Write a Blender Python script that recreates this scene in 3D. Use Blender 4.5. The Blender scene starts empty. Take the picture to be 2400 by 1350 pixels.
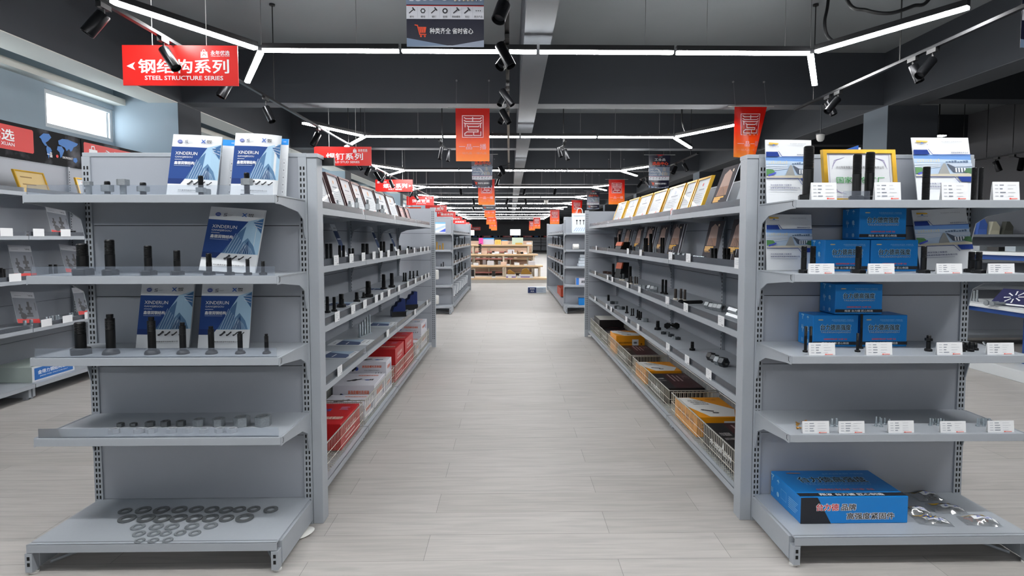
import bpy, bmesh, math, random
from mathutils import Vector, Matrix
random.seed(11)
SC = bpy.context.scene
COL = SC.collection

# ------------------------------------------------------------ camera
F, EYE = 1350.0, 1.30
YAW, PIT = math.radians(1.0), math.radians(3.1)
PX = 1195 + F * math.tan(YAW)
PY = 558 + F * math.tan(PIT) / math.cos(YAW)
cam = bpy.data.cameras.new('camera')
cam.sensor_width = 36.0
cam.lens = F / 2400 * 36.0
cam.shift_x = (1200 - PX) / 2400
cam.shift_y = (PY - 675) / 2400
cam.clip_start, cam.clip_end = 0.05, 300
camo = bpy.data.objects.new('camera', cam)
camo.location = (0, 0, EYE)
camo.rotation_euler = (math.pi / 2 - PIT, 0, -YAW)
COL.objects.link(camo)
SC.camera = camo

# ------------------------------------------------------------ world and exposure
W = bpy.data.worlds.new('world')
SC.world = W
W.use_nodes = True
W.node_tree.nodes['Background'].inputs[0].default_value = (0.86, 0.94, 1.0, 1)
W.node_tree.nodes['Background'].inputs[1].default_value = 8.5
SC.view_settings.view_transform = 'Standard'
SC.view_settings.look = 'None'
SC.view_settings.gamma = 1.0
SC.view_settings.use_curve_mapping = False
SC.view_settings.exposure = 0.0
SC.cycles.max_bounces = 8
SC.cycles.diffuse_bounces = 4
SC.cycles.transparent_max_bounces = 16
SC.cycles.sample_clamp_indirect = 6.0
SC.cycles.caustics_reflective = False
SC.cycles.caustics_refractive = False
TUBE_POWER = 86.0

# ------------------------------------------------------------ pixel -> point on a known plane of the place
_cy, _sy, _cp, _sp = math.cos(YAW), math.sin(YAW), math.cos(PIT), math.sin(PIT)
_FW, _RT, _UP = (_sy * _cp, _cy * _cp, -_sp), (_cy, -_sy, 0.0), (_sy * _sp, _cy * _sp, _cp)
def ray(x, y):
    a, b = (x - PX) / F, -(y - PY) / F
    return [_FW[i] + a * _RT[i] + b * _UP[i] for i in range(3)]
def at_z(x, y, z):
    r = ray(x, y); t = (z - EYE) / r[2]
    return Vector((r[0] * t, r[1] * t, z))
def at_y(x, y, Y):
    r = ray(x, y); t = Y / r[1]
    return Vector((r[0] * t, Y, EYE + r[2] * t))
def at_x(x, y, X):
    r = ray(x, y); t = X / r[0]
    return Vector((X, r[1] * t, EYE + r[2] * t))

# ------------------------------------------------------------ materials
def lin(c):
    return tuple(((v / 255) / 12.92 if v / 255 <= 0.04045 else ((v / 255 + 0.055) / 1.055) ** 2.4) for v in c)
_M = {}
def M(name, rgb=(128, 128, 128), rough=0.5, metal=0.0, var=0.0, scale=20.0, emit=0.0, trans=0.0, alpha=1.0, bump=0.0, spec=0.5, coat=0.0, stretch=None):
    if name in _M:
        return _M[name]
    m = bpy.data.materials.new(name)
    m.use_nodes = True
    nt = m.node_tree
    b = nt.nodes['Principled BSDF']
    c = lin(rgb)
    b.inputs['Base Color'].default_value = (*c, 1)
    b.inputs['Roughness'].default_value = rough
    b.inputs['Metallic'].default_value = metal
    b.inputs['Specular IOR Level'].default_value = spec
    b.inputs['Coat Weight'].default_value = coat
    b.inputs['Transmission Weight'].default_value = trans
    b.inputs['Alpha'].default_value = alpha
    if emit:
        b.inputs['Emission Color'].default_value = (*c, 1)
        b.inputs['Emission Strength'].default_value = emit
    if var or bump:
        tc = nt.nodes.new('ShaderNodeTexCoord')
        mp = nt.nodes.new('ShaderNodeMapping')
        if stretch:
            mp.inputs['Scale'].default_value = stretch
        nz = nt.nodes.new('ShaderNodeTexNoise')
        nz.inputs['Scale'].default_value = scale
        nz.inputs['Detail'].default_value = 5
        nt.links.new(tc.outputs['Object'], mp.inputs[0])
        nt.links.new(mp.outputs[0], nz.inputs['Vector'])
        if var:
            mx = nt.nodes.new('ShaderNodeMix'); mx.data_type = 'RGBA'
            mx.inputs['A'].default_value = (*[v * (1 - var) for v in c], 1)
            mx.inputs['B'].default_value = (*[min(1, v * (1 + var)) for v in c], 1)
            nt.links.new(nz.outputs['Fac'], mx.inputs['Factor'])
            nt.links.new(mx.outputs['Result'], b.inputs['Base Color'])
        if bump:
            bp = nt.nodes.new('ShaderNodeBump')
            bp.inputs['Strength'].default_value = bump
            bp.inputs['Distance'].default_value = 0.01
            nt.links.new(nz.outputs['Fac'], bp.inputs['Height'])
            nt.links.new(bp.outputs[0], b.inputs['Normal'])
    _M[name] = m
    return m
def C(r, g, b, rough=0.45):
    """flat printed ink or paper colour"""
    return M('ink_%d_%d_%d_%d' % (r, g, b, rough * 100), (r, g, b), rough)

STEEL = M('grey_powder_coat', (164, 170, 177), 0.45, var=0.03, scale=60)
PANELM = M('grey_panel_paint', (160, 165, 173), 0.42, var=0.03, scale=8)
SLOT = M('slot_black', (8, 8, 10), 0.8)
BLACKOX = M('black_oxide_steel', (19, 20, 22), 0.38, 0.35, var=0.35, scale=90)
DARKST = M('dark_grey_steel', (62, 66, 70), 0.42, 0.5, var=0.3, scale=60)
ZINC = M('zinc_plated_steel', (176, 186, 192), 0.32, 0.8, var=0.12, scale=120)
GALV = M('galvanised_steel', (150, 156, 160), 0.5, 0.55, var=0.25, scale=140)
BRASS = M('brass', (190, 140, 70), 0.3, 0.85)
CHROME = M('chrome_wire', (205, 204, 196), 0.3, 0.6)
WIRE = M('cream_coated_wire', (200, 198, 184), 0.4, 0.1)
WHITE = C(236, 238, 240)
PAPER = C(226, 230, 234)
INK = C(30, 32, 40)
GREYINK = C(120, 124, 130)
BLACKM = M('black_plastic', (14, 15, 17), 0.45)
BLACKGL = M('black_satin_metal', (22, 23, 26), 0.3, 0.6)
WHITEPL = M('white_plastic', (226, 226, 222), 0.4)
GOLD = M('gold_frame', (214, 168, 52), 0.28, 0.55, var=0.1, scale=40)
DWOOD = M('dark_red_wood', (48, 18, 20), 0.3, coat=0.4)
CARD = M('brown_cardboard', (176, 138, 96), 0.8, var=0.1, scale=30)

def acrylic():
    m = bpy.data.materials.new('clear_acrylic'); m.use_nodes = True
    nt = m.node_tree; nt.nodes.clear()
    o = nt.nodes.new('ShaderNodeOutputMaterial')
    mix = nt.nodes.new('ShaderNodeMixShader'); mix2 = nt.nodes.new('ShaderNodeMixShader')
    tr = nt.nodes.new('ShaderNodeBsdfTransparent'); gl = nt.nodes.new('ShaderNodeBsdfGlossy'); df = nt.nodes.new('ShaderNodeBsdfDiffuse')
    tr.inputs[0].default_value = (0.93, 0.95, 0.97, 1)
    gl.inputs['Roughness'].default_value = 0.22
    df.inputs[0].default_value = (0.62, 0.70, 0.86, 1)
    lw = nt.nodes.new('ShaderNodeLayerWeight'); lw.inputs[0].default_value = 0.35
    mix2.inputs[0].default_value = 0.09
    nt.links.new(tr.outputs[0], mix2.inputs[1]); nt.links.new(df.outputs[0], mix2.inputs[2])
    nt.links.new(lw.outputs['Fresnel'], mix.inputs[0])
    nt.links.new(mix2.outputs[0], mix.inputs[1]); nt.links.new(gl.outputs[0], mix.inputs[2])
    nt.links.new(mix.outputs[0], o.inputs[0])
    return m
ACRYL = acrylic()
def film():
    m = bpy.data.materials.new('clear_plastic_film'); m.use_nodes = True
    nt = m.node_tree; nt.nodes.clear()
    o = nt.nodes.new('ShaderNodeOutputMaterial'); mix = nt.nodes.new('ShaderNodeMixShader')
    tr = nt.nodes.new('ShaderNodeBsdfTransparent'); gl = nt.nodes.new('ShaderNodeBsdfGlossy')
    tr.inputs[0].default_value = (0.9, 0.92, 0.93, 1); gl.inputs['Roughness'].default_value = 0.16
    mix.inputs[0].default_value = 0.30
    df = nt.nodes.new('ShaderNodeBsdfDiffuse'); df.inputs[0].default_value = (0.8, 0.82, 0.84, 1); m2 = nt.nodes.new('ShaderNodeMixShader'); m2.inputs[0].default_value = 0.19
    nt.links.new(tr.outputs[0], m2.inputs[1]); nt.links.new(df.outputs[0], m2.inputs[2])
    nt.links.new(m2.outputs[0], mix.inputs[1]); nt.links.new(gl.outputs[0], mix.inputs[2]); nt.links.new(mix.outputs[0], o.inputs[0])
    return m
FILM = film()
def window_glass():
    m = bpy.data.materials.new('window_glass'); m.use_nodes = True
    nt = m.node_tree; nt.nodes.clear()
    o = nt.nodes.new('ShaderNodeOutputMaterial'); mix = nt.nodes.new('ShaderNodeMixShader')
    tr = nt.nodes.new('ShaderNodeBsdfTransparent'); gl = nt.nodes.new('ShaderNodeBsdfGlossy')
    gl.inputs['Roughness'].default_value = 0.02; mix.inputs[0].default_value = 0.06
    nt.links.new(tr.outputs[0], mix.inputs[1]); nt.links.new(gl.outputs[0], mix.inputs[2]); nt.links.new(mix.outputs[0], o.inputs[0])
    return m

# ------------------------------------------------------------ mesh builder
class MB:
    def __init__(s):
        s.v, s.f, s.m = [], [], []
    def add(s, vs, fs, m=0):
        n = len(s.v)
        s.v += [tuple(p) for p in vs]
        s.f += [tuple(i + n for i in f) for f in fs]
        s.m += [m] * len(fs)
        return s
    def box(s, x0, y0, z0, x1, y1, z1, m=0):
        if x0 > x1: x0, x1 = x1, x0
        if y0 > y1: y0, y1 = y1, y0
        if z0 > z1: z0, z1 = z1, z0
        vs = [(x0, y0, z0), (x1, y0, z0), (x1, y1, z0), (x0, y1, z0), (x0, y0, z1), (x1, y0, z1), (x1, y1, z1), (x0, y1, z1)]
        return s.add(vs, [(0, 3, 2, 1), (4, 5, 6, 7), (0, 1, 5, 4), (1, 2, 6, 5), (2, 3, 7, 6), (3, 0, 4, 7)], m)
    def prism(s, pts, axis, a, b, m=0):
        """pts: outline in the two other axes (in x,y,z order); extruded along axis from a to b"""
        def mk(p, t):
            return {'x': (t, p[0], p[1]), 'y': (p[0], t, p[1]), 'z': (p[0], p[1], t)}[axis]
        n = len(pts)
        vs = [mk(p, a) for p in pts] + [mk(p, b) for p in pts]
        fs = [tuple(range(n)), tuple(range(2 * n - 1, n - 1, -1))] + [(i, i + n, (i + 1) % n + n, (i + 1) % n) for i in range(n)]
        return s.add(vs, fs, m)
    def lathe(s, prof, seg=20, org=(0, 0, 0), rot=None, m=0, close=True):
        vs, fs = [], []
        for r, z in prof:
            for k in range(seg):
                a = 2 * math.pi * k / seg
                p = Vector((r * math.cos(a), r * math.sin(a), z))
                if rot is not None: p = rot @ p
                vs.append(p + Vector(org))
        for i in range(len(prof) - 1):
            for k in range(seg):
                k2 = (k + 1) % seg
                fs.append((i * seg + k, i * seg + k2, (i + 1) * seg + k2, (i + 1) * seg + k))
        if close:
            fs.append(tuple(range(seg - 1, -1, -1)))
            fs.append(tuple((len(prof) - 1) * seg + k for k in range(seg)))
        return s.add(vs, fs, m)
    def tube(s, pts, r, seg=8, m=0):
        pts = [Vector(p) for p in pts]
        vs, fs = [], []
        for i, p in enumerate(pts):
            d = (pts[min(i + 1, len(pts) - 1)] - pts[max(i - 1, 0)]).normalized()
            u = d.cross(Vector((0, 0, 1)) if abs(d.z) < 0.9 else Vector((1, 0, 0))).normalized()
            w = d.cross(u)
            for k in range(seg):
                a = 2 * math.pi * k / seg
                vs.append(p + (u * math.cos(a) + w * math.sin(a)) * r)
        for i in range(len(pts) - 1):
            for k in range(seg):
                k2 = (k + 1) % seg
                fs.append((i * seg + k, i * seg + k2, (i + 1) * seg + k2, (i + 1) * seg + k))
        fs.append(tuple(range(seg - 1, -1, -1)))
        fs.append(tuple((len(pts) - 1) * seg + k for k in range(seg)))
        return s.add(vs, fs, m)
    def ngon(s, n, r, z0, z1, org=(0, 0), ph=0.0, hole=0.0, m=0, cham=0.0):
        ox, oy = org
        k = [(ox + r * math.cos(2 * math.pi * i / n + ph), oy + r * math.sin(2 * math.pi * i / n + ph)) for i in range(n)]
        if not hole:
            return s.prism(k, 'z', z0, z1, m)
        q = 24
        vs, fs = [], []
        for z in (z0, z1):
            for i in range(q):
                a = 2 * math.pi * i / q
                # radius of the polygon in this direction
                b = (a - ph) % (2 * math.pi / n) - math.pi / n
                R = r * math.cos(math.pi / n) / math.cos(b) if n < 20 else r
                vs.append((ox + R * math.cos(a), oy + R * math.sin(a), z))
                vs.append((ox + hole * math.cos(a), oy + hole * math.sin(a), z))
        for i in range(q):
            j = (i + 1) % q
            a0, b0, a1, b1 = 2 * i, 2 * i + 1, 2 * j, 2 * j + 1
            c0, d0, c1, d1 = [t + 2 * q for t in (a0, b0, a1, b1)]
            fs += [(a0, b0, b1, a1), (c0, c1, d1, d0), (a0, a1, c1, c0), (b0, d0, d1, b1)]
        return s.add(vs, fs, m)
    def xf(s, mat):
        s.v = [tuple(mat @ Vector(p)) for p in s.v]
        return s
    def build(s, name, mats, parent=None, bevel=0.0, smooth=None, loc=None):
        me = bpy.data.meshes.new(name)
        me.from_pydata(s.v, [], s.f)
        if not isinstance(mats, (list, tuple)):
            mats = [mats]
        for mt in mats:
            me.materials.append(mt)
        if len(mats) > 1:
            me.polygons.foreach_set('material_index', s.m)
        if smooth is not None:
            me.polygons.foreach_set('use_smooth', [True] * len(me.polygons))
            try:
                me.set_sharp_from_angle(angle=math.radians(smooth))
            except Exception:
                pass
        me.update()
        o = bpy.data.objects.new(name, me)
        COL.objects.link(o)
        if parent is not None:
            o.parent = parent
        if loc is not None:
            o.location = loc
        if bevel:
            b = o.modifiers.new('edge', 'BEVEL'); b.width = bevel; b.segments = 2; b.limit_method = 'ANGLE'
        return o
def tag(o, label, cat, group=None, kind=None):
    o['label'] = label; o['category'] = cat
    if group: o['group'] = group
    if kind: o['kind'] = kind
    return o
def root(name, label, cat, loc=(0, 0, 0), rz=0.0, group=None):
    o = bpy.data.objects.new(name, None)
    o.empty_display_size = 0.05
    COL.objects.link(o)
    o.location = loc; o.rotation_euler = (0, 0, rz)
    return tag(o, label, cat, group)
def struct(o):
    o['kind'] = 'structure'
    return o
def copy_tree(src, loc, rz=None, label=None):
    c = src.copy(); COL.objects.link(c); c.location = loc
    if rz is not None: c.rotation_euler = (0, 0, rz)
    if label: c['label'] = label
    for ch in src.children:
        d = ch.copy(); COL.objects.link(d); d.parent = c
        for g in ch.children:
            e = g.copy(); COL.objects.link(e); e.parent = d
    return c
ORD = ['', 'first', 'second', 'third', 'fourth', 'fifth', 'sixth', 'seventh', 'eighth', 'ninth', 'tenth', 'eleventh', 'twelfth', 'thirteenth',
       'fourteenth', 'fifteenth', 'sixteenth', 'seventeenth', 'eighteenth', 'nineteenth', 'twentieth']

# ------------------------------------------------------------ printed layers (text and flat artwork laid on a surface)
_T = {}
def glyphs(txt, bold):
    k = (txt, bold)
    if k not in _T:
        c = bpy.data.curves.new('t', 'FONT'); c.body = txt; c.size = 1; c.offset = bold; c.resolution_u = 2
        o = bpy.data.objects.new('t', c); COL.objects.link(o)
        bpy.context.view_layer.update()
        me = bpy.data.meshes.new_from_object(o.evaluated_get(bpy.context.evaluated_depsgraph_get()))
        vs = [(v.co.x, v.co.y) for v in me.vertices]; fs = [tuple(p.vertices) for p in me.polygons]
        bpy.data.objects.remove(o); bpy.data.curves.remove(c); bpy.data.meshes.remove(me)
        xs = [v[0] for v in vs]; ys = [v[1] for v in vs]
        x0, x1, y0, y1 = min(xs), max(xs), min(ys), max(ys)
        _T[k] = ([((x - x0) / (x1 - x0), (y - y0) / (y1 - y0)) for x, y in vs], fs, (x1 - x0) / (y1 - y0))
    return _T[k]
class Print:
    """flat artwork in surface metres: u to the reader's right, v up, layer d outwards"""
    def __init__(s):
        s.it = []; s.k = 0
    def poly(s, pts, mat):
        s.k += 1; s.it.append((list(pts), [tuple(range(len(pts)))], mat, s.k, True)); return s
    def rect(s, u0, v0, u1, v1, mat):
        return s.poly([(u0, v0), (u1, v0), (u1, v1), (u0, v1)], mat)
    def disc(s, u, v, r, mat, n=16, ry=None):
        ry = ry or r
        return s.poly([(u + r * math.cos(2 * math.pi * i / n), v + ry * math.sin(2 * math.pi * i / n)) for i in range(n)], mat)
    def line(s, pts, w, mat):
        for (a, b), (c, d) in zip(pts, pts[1:]):
            L = math.hypot(c - a, d - b) or 1e-6; nx, ny = -(d - b) / L * w / 2, (c - a) / L * w / 2
            ex, ey = (c - a) / L * w / 2, (d - b) / L * w / 2
            s.k += 1
            s.it.append(([(a - ex + nx, b - ey + ny), (a - ex - nx, b - ey - ny), (c + ex - nx, d + ey - ny), (c + ex + nx, d + ey + ny)], [(0, 1, 2, 3)], mat, s.k, True))
        return s
    def frame(s, u0, v0, u1, v1, w, mat):
        return s.line([(u0, v0), (u1, v0), (u1, v1), (u0, v1), (u0, v0)], w, mat)
    def text(s, t, u, v, mat, w=None, h=None, bold=0.0, align='c', shear=0.0):
        """centred (or left) at u, v; give width and/or height of the block"""
        vs, fs, asp = glyphs(t, 0.0)
        if w is None: w = h * asp
        if h is None: h = w / asp
        x0 = u - w / 2 if align == 'c' else u
        s.k += 1
        e = max(0.0, bold) * h * 0.62
        for i, (du, dv) in enumerate(((e, e * 0.8), (-e, e * 0.8), (e, -e * 0.8), (-e, -e * 0.8)) if e > 0 else ((0, 0),)):
            s.it.append(([(x0 + a * w + b * h * shear + du, v - h / 2 + b * h + dv) for a, b in vs], fs, mat, s.k + 0.22 * i, False))
        return s
    def lines(s, u, v, w, n, gap, hh, mat, jag=0.3):
        for i in range(n):
            ww = w * (1 - jag * random.random())
            s.rect(u, v - i * gap - hh / 2, u + ww, v - i * gap + hh / 2, mat)
        return s
    def build(s, name, parent, fn, step=0.00022, cut=0.0, base=0.0006):
        mats, V, Fc, MI = [], [], [], []
        for vs, fs, mat, k, isp in s.it:
            if mat not in mats: mats.append(mat)
            mi = mats.index(mat)
            if cut and isp:
                bm = bmesh.new()
                bm.faces.new([bm.verts.new((a, b, 0)) for a, b in vs])
                for ax in (0, 1):
                    lo, hi = min(p[ax] for p in vs), max(p[ax] for p in vs)
                    t = math.ceil(lo / cut) * cut
                    while t < hi:
                        if t > lo + 1e-6:
                            n = (1, 0, 0) if ax == 0 else (0, 1, 0)
                            bmesh.ops.bisect_plane(bm, geom=bm.verts[:] + bm.edges[:] + bm.faces[:], plane_co=tuple(t * q for q in n), plane_no=n)
                        t += cut
                bm.verts.index_update()
                vs = [(v.co.x, v.co.y) for v in bm.verts]
                fs = [tuple(v.index for v in f.verts) for f in bm.faces]
                bm.free()
            n = len(V)
            V += [tuple(fn(a, b, base + step * k)) for a, b in vs]
            Fc += [tuple(i + n for i in f) for f in fs]; MI += [mi] * len(fs)
        me = bpy.data.meshes.new(name); me.from_pydata(V, [], Fc)
        for m in mats: me.materials.append(m)
        me.polygons.foreach_set('material_index', MI)
        me.update()
        o = bpy.data.objects.new(name, me); COL.objects.link(o); o.parent = parent
        return o
def plane_fn(org, ux, vx):
    """surface map for a flat face: origin, unit u direction, unit v direction; d along u x v"""
    o, u, v = Vector(org), Vector(ux), Vector(vx); n = u.cross(v)
    return lambda a, b, d: o + u * a + v * b + n * d
# ------------------------------------------------------------ room shell
XL, XR, YF, YB, ZC = -5.36, 9.6, -7.0, 60.0, 3.88
def floor_mat():
    m = bpy.data.materials.new('pale_wood_planks'); m.use_nodes = True
    nt = m.node_tree; b = nt.nodes['Principled BSDF']; L = nt.links.new
    tc = nt.nodes.new('ShaderNodeTexCoord')
    mp = nt.nodes.new('ShaderNodeMapping'); mp.inputs['Location'].default_value = (0.35, -0.03, 0)
    br = nt.nodes.new('ShaderNodeTexBrick')
    br.offset = 0.37; br.squash = 1.0
    br.inputs['Scale'].default_value = 1.0; br.inputs['Brick Width'].default_value = 1.25; br.inputs['Row Height'].default_value = 0.203
    br.inputs['Mortar Size'].default_value = 0.0011; br.inputs['Mortar Smooth'].default_value = 0.1; br.inputs['Bias'].default_value = -0.2
    br.inputs['Color1'].default_value = (*lin((181, 178, 175)), 1); br.inputs['Color2'].default_value = (*lin((172, 169, 165)), 1)
    br.inputs['Mortar'].default_value = (*lin((132, 129, 126)), 1)
    L(tc.outputs['Object'], mp.inputs[0]); L(mp.outputs[0], br.inputs['Vector'])
    m2 = nt.nodes.new('ShaderNodeMapping'); m2.inputs['Scale'].default_value = (1.3, 17, 1)
    n1 = nt.nodes.new('ShaderNodeTexNoise'); n1.inputs['Scale'].default_value = 2.2; n1.inputs['Detail'].default_value = 7; n1.inputs['Distortion'].default_value = 0.7
    L(tc.outputs['Object'], m2.inputs[0]); L(m2.outputs[0], n1.inputs['Vector'])
    cr = nt.nodes.new('ShaderNodeValToRGB')
    cr.color_ramp.elements[0].position = 0.33; cr.color_ramp.elements[0].color = (0.83, 0.825, 0.82, 1)
    cr.color_ramp.elements[1].position = 0.62; cr.color_ramp.elements[1].color = (1.04, 1.03, 1.02, 1)
    L(n1.outputs['Fac'], cr.inputs[0])
    mx = nt.nodes.new('ShaderNodeMix'); mx.data_type = 'RGBA'; mx.blend_type = 'MULTIPLY'; mx.inputs['Factor'].default_value = 0.8
    L(br.outputs['Color'], mx.inputs['A']); L(cr.outputs[0], mx.inputs['B']); L(mx.outputs['Result'], b.inputs['Base Color'])
    b.inputs['Roughness'].default_value = 0.5
    b.inputs['Specular IOR Level'].default_value = 0.3
    return m
CEILM = M('dark_grey_ceiling_paint', (132, 137, 140), 0.8, var=0.10, scale=1.2)
BEAMM = M('dark_blue_grey_beam_paint', (58, 62, 68), 0.75, var=0.08, scale=2)
SOFFIT = M('grey_beam_soffit', (86, 90, 95), 0.8)  # undersides of the dark beams, a lighter grey than their sides
CREAM = M('cream_wall_paint', (226, 226, 218), 0.7, var=0.03, scale=3)
BLUEW = M('pale_blue_wall_paint', (170, 187, 199), 0.75, var=0.07, scale=2.5, bump=0.08)
DARKW = M('dark_grey_wall_paint', (112, 112, 115), 0.8, var=0.06, scale=2)
UPVC = M('white_window_frame', (232, 236, 238), 0.35)

struct(MB().box(XL - 0.2, YF - 0.2, -0.06, XR + 0.2, YB + 0.2, 0).build('floor', floor_mat()))
struct(MB().box(XL - 0.2, YF - 0.2, ZC, XR + 0.2, YB + 0.2, ZC + 0.2).build('ceiling', CEILM))
# window openings along the wall beside the wall shelving
WINS = [(-3.1, -1.9), (-1.2, 0.0), (0.9, 2.1), (3.05, 4.2), (4.95, 6.12), (6.83, 7.99)] + [(6.83 + 7.95 * k + d, 7.99 + 7.95 * k + d) for k in (1, 2, 3, 4, 5) for d in (-1.9, 0)]
WZ0, WZ1 = 2.59, 3.03
w = MB()
w.box(XL - 0.2, YF, 0, XL, YB, WZ0); w.box(XL - 0.2, YF, WZ1, XL, YB, ZC)
y = YF
for a, b in WINS:
    w.box(XL - 0.2, y, WZ0, XL, a, WZ1); y = b
w.box(XL - 0.2, y, WZ0, XL, YB, WZ1)
struct(w.build('wall_left', BLUEW))
struct(MB().box(XR, YF, 0, XR + 0.2, YB, ZC).build('wall_right', DARKW))
struct(MB().box(XL, YF - 0.2, 0, XR, YF, ZC).build('wall_front', DARKW))
bw = MB()
bw.box(XL, YB, 0, XR, YB + 0.2, 1.6); bw.box(XL, YB, 2.2, XR, YB + 0.2, ZC)
for a, b in ((XL, -4.3), (-3.7, 0.05), (1.1, XR)):
    bw.box(a, YB, 1.6, b, YB + 0.2, 2.2)
struct(bw.build('wall_back', DARKW))
WG = window_glass()
def window(n, y0, y1):
    fr = MB(); t = 0.05
    x0, x1 = XL - 0.10, XL - 0.02
    for a, b, c, d in ((y0, WZ0, y1, WZ0 + t), (y0, WZ1 - t, y1, WZ1), (y0, WZ0 + t, y0 + t, WZ1 - t), (y1 - t, WZ0 + t, y1, WZ1 - t)):
        fr.box(x0, a, b, x1, c, d)
    fr.box(x0 + 0.02, y0 + t, WZ0 + t, x1 - 0.03, y0 + t + 0.025, WZ1 - t); fr.box(x0 + 0.02, y1 - t - 0.025, WZ0 + t, x1 - 0.03, y1 - t, WZ1 - t)
    o = struct(fr.build('window_%d' % n, UPVC))
    MB().box(XL - 0.07, y0 + t, WZ0 + t, XL - 0.064, y1 - t, WZ1 - t).build('pane', WG, o)
for i, (a, b) in enumerate(WINS):
    window(i + 1, a, b)
# transverse beams, long beams, columns
BY = [8.1 + 3.95 * k for k in range(-3, 13)]
for i, yb in enumerate(BY):
    b = MB().box(-4.5, yb, 3.161, 5.24, yb + 0.3, ZC, 0).box(-4.5, yb + 0.001, 3.16, 5.24, yb + 0.299, 3.165, 1)
    b.box(5.64, yb, 3.25, XR, yb + 0.3, ZC, 0)
    struct(b.build('beam', [BEAMM, SOFFIT]))
    wb = MB().box(XL, yb - 0.02, 3.12, -4.9, yb + 0.32, ZC)
    struct(wb.build('beam', BLUEW))
for x0, x1, m0, m1 in ((-4.9, -4.5, BEAMM, CREAM), (0.13, 0.38, BEAMM, SOFFIT), (5.24, 5.64, BEAMM, SOFFIT)):
    lb = MB()
    lb.box(x0, YF, 3.10 if x0 == 0.13 else 3.141, x1, YB, ZC, 0)
    lb.box(x0 + 0.001, YF, 3.099 if x0 == 0.13 else 3.14, x1 - 0.001, YB, 3.13, 1)
    if x0 < -1: lb.box(x0 - 0.004, YF, 3.14, x0, YB, ZC, 1)
    struct(lb.build('beam', [m0, m1]))
# lintel over the wall windows
struct(MB().box(XL, YF, 3.09, XL + 0.16, YB, 3.17).build('lintel_trim', CREAM))
for k in range(-1, 7):
    yc = 8.0 + 7.95 * k
    cb = MB().box(XL, yc, 0, -4.503, yc + 0.58, 3.139, 0)
    cb.box(-4.503, yc + 0.001, 0, -4.5, yc + 0.579, 3.139, 1)
    cb.box(XL, yc, 3.139, -4.9, yc + 0.58, ZC, 0)
    struct(cb.build('column', [BLUEW, BEAMM]))
    cr = MB().box(5.243, yc, 0, 5.95, yc + 0.55, 3.139, 0).box(5.24, yc + 0.001, 0, 5.243, yc + 0.549, 3.139, 1)
    struct(cr.build('column', [BEAMM, M('column_lit_side', (112, 122, 132), 0.7)]))  # paler aisle face: lamplight on the column put into its colour

# ------------------------------------------------------------ honeycomb lamps: one rigid fixture per bay
TUBE_E = M('led_diffuser', (255, 255, 255), 0.5, emit=TUBE_POWER)
TUBE_H = M('black_lamp_housing', (20, 21, 24), 0.4, 0.3)
TL = 1.215
def tube_pair(p, q, parent):
    """one black channel with its white diffuser, p and q in fixture space"""
    p, q = Vector(p), Vector(q); d = (q - p); L = d.length; a = math.atan2(d.y, d.x)
    mt = Matrix.Translation(p) @ Matrix.Rotation(a, 4, 'Z')
    h = MB().box(0.012, -0.024, 0, L - 0.012, 0.024, 0.045).xf(mt).build('tube', TUBE_H, parent)
    MB().box(0.016, -0.025, -0.022, L - 0.016, 0.025, -0.001).xf(mt).build('diffuser', TUBE_E, h)
ROWS = [(-4.6, 2.956), (1.25, 2.956), (5.19, 2.956), (9.16, 2.90), (13.08, 2.83), (17.0, 2.80), (20.92, 2.79)] + [(24.9 + 3.95 * k, 2.80) for k in range(6)]
proto = None
for i, (yr, zr) in enumerate(ROWS):
    xc = 0.252 - 0.0225 * max(-2, min(yr - 5.19, 26))
    lab = 'honeycomb row of white tube lamps, ' + ('beside the big red STEEL STRUCTURE sign' if i == 2 else ('%s row behind the STEEL STRUCTURE sign' % ORD[i - 2] if i > 2 else ('row over the entrance', 'row over the front of the end stands')[i]))
    if proto is None:
        r = root('linear_lamp', lab, 'ceiling lamp', (xc, yr, zr), 0, 'honeycomb tube lamps')
        for k in range(4):
            tube_pair((-2 * TL + k * TL, 0, 0), (-2 * TL + (k + 1) * TL, 0, 0), r)
        for sx in (-1, 1):
            for sy in (-1, 1):
                tube_pair((sx * (2 * TL + 0.02), sy * 0.035, 0), (sx * (2 * TL + 0.6), sy * 1.05, 0), r)
        proto = r
    else:
        r = copy_tree(proto, (xc, yr, zr), label=lab)
for i, (yr, zr) in enumerate(ROWS):
    r = [o for o in bpy.data.objects if o.name.startswith('linear_lamp') and abs(o.location.y - yr) < 0.01][0]
    for x in (-2.43, -1.6, -0.85, 0.95, 1.5, 2.2, 2.43):
        MB().tube([(x, 0, 0.04), (x, 0, ZC - zr - 0.001)], 0.0025, 5).build('suspension_wire', M('thin_steel_wire', (150, 150, 150), 0.4, 0.5), r)

# ------------------------------------------------------------ spotlight rails and spotlights
def rail(x, y0, y1, z, lab, rods=()):
    r = root('spotlight_rail', lab, 'rail', (x, y0, z))
    L = y1 - y0
    MB().box(-0.017, 0, -0.012, 0.017, L, 0.012).build('track', BLACKGL, r)
    for y in rods or (0.4, L * 0.5, L - 0.4):
        MB().tube([(0, y, 0.013), (0, y, 0.10)], 0.004, 6).tube([(0, y, 0.10), (0, y, ZC - z - 0.002)], 0.006, 6).lathe([(0.03, ZC - z - 0.02), (0.03, ZC - z - 0.002)], 12, (0, y, 0)).build('hanging_rod', BLACKM, r)
    return r
rail(-2.62, 3.2, 9.9, 2.82, 'black spotlight rail passing behind the STEEL STRUCTURE sign')
rail(-2.75, 10.4, 20.0, 2.74, 'black spotlight rail passing behind the WELD STUD sign')
rail(-0.02, 3.2, 12.6, 2.84, 'black spotlight rail running over the middle of the aisle')
rail(3.38, 3.2, 6.85, 2.82, 'black spotlight rail above the stand with blue boxes')
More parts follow.
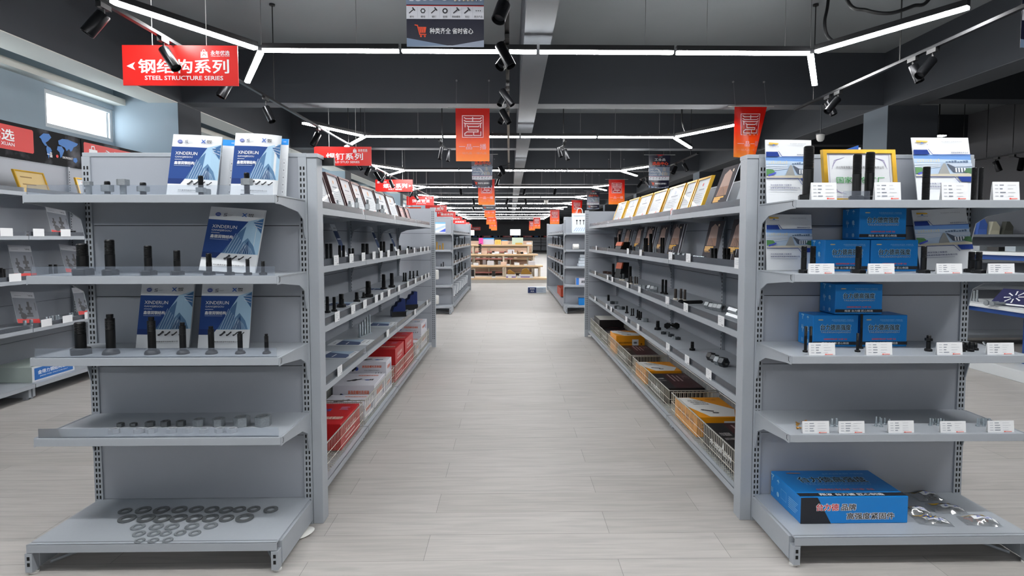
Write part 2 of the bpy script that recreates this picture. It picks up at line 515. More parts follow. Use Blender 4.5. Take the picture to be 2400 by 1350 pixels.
rail(3.38, 10.4, 15.0, 2.82, 'black spotlight rail crossing behind the dark poster past the gold frames')
rail(-1.08, 8.9, 9.75, 2.80, 'short black spotlight rail beside the orange banner')
rail(0.86, 8.9, 9.75, 2.80, 'short black spotlight rail between the two orange banners')
rail(7.9, 8.6, 10.4, 2.62, 'black spotlight rail hanging before the dark wall')
SPOTN = {}
def spot(x0, y0, x1, y1, wpx, Y, zr, where, xr=None, bx=None, lean=0.04):
    if xr is not None: Y = at_x(x0, y0, xr).y
    a = at_y(x0, y0, Y); b = at_y(x1, y1, Y - lean)
    if a.z > zr - 0.075:
        b.z -= a.z - zr + 0.075; a.z = zr - 0.075
    rad = max(0.026, min(0.046, wpx * Y / F / 2))
    n = SPOTN[where] = SPOTN.get(where, 0) + 1
    r = root('spotlight', 'black cylinder spotlight, %s from the entrance on %s' % (ORD[n], where), 'spotlight', (a.x, a.y, a.z), 0, 'cylinder spotlights')
    d = b - a; L = max(0.13, d.length)
    q = d.to_track_quat('Z', 'X').to_matrix()
    MB().lathe([(rad * 0.93, 0), (rad, 0.004), (rad, L), (rad * 0.9, L), (rad * 0.82, L - 0.03)], 20, (0, 0, 0), q).build('body', BLACKGL, r, smooth=40)
    MB().lathe([(rad * 0.8, L - 0.028), (rad * 0.8, L - 0.026)], 16, (0, 0, 0), q).build('lens', M('spot_lens', (60, 62, 66), 0.2), r)
    top = zr - a.z - 0.0125; dx = 0 if bx is None else bx - a.x
    MB().box(dx - 0.017, -0.05, top - 0.032, dx + 0.017, 0.05, top).tube([(dx, 0, top - 0.02), (0, 0, 0.0), q @ Vector((0, 0, L * 0.35))], 0.007, 6).build('adapter', BLACKM, r)
A1, A2, A3 = 'the rail behind the STEEL STRUCTURE sign', 'the rail over the middle of the aisle', 'the rail above the blue-box stand'
for s in ((243, 22, 203, 68, 30, 3.85), (383, 115, 413, 160, 23, 4.40), (535, 190, 516, 223, 22, 5.4), (623, 252, 638, 285, 17, 6.4), (746, 313, 732, 341, 15, 8.2)):
    spot(*s, 2.82, A1, -2.62)
for s in ((838, 385, 847, 397, 9, 11.2), (865, 392, 858, 408, 10, 11.6), (879, 405, 890, 422, 9, 12.1), (901, 413, 893, 427, 9, 12.6), (914, 423, 922, 439, 8, 13.5), (967, 450, 960, 461, 6, 17.2), (973, 459, 980, 468, 6, 17.8)):
    spot(*s, 2.74, 'the rail behind the WELD STUD sign', -2.75)
for s in ((1181, -14, 1170, 16, 32, 3.7), (1171, 93, 1198, 145, 24, 4.45), (1190, 132, 1173, 155, 24, 4.7), (1176, 193, 1201, 228, 15, 5.8), (1182, 218, 1172, 238, 14, 6.0), (1176, 255, 1193, 285, 15, 6.7), (1184, 268, 1172, 288, 14, 6.9), (1172, 386, 1181, 403, 10, 11.9), (1181, 398, 1171, 412, 10, 12.2), (1168, 421, 1165, 432, 6, 12.5)):
    spot(*s, 2.84, A2, None, -0.02)
for s in ((2186, 140, 2154, 178, 21, 4.70), (2140, 148, 2156, 186, 20, 4.85), (1964, 232, 1938, 262, 16, 6.10), (1940, 238, 1955, 268, 16, 6.3)):
    spot(*s, 2.82, A3, 3.38)
for s in ((1584, 389, 1577, 404, 10, 10.9), (1602, 380, 1611, 397, 9, 11.1), (1504, 426, 1495, 438, 7, 14.4), (1514, 424, 1521, 437, 7, 14.6)):
    spot(*s, 2.82, 'the rail past the gold frames', 3.38)
for s in ((1035, 330, 1030, 357, 9, 9.2), (1053, 330, 1049, 357, 9, 9.4)):
    spot(*s, 2.80, 'the short rail beside the orange banner', None, -1.08)
for s in ((1309, 338, 1315, 359, 10, 9.2), (1324, 338, 1332, 361, 10, 9.4)):
    spot(*s, 2.80, 'the short rail between the orange banners', None, 0.86)
for s in ((2333, 367, 2343, 390, 13, 9.3), (2397, 366, 2391, 392, 13, 9.0)):
    spot(*s, 2.62, 'the rail before the dark wall', None, 7.9)
for j, (Y, xs, y0, y1) in enumerate(((18.6, (1079, 1230, 1302), 443, 457), (22.5, (1109, 1190, 1231), 466, 479), (26.45, (1109, 1189, 1222), 485, 495))):
    for x in xs:
        p = at_y(x, y0, Y)
        rail(p.x, Y - 0.5, Y + 0.5, p.z + 0.075, 'short black rail %s from the aisle, %s lamp bay from the back' % (ORD[xs.index(x) + 1], ORD[6 - j]), rods=(0.5,))
        spot(x, y0, x + (2 if x % 2 else -3), y1, 6, Y, p.z + 0.075, 'the short rails over the %s far bay' % ORD[j + 1])

# ------------------------------------------------------------ cables and small fixtures under the ceiling
def cable(pts, r, lab, name='cable'):
    tag(MB().tube(pts, r, 8).build(name, BLACKM, smooth=60), lab, 'cable')
def smoothc(ps, n=8):
    out = []; ps = [Vector(p) for p in ps]
    for i in range(len(ps) - 1):
        p0, p1, p2, p3 = ps[max(i - 1, 0)], ps[i], ps[i + 1], ps[min(i + 2, len(ps) - 1)]
        for k in range(n):
            t = k / n
            out.append(0.5 * ((2 * p1) + (p2 - p0) * t + (2 * p0 - 5 * p1 + 4 * p2 - p3) * t * t + (3 * p1 - p0 - 3 * p2 + p3) * t ** 3))
    return out + [ps[-1]]
lp = at_y(1985, 0, 5.0)
cable(smoothc([(lp.x - 0.15, 5.0, ZC), at_y(1985, 0, 5.0), at_y(2030, 24, 5.0), at_y(2085, 31, 5.0), at_y(2140, 14, 5.0), at_y(2180, -6, 5.0), (lp.x + 0.95, 5.0, ZC)]), 0.016, 'thick black cable sagging from the ceiling over the white lamp arm')
cable(smoothc([(at_y(1942, 0, 5.2).x, 5.2, ZC), at_y(1941, 0, 5.2), at_y(1933, 50, 5.2), at_y(1938, 82, 5.2), at_y(1958, 101, 5.15)]), 0.014, 'black cable dropping from the ceiling onto the lamp corner')
cable(smoothc([(at_y(1598, 262, 8.9).x, 8.9, ZC), at_y(1598, 268, 8.9), at_y(1600, 292, 8.9), at_y(1606, 308, 9.1)]), 0.012, 'black cable dropping onto the second lamp row by the orange banner')
def dome(px, py, Y, s, lab, ztop):
    p = at_y(px, py, Y)
    r = root('security_camera', lab, 'camera', (p.x, p.y, p.z))
    MB().lathe([(0.0, -0.5 * s), (0.25 * s, -0.45 * s), (0.4 * s, -0.25 * s), (0.46 * s, 0.1 * s), (0.46 * s, 0.3 * s)], 20).build('dome', WHITEPL, r, smooth=60)
    MB().lathe([(0.5 * s, 0.3 * s), (0.5 * s, 0.42 * s), (0.007, 0.45 * s), (0.007, ztop - p.z - 0.001)], 20).build('mount', M('grey_rod', (70, 74, 78), 0.5), r, smooth=40)
dome(1923, 322, 8.05, 0.12, 'white dome camera hanging over the gold-framed certificate', 3.16)
dome(1280, 473, 20.3, 0.16, 'white round camera hanging over the far end of the aisle', 3.16)
p = at_y(2200, 318, 8.9)
r = root('downlight', 'small glowing downlight above the white brochure', 'downlight', (p.x, p.y, p.z))
MB().box(-0.10, -0.06, 0, 0.10, 0.06, 0.03).tube([(0, 0, 0.03), (0, 0, ZC - p.z - 0.001)], 0.008).build('housing', TUBE_H, r)
MB().box(-0.085, -0.05, -0.012, 0.085, 0.05, 0).build('diffuser', TUBE_E, r)

# ------------------------------------------------------------ red aisle signs
REDS = M('red_sign_board', (232, 36, 30), 0.35, var=0.02, scale=3)
def logo_bag(P, u, v, s, mat, hole):
    P.poly([(u - s * 0.45, v - s * 0.5), (u + s * 0.5, v - s * 0.5), (u + s * 0.42, v + s * 0.28), (u - s * 0.4, v + s * 0.28)], mat)
    P.line([(u - s * 0.18, v + s * 0.25), (u - s * 0.14, v + s * 0.5), (u + s * 0.1, v + s * 0.52), (u + s * 0.18, v + s * 0.25)], s * 0.07, mat)
    P.line([(u - s * 0.2, v - s * 0.22), (u - s * 0.02, v + 0.02 * s), (u + s * 0.24, v - s * 0.2)], s * 0.08, hole)
def hang_sign(px0, py0, px1, py1, Y, cn, en, arrow, lab):
    a, b = at_y(px0, py1, Y), at_y(px1, py0, Y)
    wd, ht = b.x - a.x, b.z - a.z
    r = root('hanging_sign', lab, 'sign', (a.x, Y, a.z), 0, 'red aisle signs')
    MB().box(0, 0, 0, wd, 0.012, ht).build('board', REDS, r)
    P = Print()
    k = wd / 0.89
    P.text(cn, wd * 0.53, ht * 0.48, WHITE, w=0.155 * k * len(cn) * (0.9 if len(cn) > 4 else 0.92), h=0.105 * k, bold=0.035)
    if en: P.text(en, wd * 0.53, ht * 0.19, WHITE, w=min(wd * 0.68, 0.029 * k * len(en)), h=0.032 * k, bold=0.03)
    if arrow == 'l':
        P.poly([(wd * 0.035, ht * 0.48), (wd * 0.11, ht * 0.38), (wd * 0.09, ht * 0.48)], WHITE); P.poly([(wd * 0.035, ht * 0.48), (wd * 0.09, ht * 0.48), (wd * 0.11, ht * 0.58)], WHITE)
    if arrow == 'r':
        P.poly([(wd * 0.965, ht * 0.48), (wd * 0.91, ht * 0.48), (wd * 0.89, ht * 0.38)], WHITE); P.poly([(wd * 0.965, ht * 0.48), (wd * 0.89, ht * 0.58), (wd * 0.91, ht * 0.48)], WHITE)
    lu = wd * 0.71 if arrow != 'r' and en else wd * 0.08
    logo_bag(P, lu, ht * 0.79, 0.06 * k, WHITE, REDS)
    P.text('永年优选', lu + 0.125 * k, ht * 0.815, WHITE, w=0.145 * k, h=0.035 * k, bold=0.03)
    P.text('YONG NIAN YOU XUAN', lu + 0.125 * k, ht * 0.735, WHITE, w=0.145 * k, h=0.010 * k)
    P.build('lettering', r, plane_fn((0, 0, 0), (1, 0, 0), (0, 0, 1)), 0.0002)
    for u in (0.26, 0.73):
        MB().tube([(wd * u, 0.006, ht - 0.004), (wd * u, 0.006, ZC - a.z - 0.001)], 0.0028, 5).build('wire', M('thin_white_cord', (190, 192, 190), 0.6), r)
SIGNS = [(289, 107, 556, 200, 4.62, '钢结构系列', 'STEEL STRUCTURE SERIES', 'l'), (737, 344, 870, 388, 8.6, '焊钉系列', 'WELD STUD SERIES', ''), (880, 421, 967, 449, 13.8, '螺栓系列', 'BOLT SERIES', 'r'),
         (953, 460, 1017, 481, 18.7, '弹簧管道', 'SPRING PIPE', 'r0'), (997, 481, 1047, 496.5, 23.7, '螺柱螺母', 'STUD AND NUT', 'r0'), (1024, 496, 1068, 509, 27.5, '螺丝系列', '', ''), (1045, 507, 1083, 518, 32, '垫圈系列', '', ''),
         (1060, 515, 1092, 525, 37, '紧固系列', '', ''), (1072, 521, 1100, 530, 42, '铆钉系列', '', ''), (1081, 526, 1106, 534, 47, '销钉系列', '', ''), (1100, 532, 1126, 540, 53, '工具系列', '', '')]
for i, s in enumerate(SIGNS):
    lab = 'red hanging sign lettered STEEL STRUCTURE SERIES with an arrow' if i == 0 else 'red hanging sign lettered WELD STUD SERIES behind the stand post' if i == 1 else 'red hanging sign lettered BOLT SERIES with an arrow' if i == 2 else 'red hanging aisle sign, %s behind the BOLT SERIES sign' % ORD[i - 2]
    hang_sign(*s[:8], lab)
REDS = M('orange_sign_board', (240, 84, 34), 0.4)
hang_sign(947, 485, 987, 496, 16.0, '螺母', '', '', 'orange hanging sign board half under the red signs')
REDS = _M['red_sign_board']
# ------------------------------------------------------------ hanging banners
def banner_mat():
    m = bpy.data.materials.new('red_to_orange_print'); m.use_nodes = True
    nt = m.node_tree; b = nt.nodes['Principled BSDF']
    tc = nt.nodes.new('ShaderNodeTexCoord'); sp = nt.nodes.new('ShaderNodeSeparateXYZ'); cr = nt.nodes.new('ShaderNodeValToRGB')
    e = cr.color_ramp.elements
    e[0].position, e[0].color = 0.0, (*lin((250, 170, 56)), 1); e[1].position, e[1].color = 1.0, (*lin((196, 30, 22)), 1)
    k = e.new(0.38); k.color = (*lin((244, 112, 40)), 1); k = e.new(0.68); k.color = (*lin((214, 44, 26)), 1)
    nt.links.new(tc.outputs['Generated'], sp.inputs[0]); nt.links.new(sp.outputs['Z'], cr.inputs[0]); nt.links.new(cr.outputs[0], b.inputs['Base Color'])
    b.inputs['Roughness'].default_value = 0.28
    tl = nt.nodes.new('ShaderNodeBsdfTranslucent'); ms = nt.nodes.new('ShaderNodeMixShader'); ms.inputs[0].default_value = 0.45
    nt.links.new(cr.outputs[0], tl.inputs[0]); nt.links.new(b.outputs[0], ms.inputs[1]); nt.links.new(tl.outputs[0], ms.inputs[2])
    nt.links.new(ms.outputs[0], nt.nodes['Material Output'].inputs[0])
    nz = nt.nodes.new('ShaderNodeTexNoise'); nz.inputs['Scale'].default_value = 5; nz.inputs['Detail'].default_value = 3
    bp = nt.nodes.new('ShaderNodeBump'); bp.inputs['Strength'].default_value = 0.25; bp.inputs['Distance'].default_value = 0.02
    nt.links.new(tc.outputs['Object'], nz.inputs['Vector']); nt.links.new(nz.outputs['Fac'], bp.inputs['Height']); nt.links.new(bp.outputs[0], b.inputs['Normal'])
    return m
BANM = banner_mat()
SEALW = C(250, 226, 226)
SEALR = C(196, 22, 24)
NAVY = C(24, 26, 48)
ORNG = C(240, 78, 34)
def sheet(fn, w, h, n=12, mv=12, th=0.0012):
    mb = MB(); vs = []; fs = []
    for j in range(mv + 1):
        for i in range(n + 1):
            vs.append(fn(w * i / n, h * j / mv, 0))
    for j in range(mv + 1):
        for i in range(n + 1):
            vs.append(fn(w * i / n, h * j / mv, -th))
    N = (n + 1) * (mv + 1)
    for j in range(mv):
        for i in range(n):
            a = j * (n + 1) + i
            fs += [(a, a + 1, a + n + 2, a + n + 1), (a + N, a + n + 1 + N, a + n + 2 + N, a + 1 + N)]
    rim = [i for i in range(n + 1)] + [j * (n + 1) + n for j in range(1, mv + 1)] + [mv * (n + 1) + i for i in range(n - 1, -1, -1)] + [j * (n + 1) for j in range(mv - 1, 0, -1)]
    for a, b in zip(rim, rim[1:] + rim[:1]):
        fs.append((b, a, a + N, b + N))
    return mb.add(vs, fs)
def hang_fn(w, h, curl):
    def f(u, v, d):
        t = 1 - v / h
        k = curl * t
        x = (u - w / 2) * (1 - 0.42 * k)
        y = 2.2 * k * (u - w / 2) ** 2 / w - d
        return Vector((x, y, v + 0.05 * k * ((2 * u / w - 1) ** 2)))
    return f
def bar_and_wires(r, w, h, ztop, y=0.0):
    dy = min(b for b in BY if b > r.location.y) - r.location.y
    MB().tube([(-w * 0.72, y, h + 0.004), (w * 0.72, y, h + 0.004)], 0.006, 8).build('hanging_bar', M('clear_bar', (150, 152, 150), 0.2), r)
    for u in (-0.48, 0.48):
        MB().tube([(w * u, y, h + 0.01), (w * u, dy - 0.015, ztop)], 0.0016, 5).lathe([(0.014, 0), (0.014, 0.014)], 10, (w * u, dy - 0.015, ztop), Matrix.Rotation(-math.pi / 2, 3, 'X')).build('wire', M('thin_grey_cord', (120, 122, 124), 0.6), r)
def seal_banner(cx, cy, w, h, Y, curl, lab):
    """px centre x, px bottom y, metres"""
    p = at_y(cx, cy, Y)
    r = root('hanging_banner', lab, 'banner', (p.x, Y, p.z), 0, 'red and orange seal banners')
    fn = hang_fn(w, h, curl)
    sheet(fn, w, h).build('cloth', BANM, r, smooth=60)
    S = lambda x, y: ((x - 265) / 705 * w, (1245 - y) / 1095 * h)
    P = Print()
    P.rect(*S(405, 750), *S(838, 305), SEALR)
    P.frame(*S(405, 750), *S(838, 305), 0.008 * w / 0.46, SEALW)
    lw = 0.0115 * w / 0.46
    for st in ([(445, 345), (475, 365), (775, 365), (800, 345)], [(620, 338), (620, 420)], [(445, 405), (480, 425), (770, 425), (800, 405)], [(443, 455), (470, 470), (780, 470), (802, 455)], [(462, 470), (462, 535)], [(782, 470), (782, 545)],
               [(508, 515), (535, 530), (735, 530), (752, 515)], [(530, 530), (530, 600), (732, 600), (732, 640), (500, 640), (455, 672), (455, 715), (612, 715)], [(640, 640), (640, 715), (790, 715), (790, 640)]):
        P.line([S(*q) for q in st], lw, SEALW)
    P.text('一品一播', w / 2, (1245 - 945) / 1095 * h, SEALW, w=0.82 * w, h=0.105 * h, bold=0.0)
    P.text('一站九品 一播九品', w / 2, (1245 - 1078) / 1095 * h, C(240, 190, 150), w=0.82 * w, h=0.04 * h)
    P.build('lettering', r, fn, 0.0003, cut=w / 6)
    bar_and_wires(r, w, h, 3.47 - p.z)
def photo_hardware(P, u0, v0, u1, v1, seed=3):
    """catalogue photograph of nuts, washers and bolts on a blue grey ground"""
    R = random.Random(seed)
    P.rect(u0, v0, u1, v1, C(120, 136, 160)); w, h = u1 - u0, v1 - v0
    LG, DG, MG = C(205, 212, 222), C(60, 68, 84), C(158, 168, 182)
    for i in range(6):
        for j in range(3):
            u, v = u0 + w * (0.07 + 0.085 * i + 0.02 * (j % 2)), v0 + h * (0.16 + 0.28 * j + 0.05 * R.random())
            if i + j > 6: continue
            s = w * 0.042
            P.disc(u, v, s, LG if R.random() > 0.3 else MG, 12 if R.random() > 0.4 else 6, s * 0.8); P.disc(u, v, s * 0.5, DG, 10, s * 0.38)
    for k in range(3):
        a, b = u0 + w * (0.36 + 0.05 * k), v0 + h * (0.86 - 0.06 * k)
        P.line([(a, b), (a + w * 0.16, b - h * 0.52)], w * 0.04, DG); P.line([(a - 0.005 * w, b), (a + w * 0.15, b - h * 0.5)], w * 0.022, LG); P.disc(a + w * 0.165, b - h * 0.55, w * 0.034, LG, 6); P.disc(a + w * 0.165, b - h * 0.55, w * 0.016, DG, 8)
    for i in range(7):
        for j in range(2):
            u, v = u0 + w * (0.62 + 0.055 * i), v0 + h * (0.08 + 0.46 * j)
            hh = h * (0.28 + 0.14 * R.random())
            P.rect(u, v, u + w * 0.032, v + hh, R.choice([DG, MG, C(176, 158, 112)])); P.rect(u + w * 0.006, v, u + w * 0.018, v + hh, LG)
def icon_strip(P, u0, v0, u1, v1, txt=True):
    P.rect(u0, v0, u1, v1, C(222, 224, 232)); w, h = (u1 - u0) / 7, v1 - v0
    names = ['螺栓', '螺母', '螺钉', '垫圈', '膨胀螺栓', '销钉', '更多产品']
    for i in range(7):
        c, v = u0 + w * (i + 0.5), v0 + h * 0.62
        if i: P.rect(u0 + w * i - 0.0006, v0 + h * 0.1, u0 + w * i + 0.0006, v1 - h * 0.1, C(180, 182, 194))
        if i in (0, 2, 4, 5):
            P.line([(c - w * 0.22, v - h * 0.16), (c + w * 0.15, v + h * 0.12)], h * 0.08, INK); P.line([(c + w * 0.08, v + h * 0.22), (c + w * 0.24, v + h * 0.06)], h * 0.1, INK)
        elif i in (1, 3):
            P.disc(c, v, h * 0.21, INK, 6 if i == 1 else 18); P.disc(c, v, h * 0.11, C(222, 224, 232), 14)
        else:
            for q in (-1, 0, 1): P.disc(c + q * w * 0.18, v, h * 0.045, INK, 8)
        if txt: P.text(names[i], c, v0 + h * 0.17, INK, h=h * 0.16, w=w * (0.4 if len(names[i]) < 3 else 0.74))
def dark_poster(cx, cy, w, h, Y, curl, lab, full=True):
    p = at_y(cx, cy, Y)
    r = root('hanging_poster', lab, 'poster', (p.x, Y, p.z), 0, 'dark hanging posters')
    fn = hang_fn(w, h, curl)
    sheet(fn, w, h).build('cloth', M('navy_poster_print', (24, 26, 48), 0.3), r, smooth=60)
    P = Print()
    icy = 0.235
    P.poly([(0, 0), (0.56 * w, 0.008 * h), (0, 0.075 * h)], C(120, 140, 168)); P.poly([(w, 0), (0.56 * w, 0.008 * h), (w, 0.06 * h)], C(150, 160, 180))
    P.poly([(0, 0), (w, 0), (0.56 * w, 0.012 * h)], C(190, 198, 212))
    # cart
    cu, cv, s = 0.185 * w, 0.135 * h, 0.1 * w
    P.line([(cu - s * 0.75, cv + s * 0.75), (cu - s * 0.45, cv + s * 0.7), (cu - s * 0.15, cv - s * 0.45), (cu + s * 0.62, cv - s * 0.45)], s * 0.13, ORNG)
    P.poly([(cu - s * 0.38, cv + s * 0.5), (cu - s * 0.18, cv - s * 0.25), (cu + s * 0.58, cv - s * 0.25), (cu + s * 0.7, cv + s * 0.5)], ORNG)
    for q in (0.0, 0.5): P.disc(cu + q * s, cv - s * 0.68, s * 0.13, ORNG, 10)
    for q in (0.0, 0.25, 0.5): P.line([(cu - s * 0.25 + q * s, cv + s * 0.42), (cu - s * 0.15 + q * s, cv - s * 0.18)], s * 0.04, NAVY)
    P.text('种类齐全 省时省心', 0.58 * w, 0.135 * h, WHITE, w=0.56 * w, h=0.05 * h, bold=0.025)
    P.rect(0, 0.345 * h, w, 0.352 * h, C(206, 40, 44))
    icon_strip(P, 0, icy * h, w, 0.345 * h)
    photo_hardware(P, 0, 0.352 * h, w, 0.64 * h)
    if full:
        P.text('选品中心', 0.52 * w, 0.74 * h, ORNG, w=0.74 * w, h=0.095 * h, bold=0.04)
        P.text('工业品', 0.5 * w, 0.855 * h, WHITE, w=0.5 * w, h=0.075 * h, bold=0.03)
        for q in range(4):
            P.disc(w * (0.14 + 0.235 * q), 0.668 * h, 0.012 * w, WHITE, 8); P.rect(w * (0.17 + 0.235 * q), 0.663 * h, w * (0.26 + 0.235 * q), 0.673 * h, C(170, 174, 190))
        P.poly([(0.3 * w, h), (0.7 * w, h), (0.5 * w, 0.965 * h)], C(206, 40, 44)); P.rect(0.4 * w, 0.925 * h, 0.44 * w, 0.945 * h, C(206, 40, 44)); P.text('永年优选', 0.53 * w, 0.935 * h, WHITE, w=0.15 * w, h=0.02 * h)
    P.build('lettering', r, fn, 0.0003, cut=w / 6)
    bar_and_wires(r, w, h, 3.47 - p.z)
dark_poster(1044, 110, 0.51, 0.76, 3.9, 0.0, 'dark poster hanging at the top edge above the first orange banner')
dark_poster(2478, 112, 0.51, 0.76, 3.9, 0.0, 'dark poster cut by the picture edge above the dark wall')
seal_banner(1108, 378, 0.465, 0.72, 8.0, 0.03, 'orange banner with square white seal hanging over the aisle')
seal_banner(1757, 370, 0.45, 0.70, 8.0, 0.75, 'orange banner with curling foot behind the blue-box stand post')
dark_poster(1130, 440, 0.45, 0.68, 11.95, 0.25, 'dark poster half hidden behind the orange aisle banner')
dark_poster(1545, 441, 0.45, 0.68, 11.95, 0.2, 'dark poster hanging above the gold frames')
seal_banner(1140, 480, 0.45, 0.70, 15.9, 0.0, 'orange banner hanging below the half hidden dark poster')
seal_banner(1445, 479, 0.44, 0.68, 15.9, 0.0, 'orange banner hanging before the far end of the gold frames')
dark_poster(1146, 493, 0.45, 0.68, 19.85, 0.0, 'dark poster below the second orange aisle banner')
dark_poster(1390, 490, 0.44, 0.62, 19.85, 0.1, 'dark poster hanging over the white carrier bag')
for k, (x0, x1, yb, Y) in enumerate(((1148, 1352, 509, 23.8), (1151, 1300, 526, 27.7), (1155, 1258, 536, 35.6), (1158, 1247, 540, 43.5))):
    seal_banner(x0, yb, 0.45, 0.70, Y, 0.0, '%s far orange banner over the aisle' % ORD[k + 1])
    seal_banner(x1, yb, 0.45, 0.70, Y, 0.4 if k == 0 else 0, '%s far orange banner above the bag-topped rack' % ORD[k + 1])
# ------------------------------------------------------------ shelving: end stands and aisle bays
def upright(parent, x0, x1, y0, y1, h, face, slots=(), z0=0.0):
    """one post; slots: x (or y) positions of slot columns on its face"""
    mb = MB().box(x0, y0, z0, x1, y1, h)
    for s in slots:
        z = z0 + 0.10
        while z < h - 0.05:
            if face == '-y': mb.box(s - 0.003, y0 - 0.0012, z, s + 0.003, y0 + 0.002, z + 0.0145, 1)
            if face == '+y': mb.box(s - 0.003, y1 - 0.002, z, s + 0.003, y1 + 0.0012, z + 0.0145, 1)
            if face == '-x': mb.box(x0 - 0.0012, s - 0.003, z, x0 + 0.002, s + 0.003, z + 0.0145, 1)
            if face == '+x': mb.box(x1 - 0.002, s - 0.003, z, x1 + 0.0012, s + 0.003, z + 0.0145, 1)
            z += 0.025
    return mb.build('upright', [STEEL, SLOT], parent)
SEAMS = (0.41, 0.727, 1.04, 1.355)
def panel_boards(mb, lo, hi, z0, h, axis, t0, t1):
    """stacked back boards with thin open joints between them"""
    zs = [z0] + [s for s in SEAMS if z0 < s < h] + [h]
    for a, b in zip(zs, zs[1:]):
        if axis == 'y': mb.box(lo, t0, a + 0.0015, hi, t1, b - 0.0015)
        else: mb.box(t0, lo, a + 0.0015, t1, hi, b - 0.0015)
    if axis == 'y': mb.box(lo, t0 + (t1 - t0) * 0.3, z0, hi, t1 - (t1 - t0) * 0.3, h, 1)
    else: mb.box(t0 + (t1 - t0) * 0.3, lo, z0, t1 - (t1 - t0) * 0.3, hi, h, 1)
BRK = [(-1.0, 0.0), (-1.0, -0.034), (-0.88, -0.034), (-0.30, -0.055), (-0.115, -0.085), (-0.05, -0.165), (0.0, -0.175), (0.0, 0.0)]
def end_stand(name, lab, x0, x1, yp, zs, dep=0.33, bdep=0.39, h=1.668, guards=True, flip=False, zb=0.12, lipx=0.0, slots=True):
    """free end stand: back boards between two posts, shelves cantilevered towards the viewer"""
    xc = (x0 + x1) / 2; W = x1 - x0
    r = root(name, lab, 'shelving', (xc, yp, 0), math.pi if flip else 0)
    hw = W / 2
    mb = MB(); panel_boards(mb, -hw + 0.035, hw - 0.035, zb, h - 0.01, 'y', 0.0, 0.018)
    mb.build('back_panel', [PANELM, SLOT], r)
    MB().box(-hw, -0.004, h - 0.012, hw, 0.03, h + 0.006).build('top_cap', STEEL, r, bevel=0.002)
    for s in (-1, 1):
        a, b = sorted((s * hw, s * (hw - 0.036)))
        upright(r, a, b, -0.008, 0.05, h - 0.012, '-y', ((a + b) / 2 - 0.007, (a + b) / 2 + 0.007) if slots else ())
    for z in zs:
        mb = MB().box(-hw + 0.012, -dep, z - 0.006, hw - 0.012, -0.0005, z)
        mb.box(-hw + 0.010, -dep - 0.002, z - 0.031, hw - 0.010, -dep + 0.003, z)
        mb.box(-hw + 0.03, -dep * 0.62, z - 0.022, hw - 0.03, -dep * 0.55, z - 0.006)
        sh = mb.build('shelf', STEEL, r, bevel=0.0012)
        for s in (-1, 1):
            xb = s * (hw - 0.008)
            q = MB().prism([(y * dep, zz + z) for y, zz in BRK], 'x', xb - 0.002, xb + 0.002)
            q.box(xb - 0.003 * (1 if s < 0 else -1), -dep * 0.98, z - 0.004, xb - 0.006 * (1 if s < 0 else -1), -0.02, z + 0.001)
            q.tube([(xb + s * 0.0022, -dep + 0.018, z - 0.004), (xb + s * 0.0022, -dep + 0.018, z - 0.022), (xb + s * 0.0022, -dep + 0.010, z - 0.026)], 0.0012, 5, 1)
            q.build('bracket', [STEEL, SLOT], sh)
        if guards:
            g = MB().box(-hw + 0.02, -dep + 0.006, z + 0.0005, hw - 0.02, -dep + 0.0085, z + 0.037)
            g.build('front_guard', ACRYL, sh)
    mb = MB().box(-hw + 0.012, -bdep, zb - 0.006, hw - 0.012, 0.004, zb)
    mb.box(-hw + 0.010, -bdep - 0.002, zb - 0.031, hw - 0.010, -bdep + 0.003, zb)
    mb.box(-hw + 0.014, -bdep + 0.018, zb, hw - 0.014, -bdep + 0.020, zb + 0.0008, 1)
    mb.build('base_deck', [STEEL, M('groove_grey', (96, 100, 104), 0.5)], r)
    for s in (-1, 1):
        a, b = sorted((s * (hw - 0.001), s * (hw - 0.034)))
        q = MB().box(a, -bdep + 0.03, 0.02, b, -0.009, zb - 0.008)
        q.box(a + 0.003, -bdep - 0.004, 0.012, b - 0.003, -bdep + 0.03, zb - 0.034)
        for zz in (0.036, 0.060): q.box((a + b) / 2 - 0.005, -bdep - 0.0052, zz, (a + b) / 2 + 0.005, -bdep, zz + 0.014, 1)
        ft = q.build('base_leg', [STEEL, SLOT], r)
        MB().lathe([(0.016, 0), (0.016, 0.006), (0.006, 0.008), (0.006, 0.022)], 12, ((a + b) / 2, -bdep + 0.022, 0)).build('levelling_foot', WHITEPL, ft)
    for s in (-1, 1):
        MB().tube([(s * (hw - 0.05), -bdep + 0.06, 0.02), (s * (hw - 0.22), -0.08, 0.02)], 0.006, 6).build('brace_rod', STEEL, r)
    return r
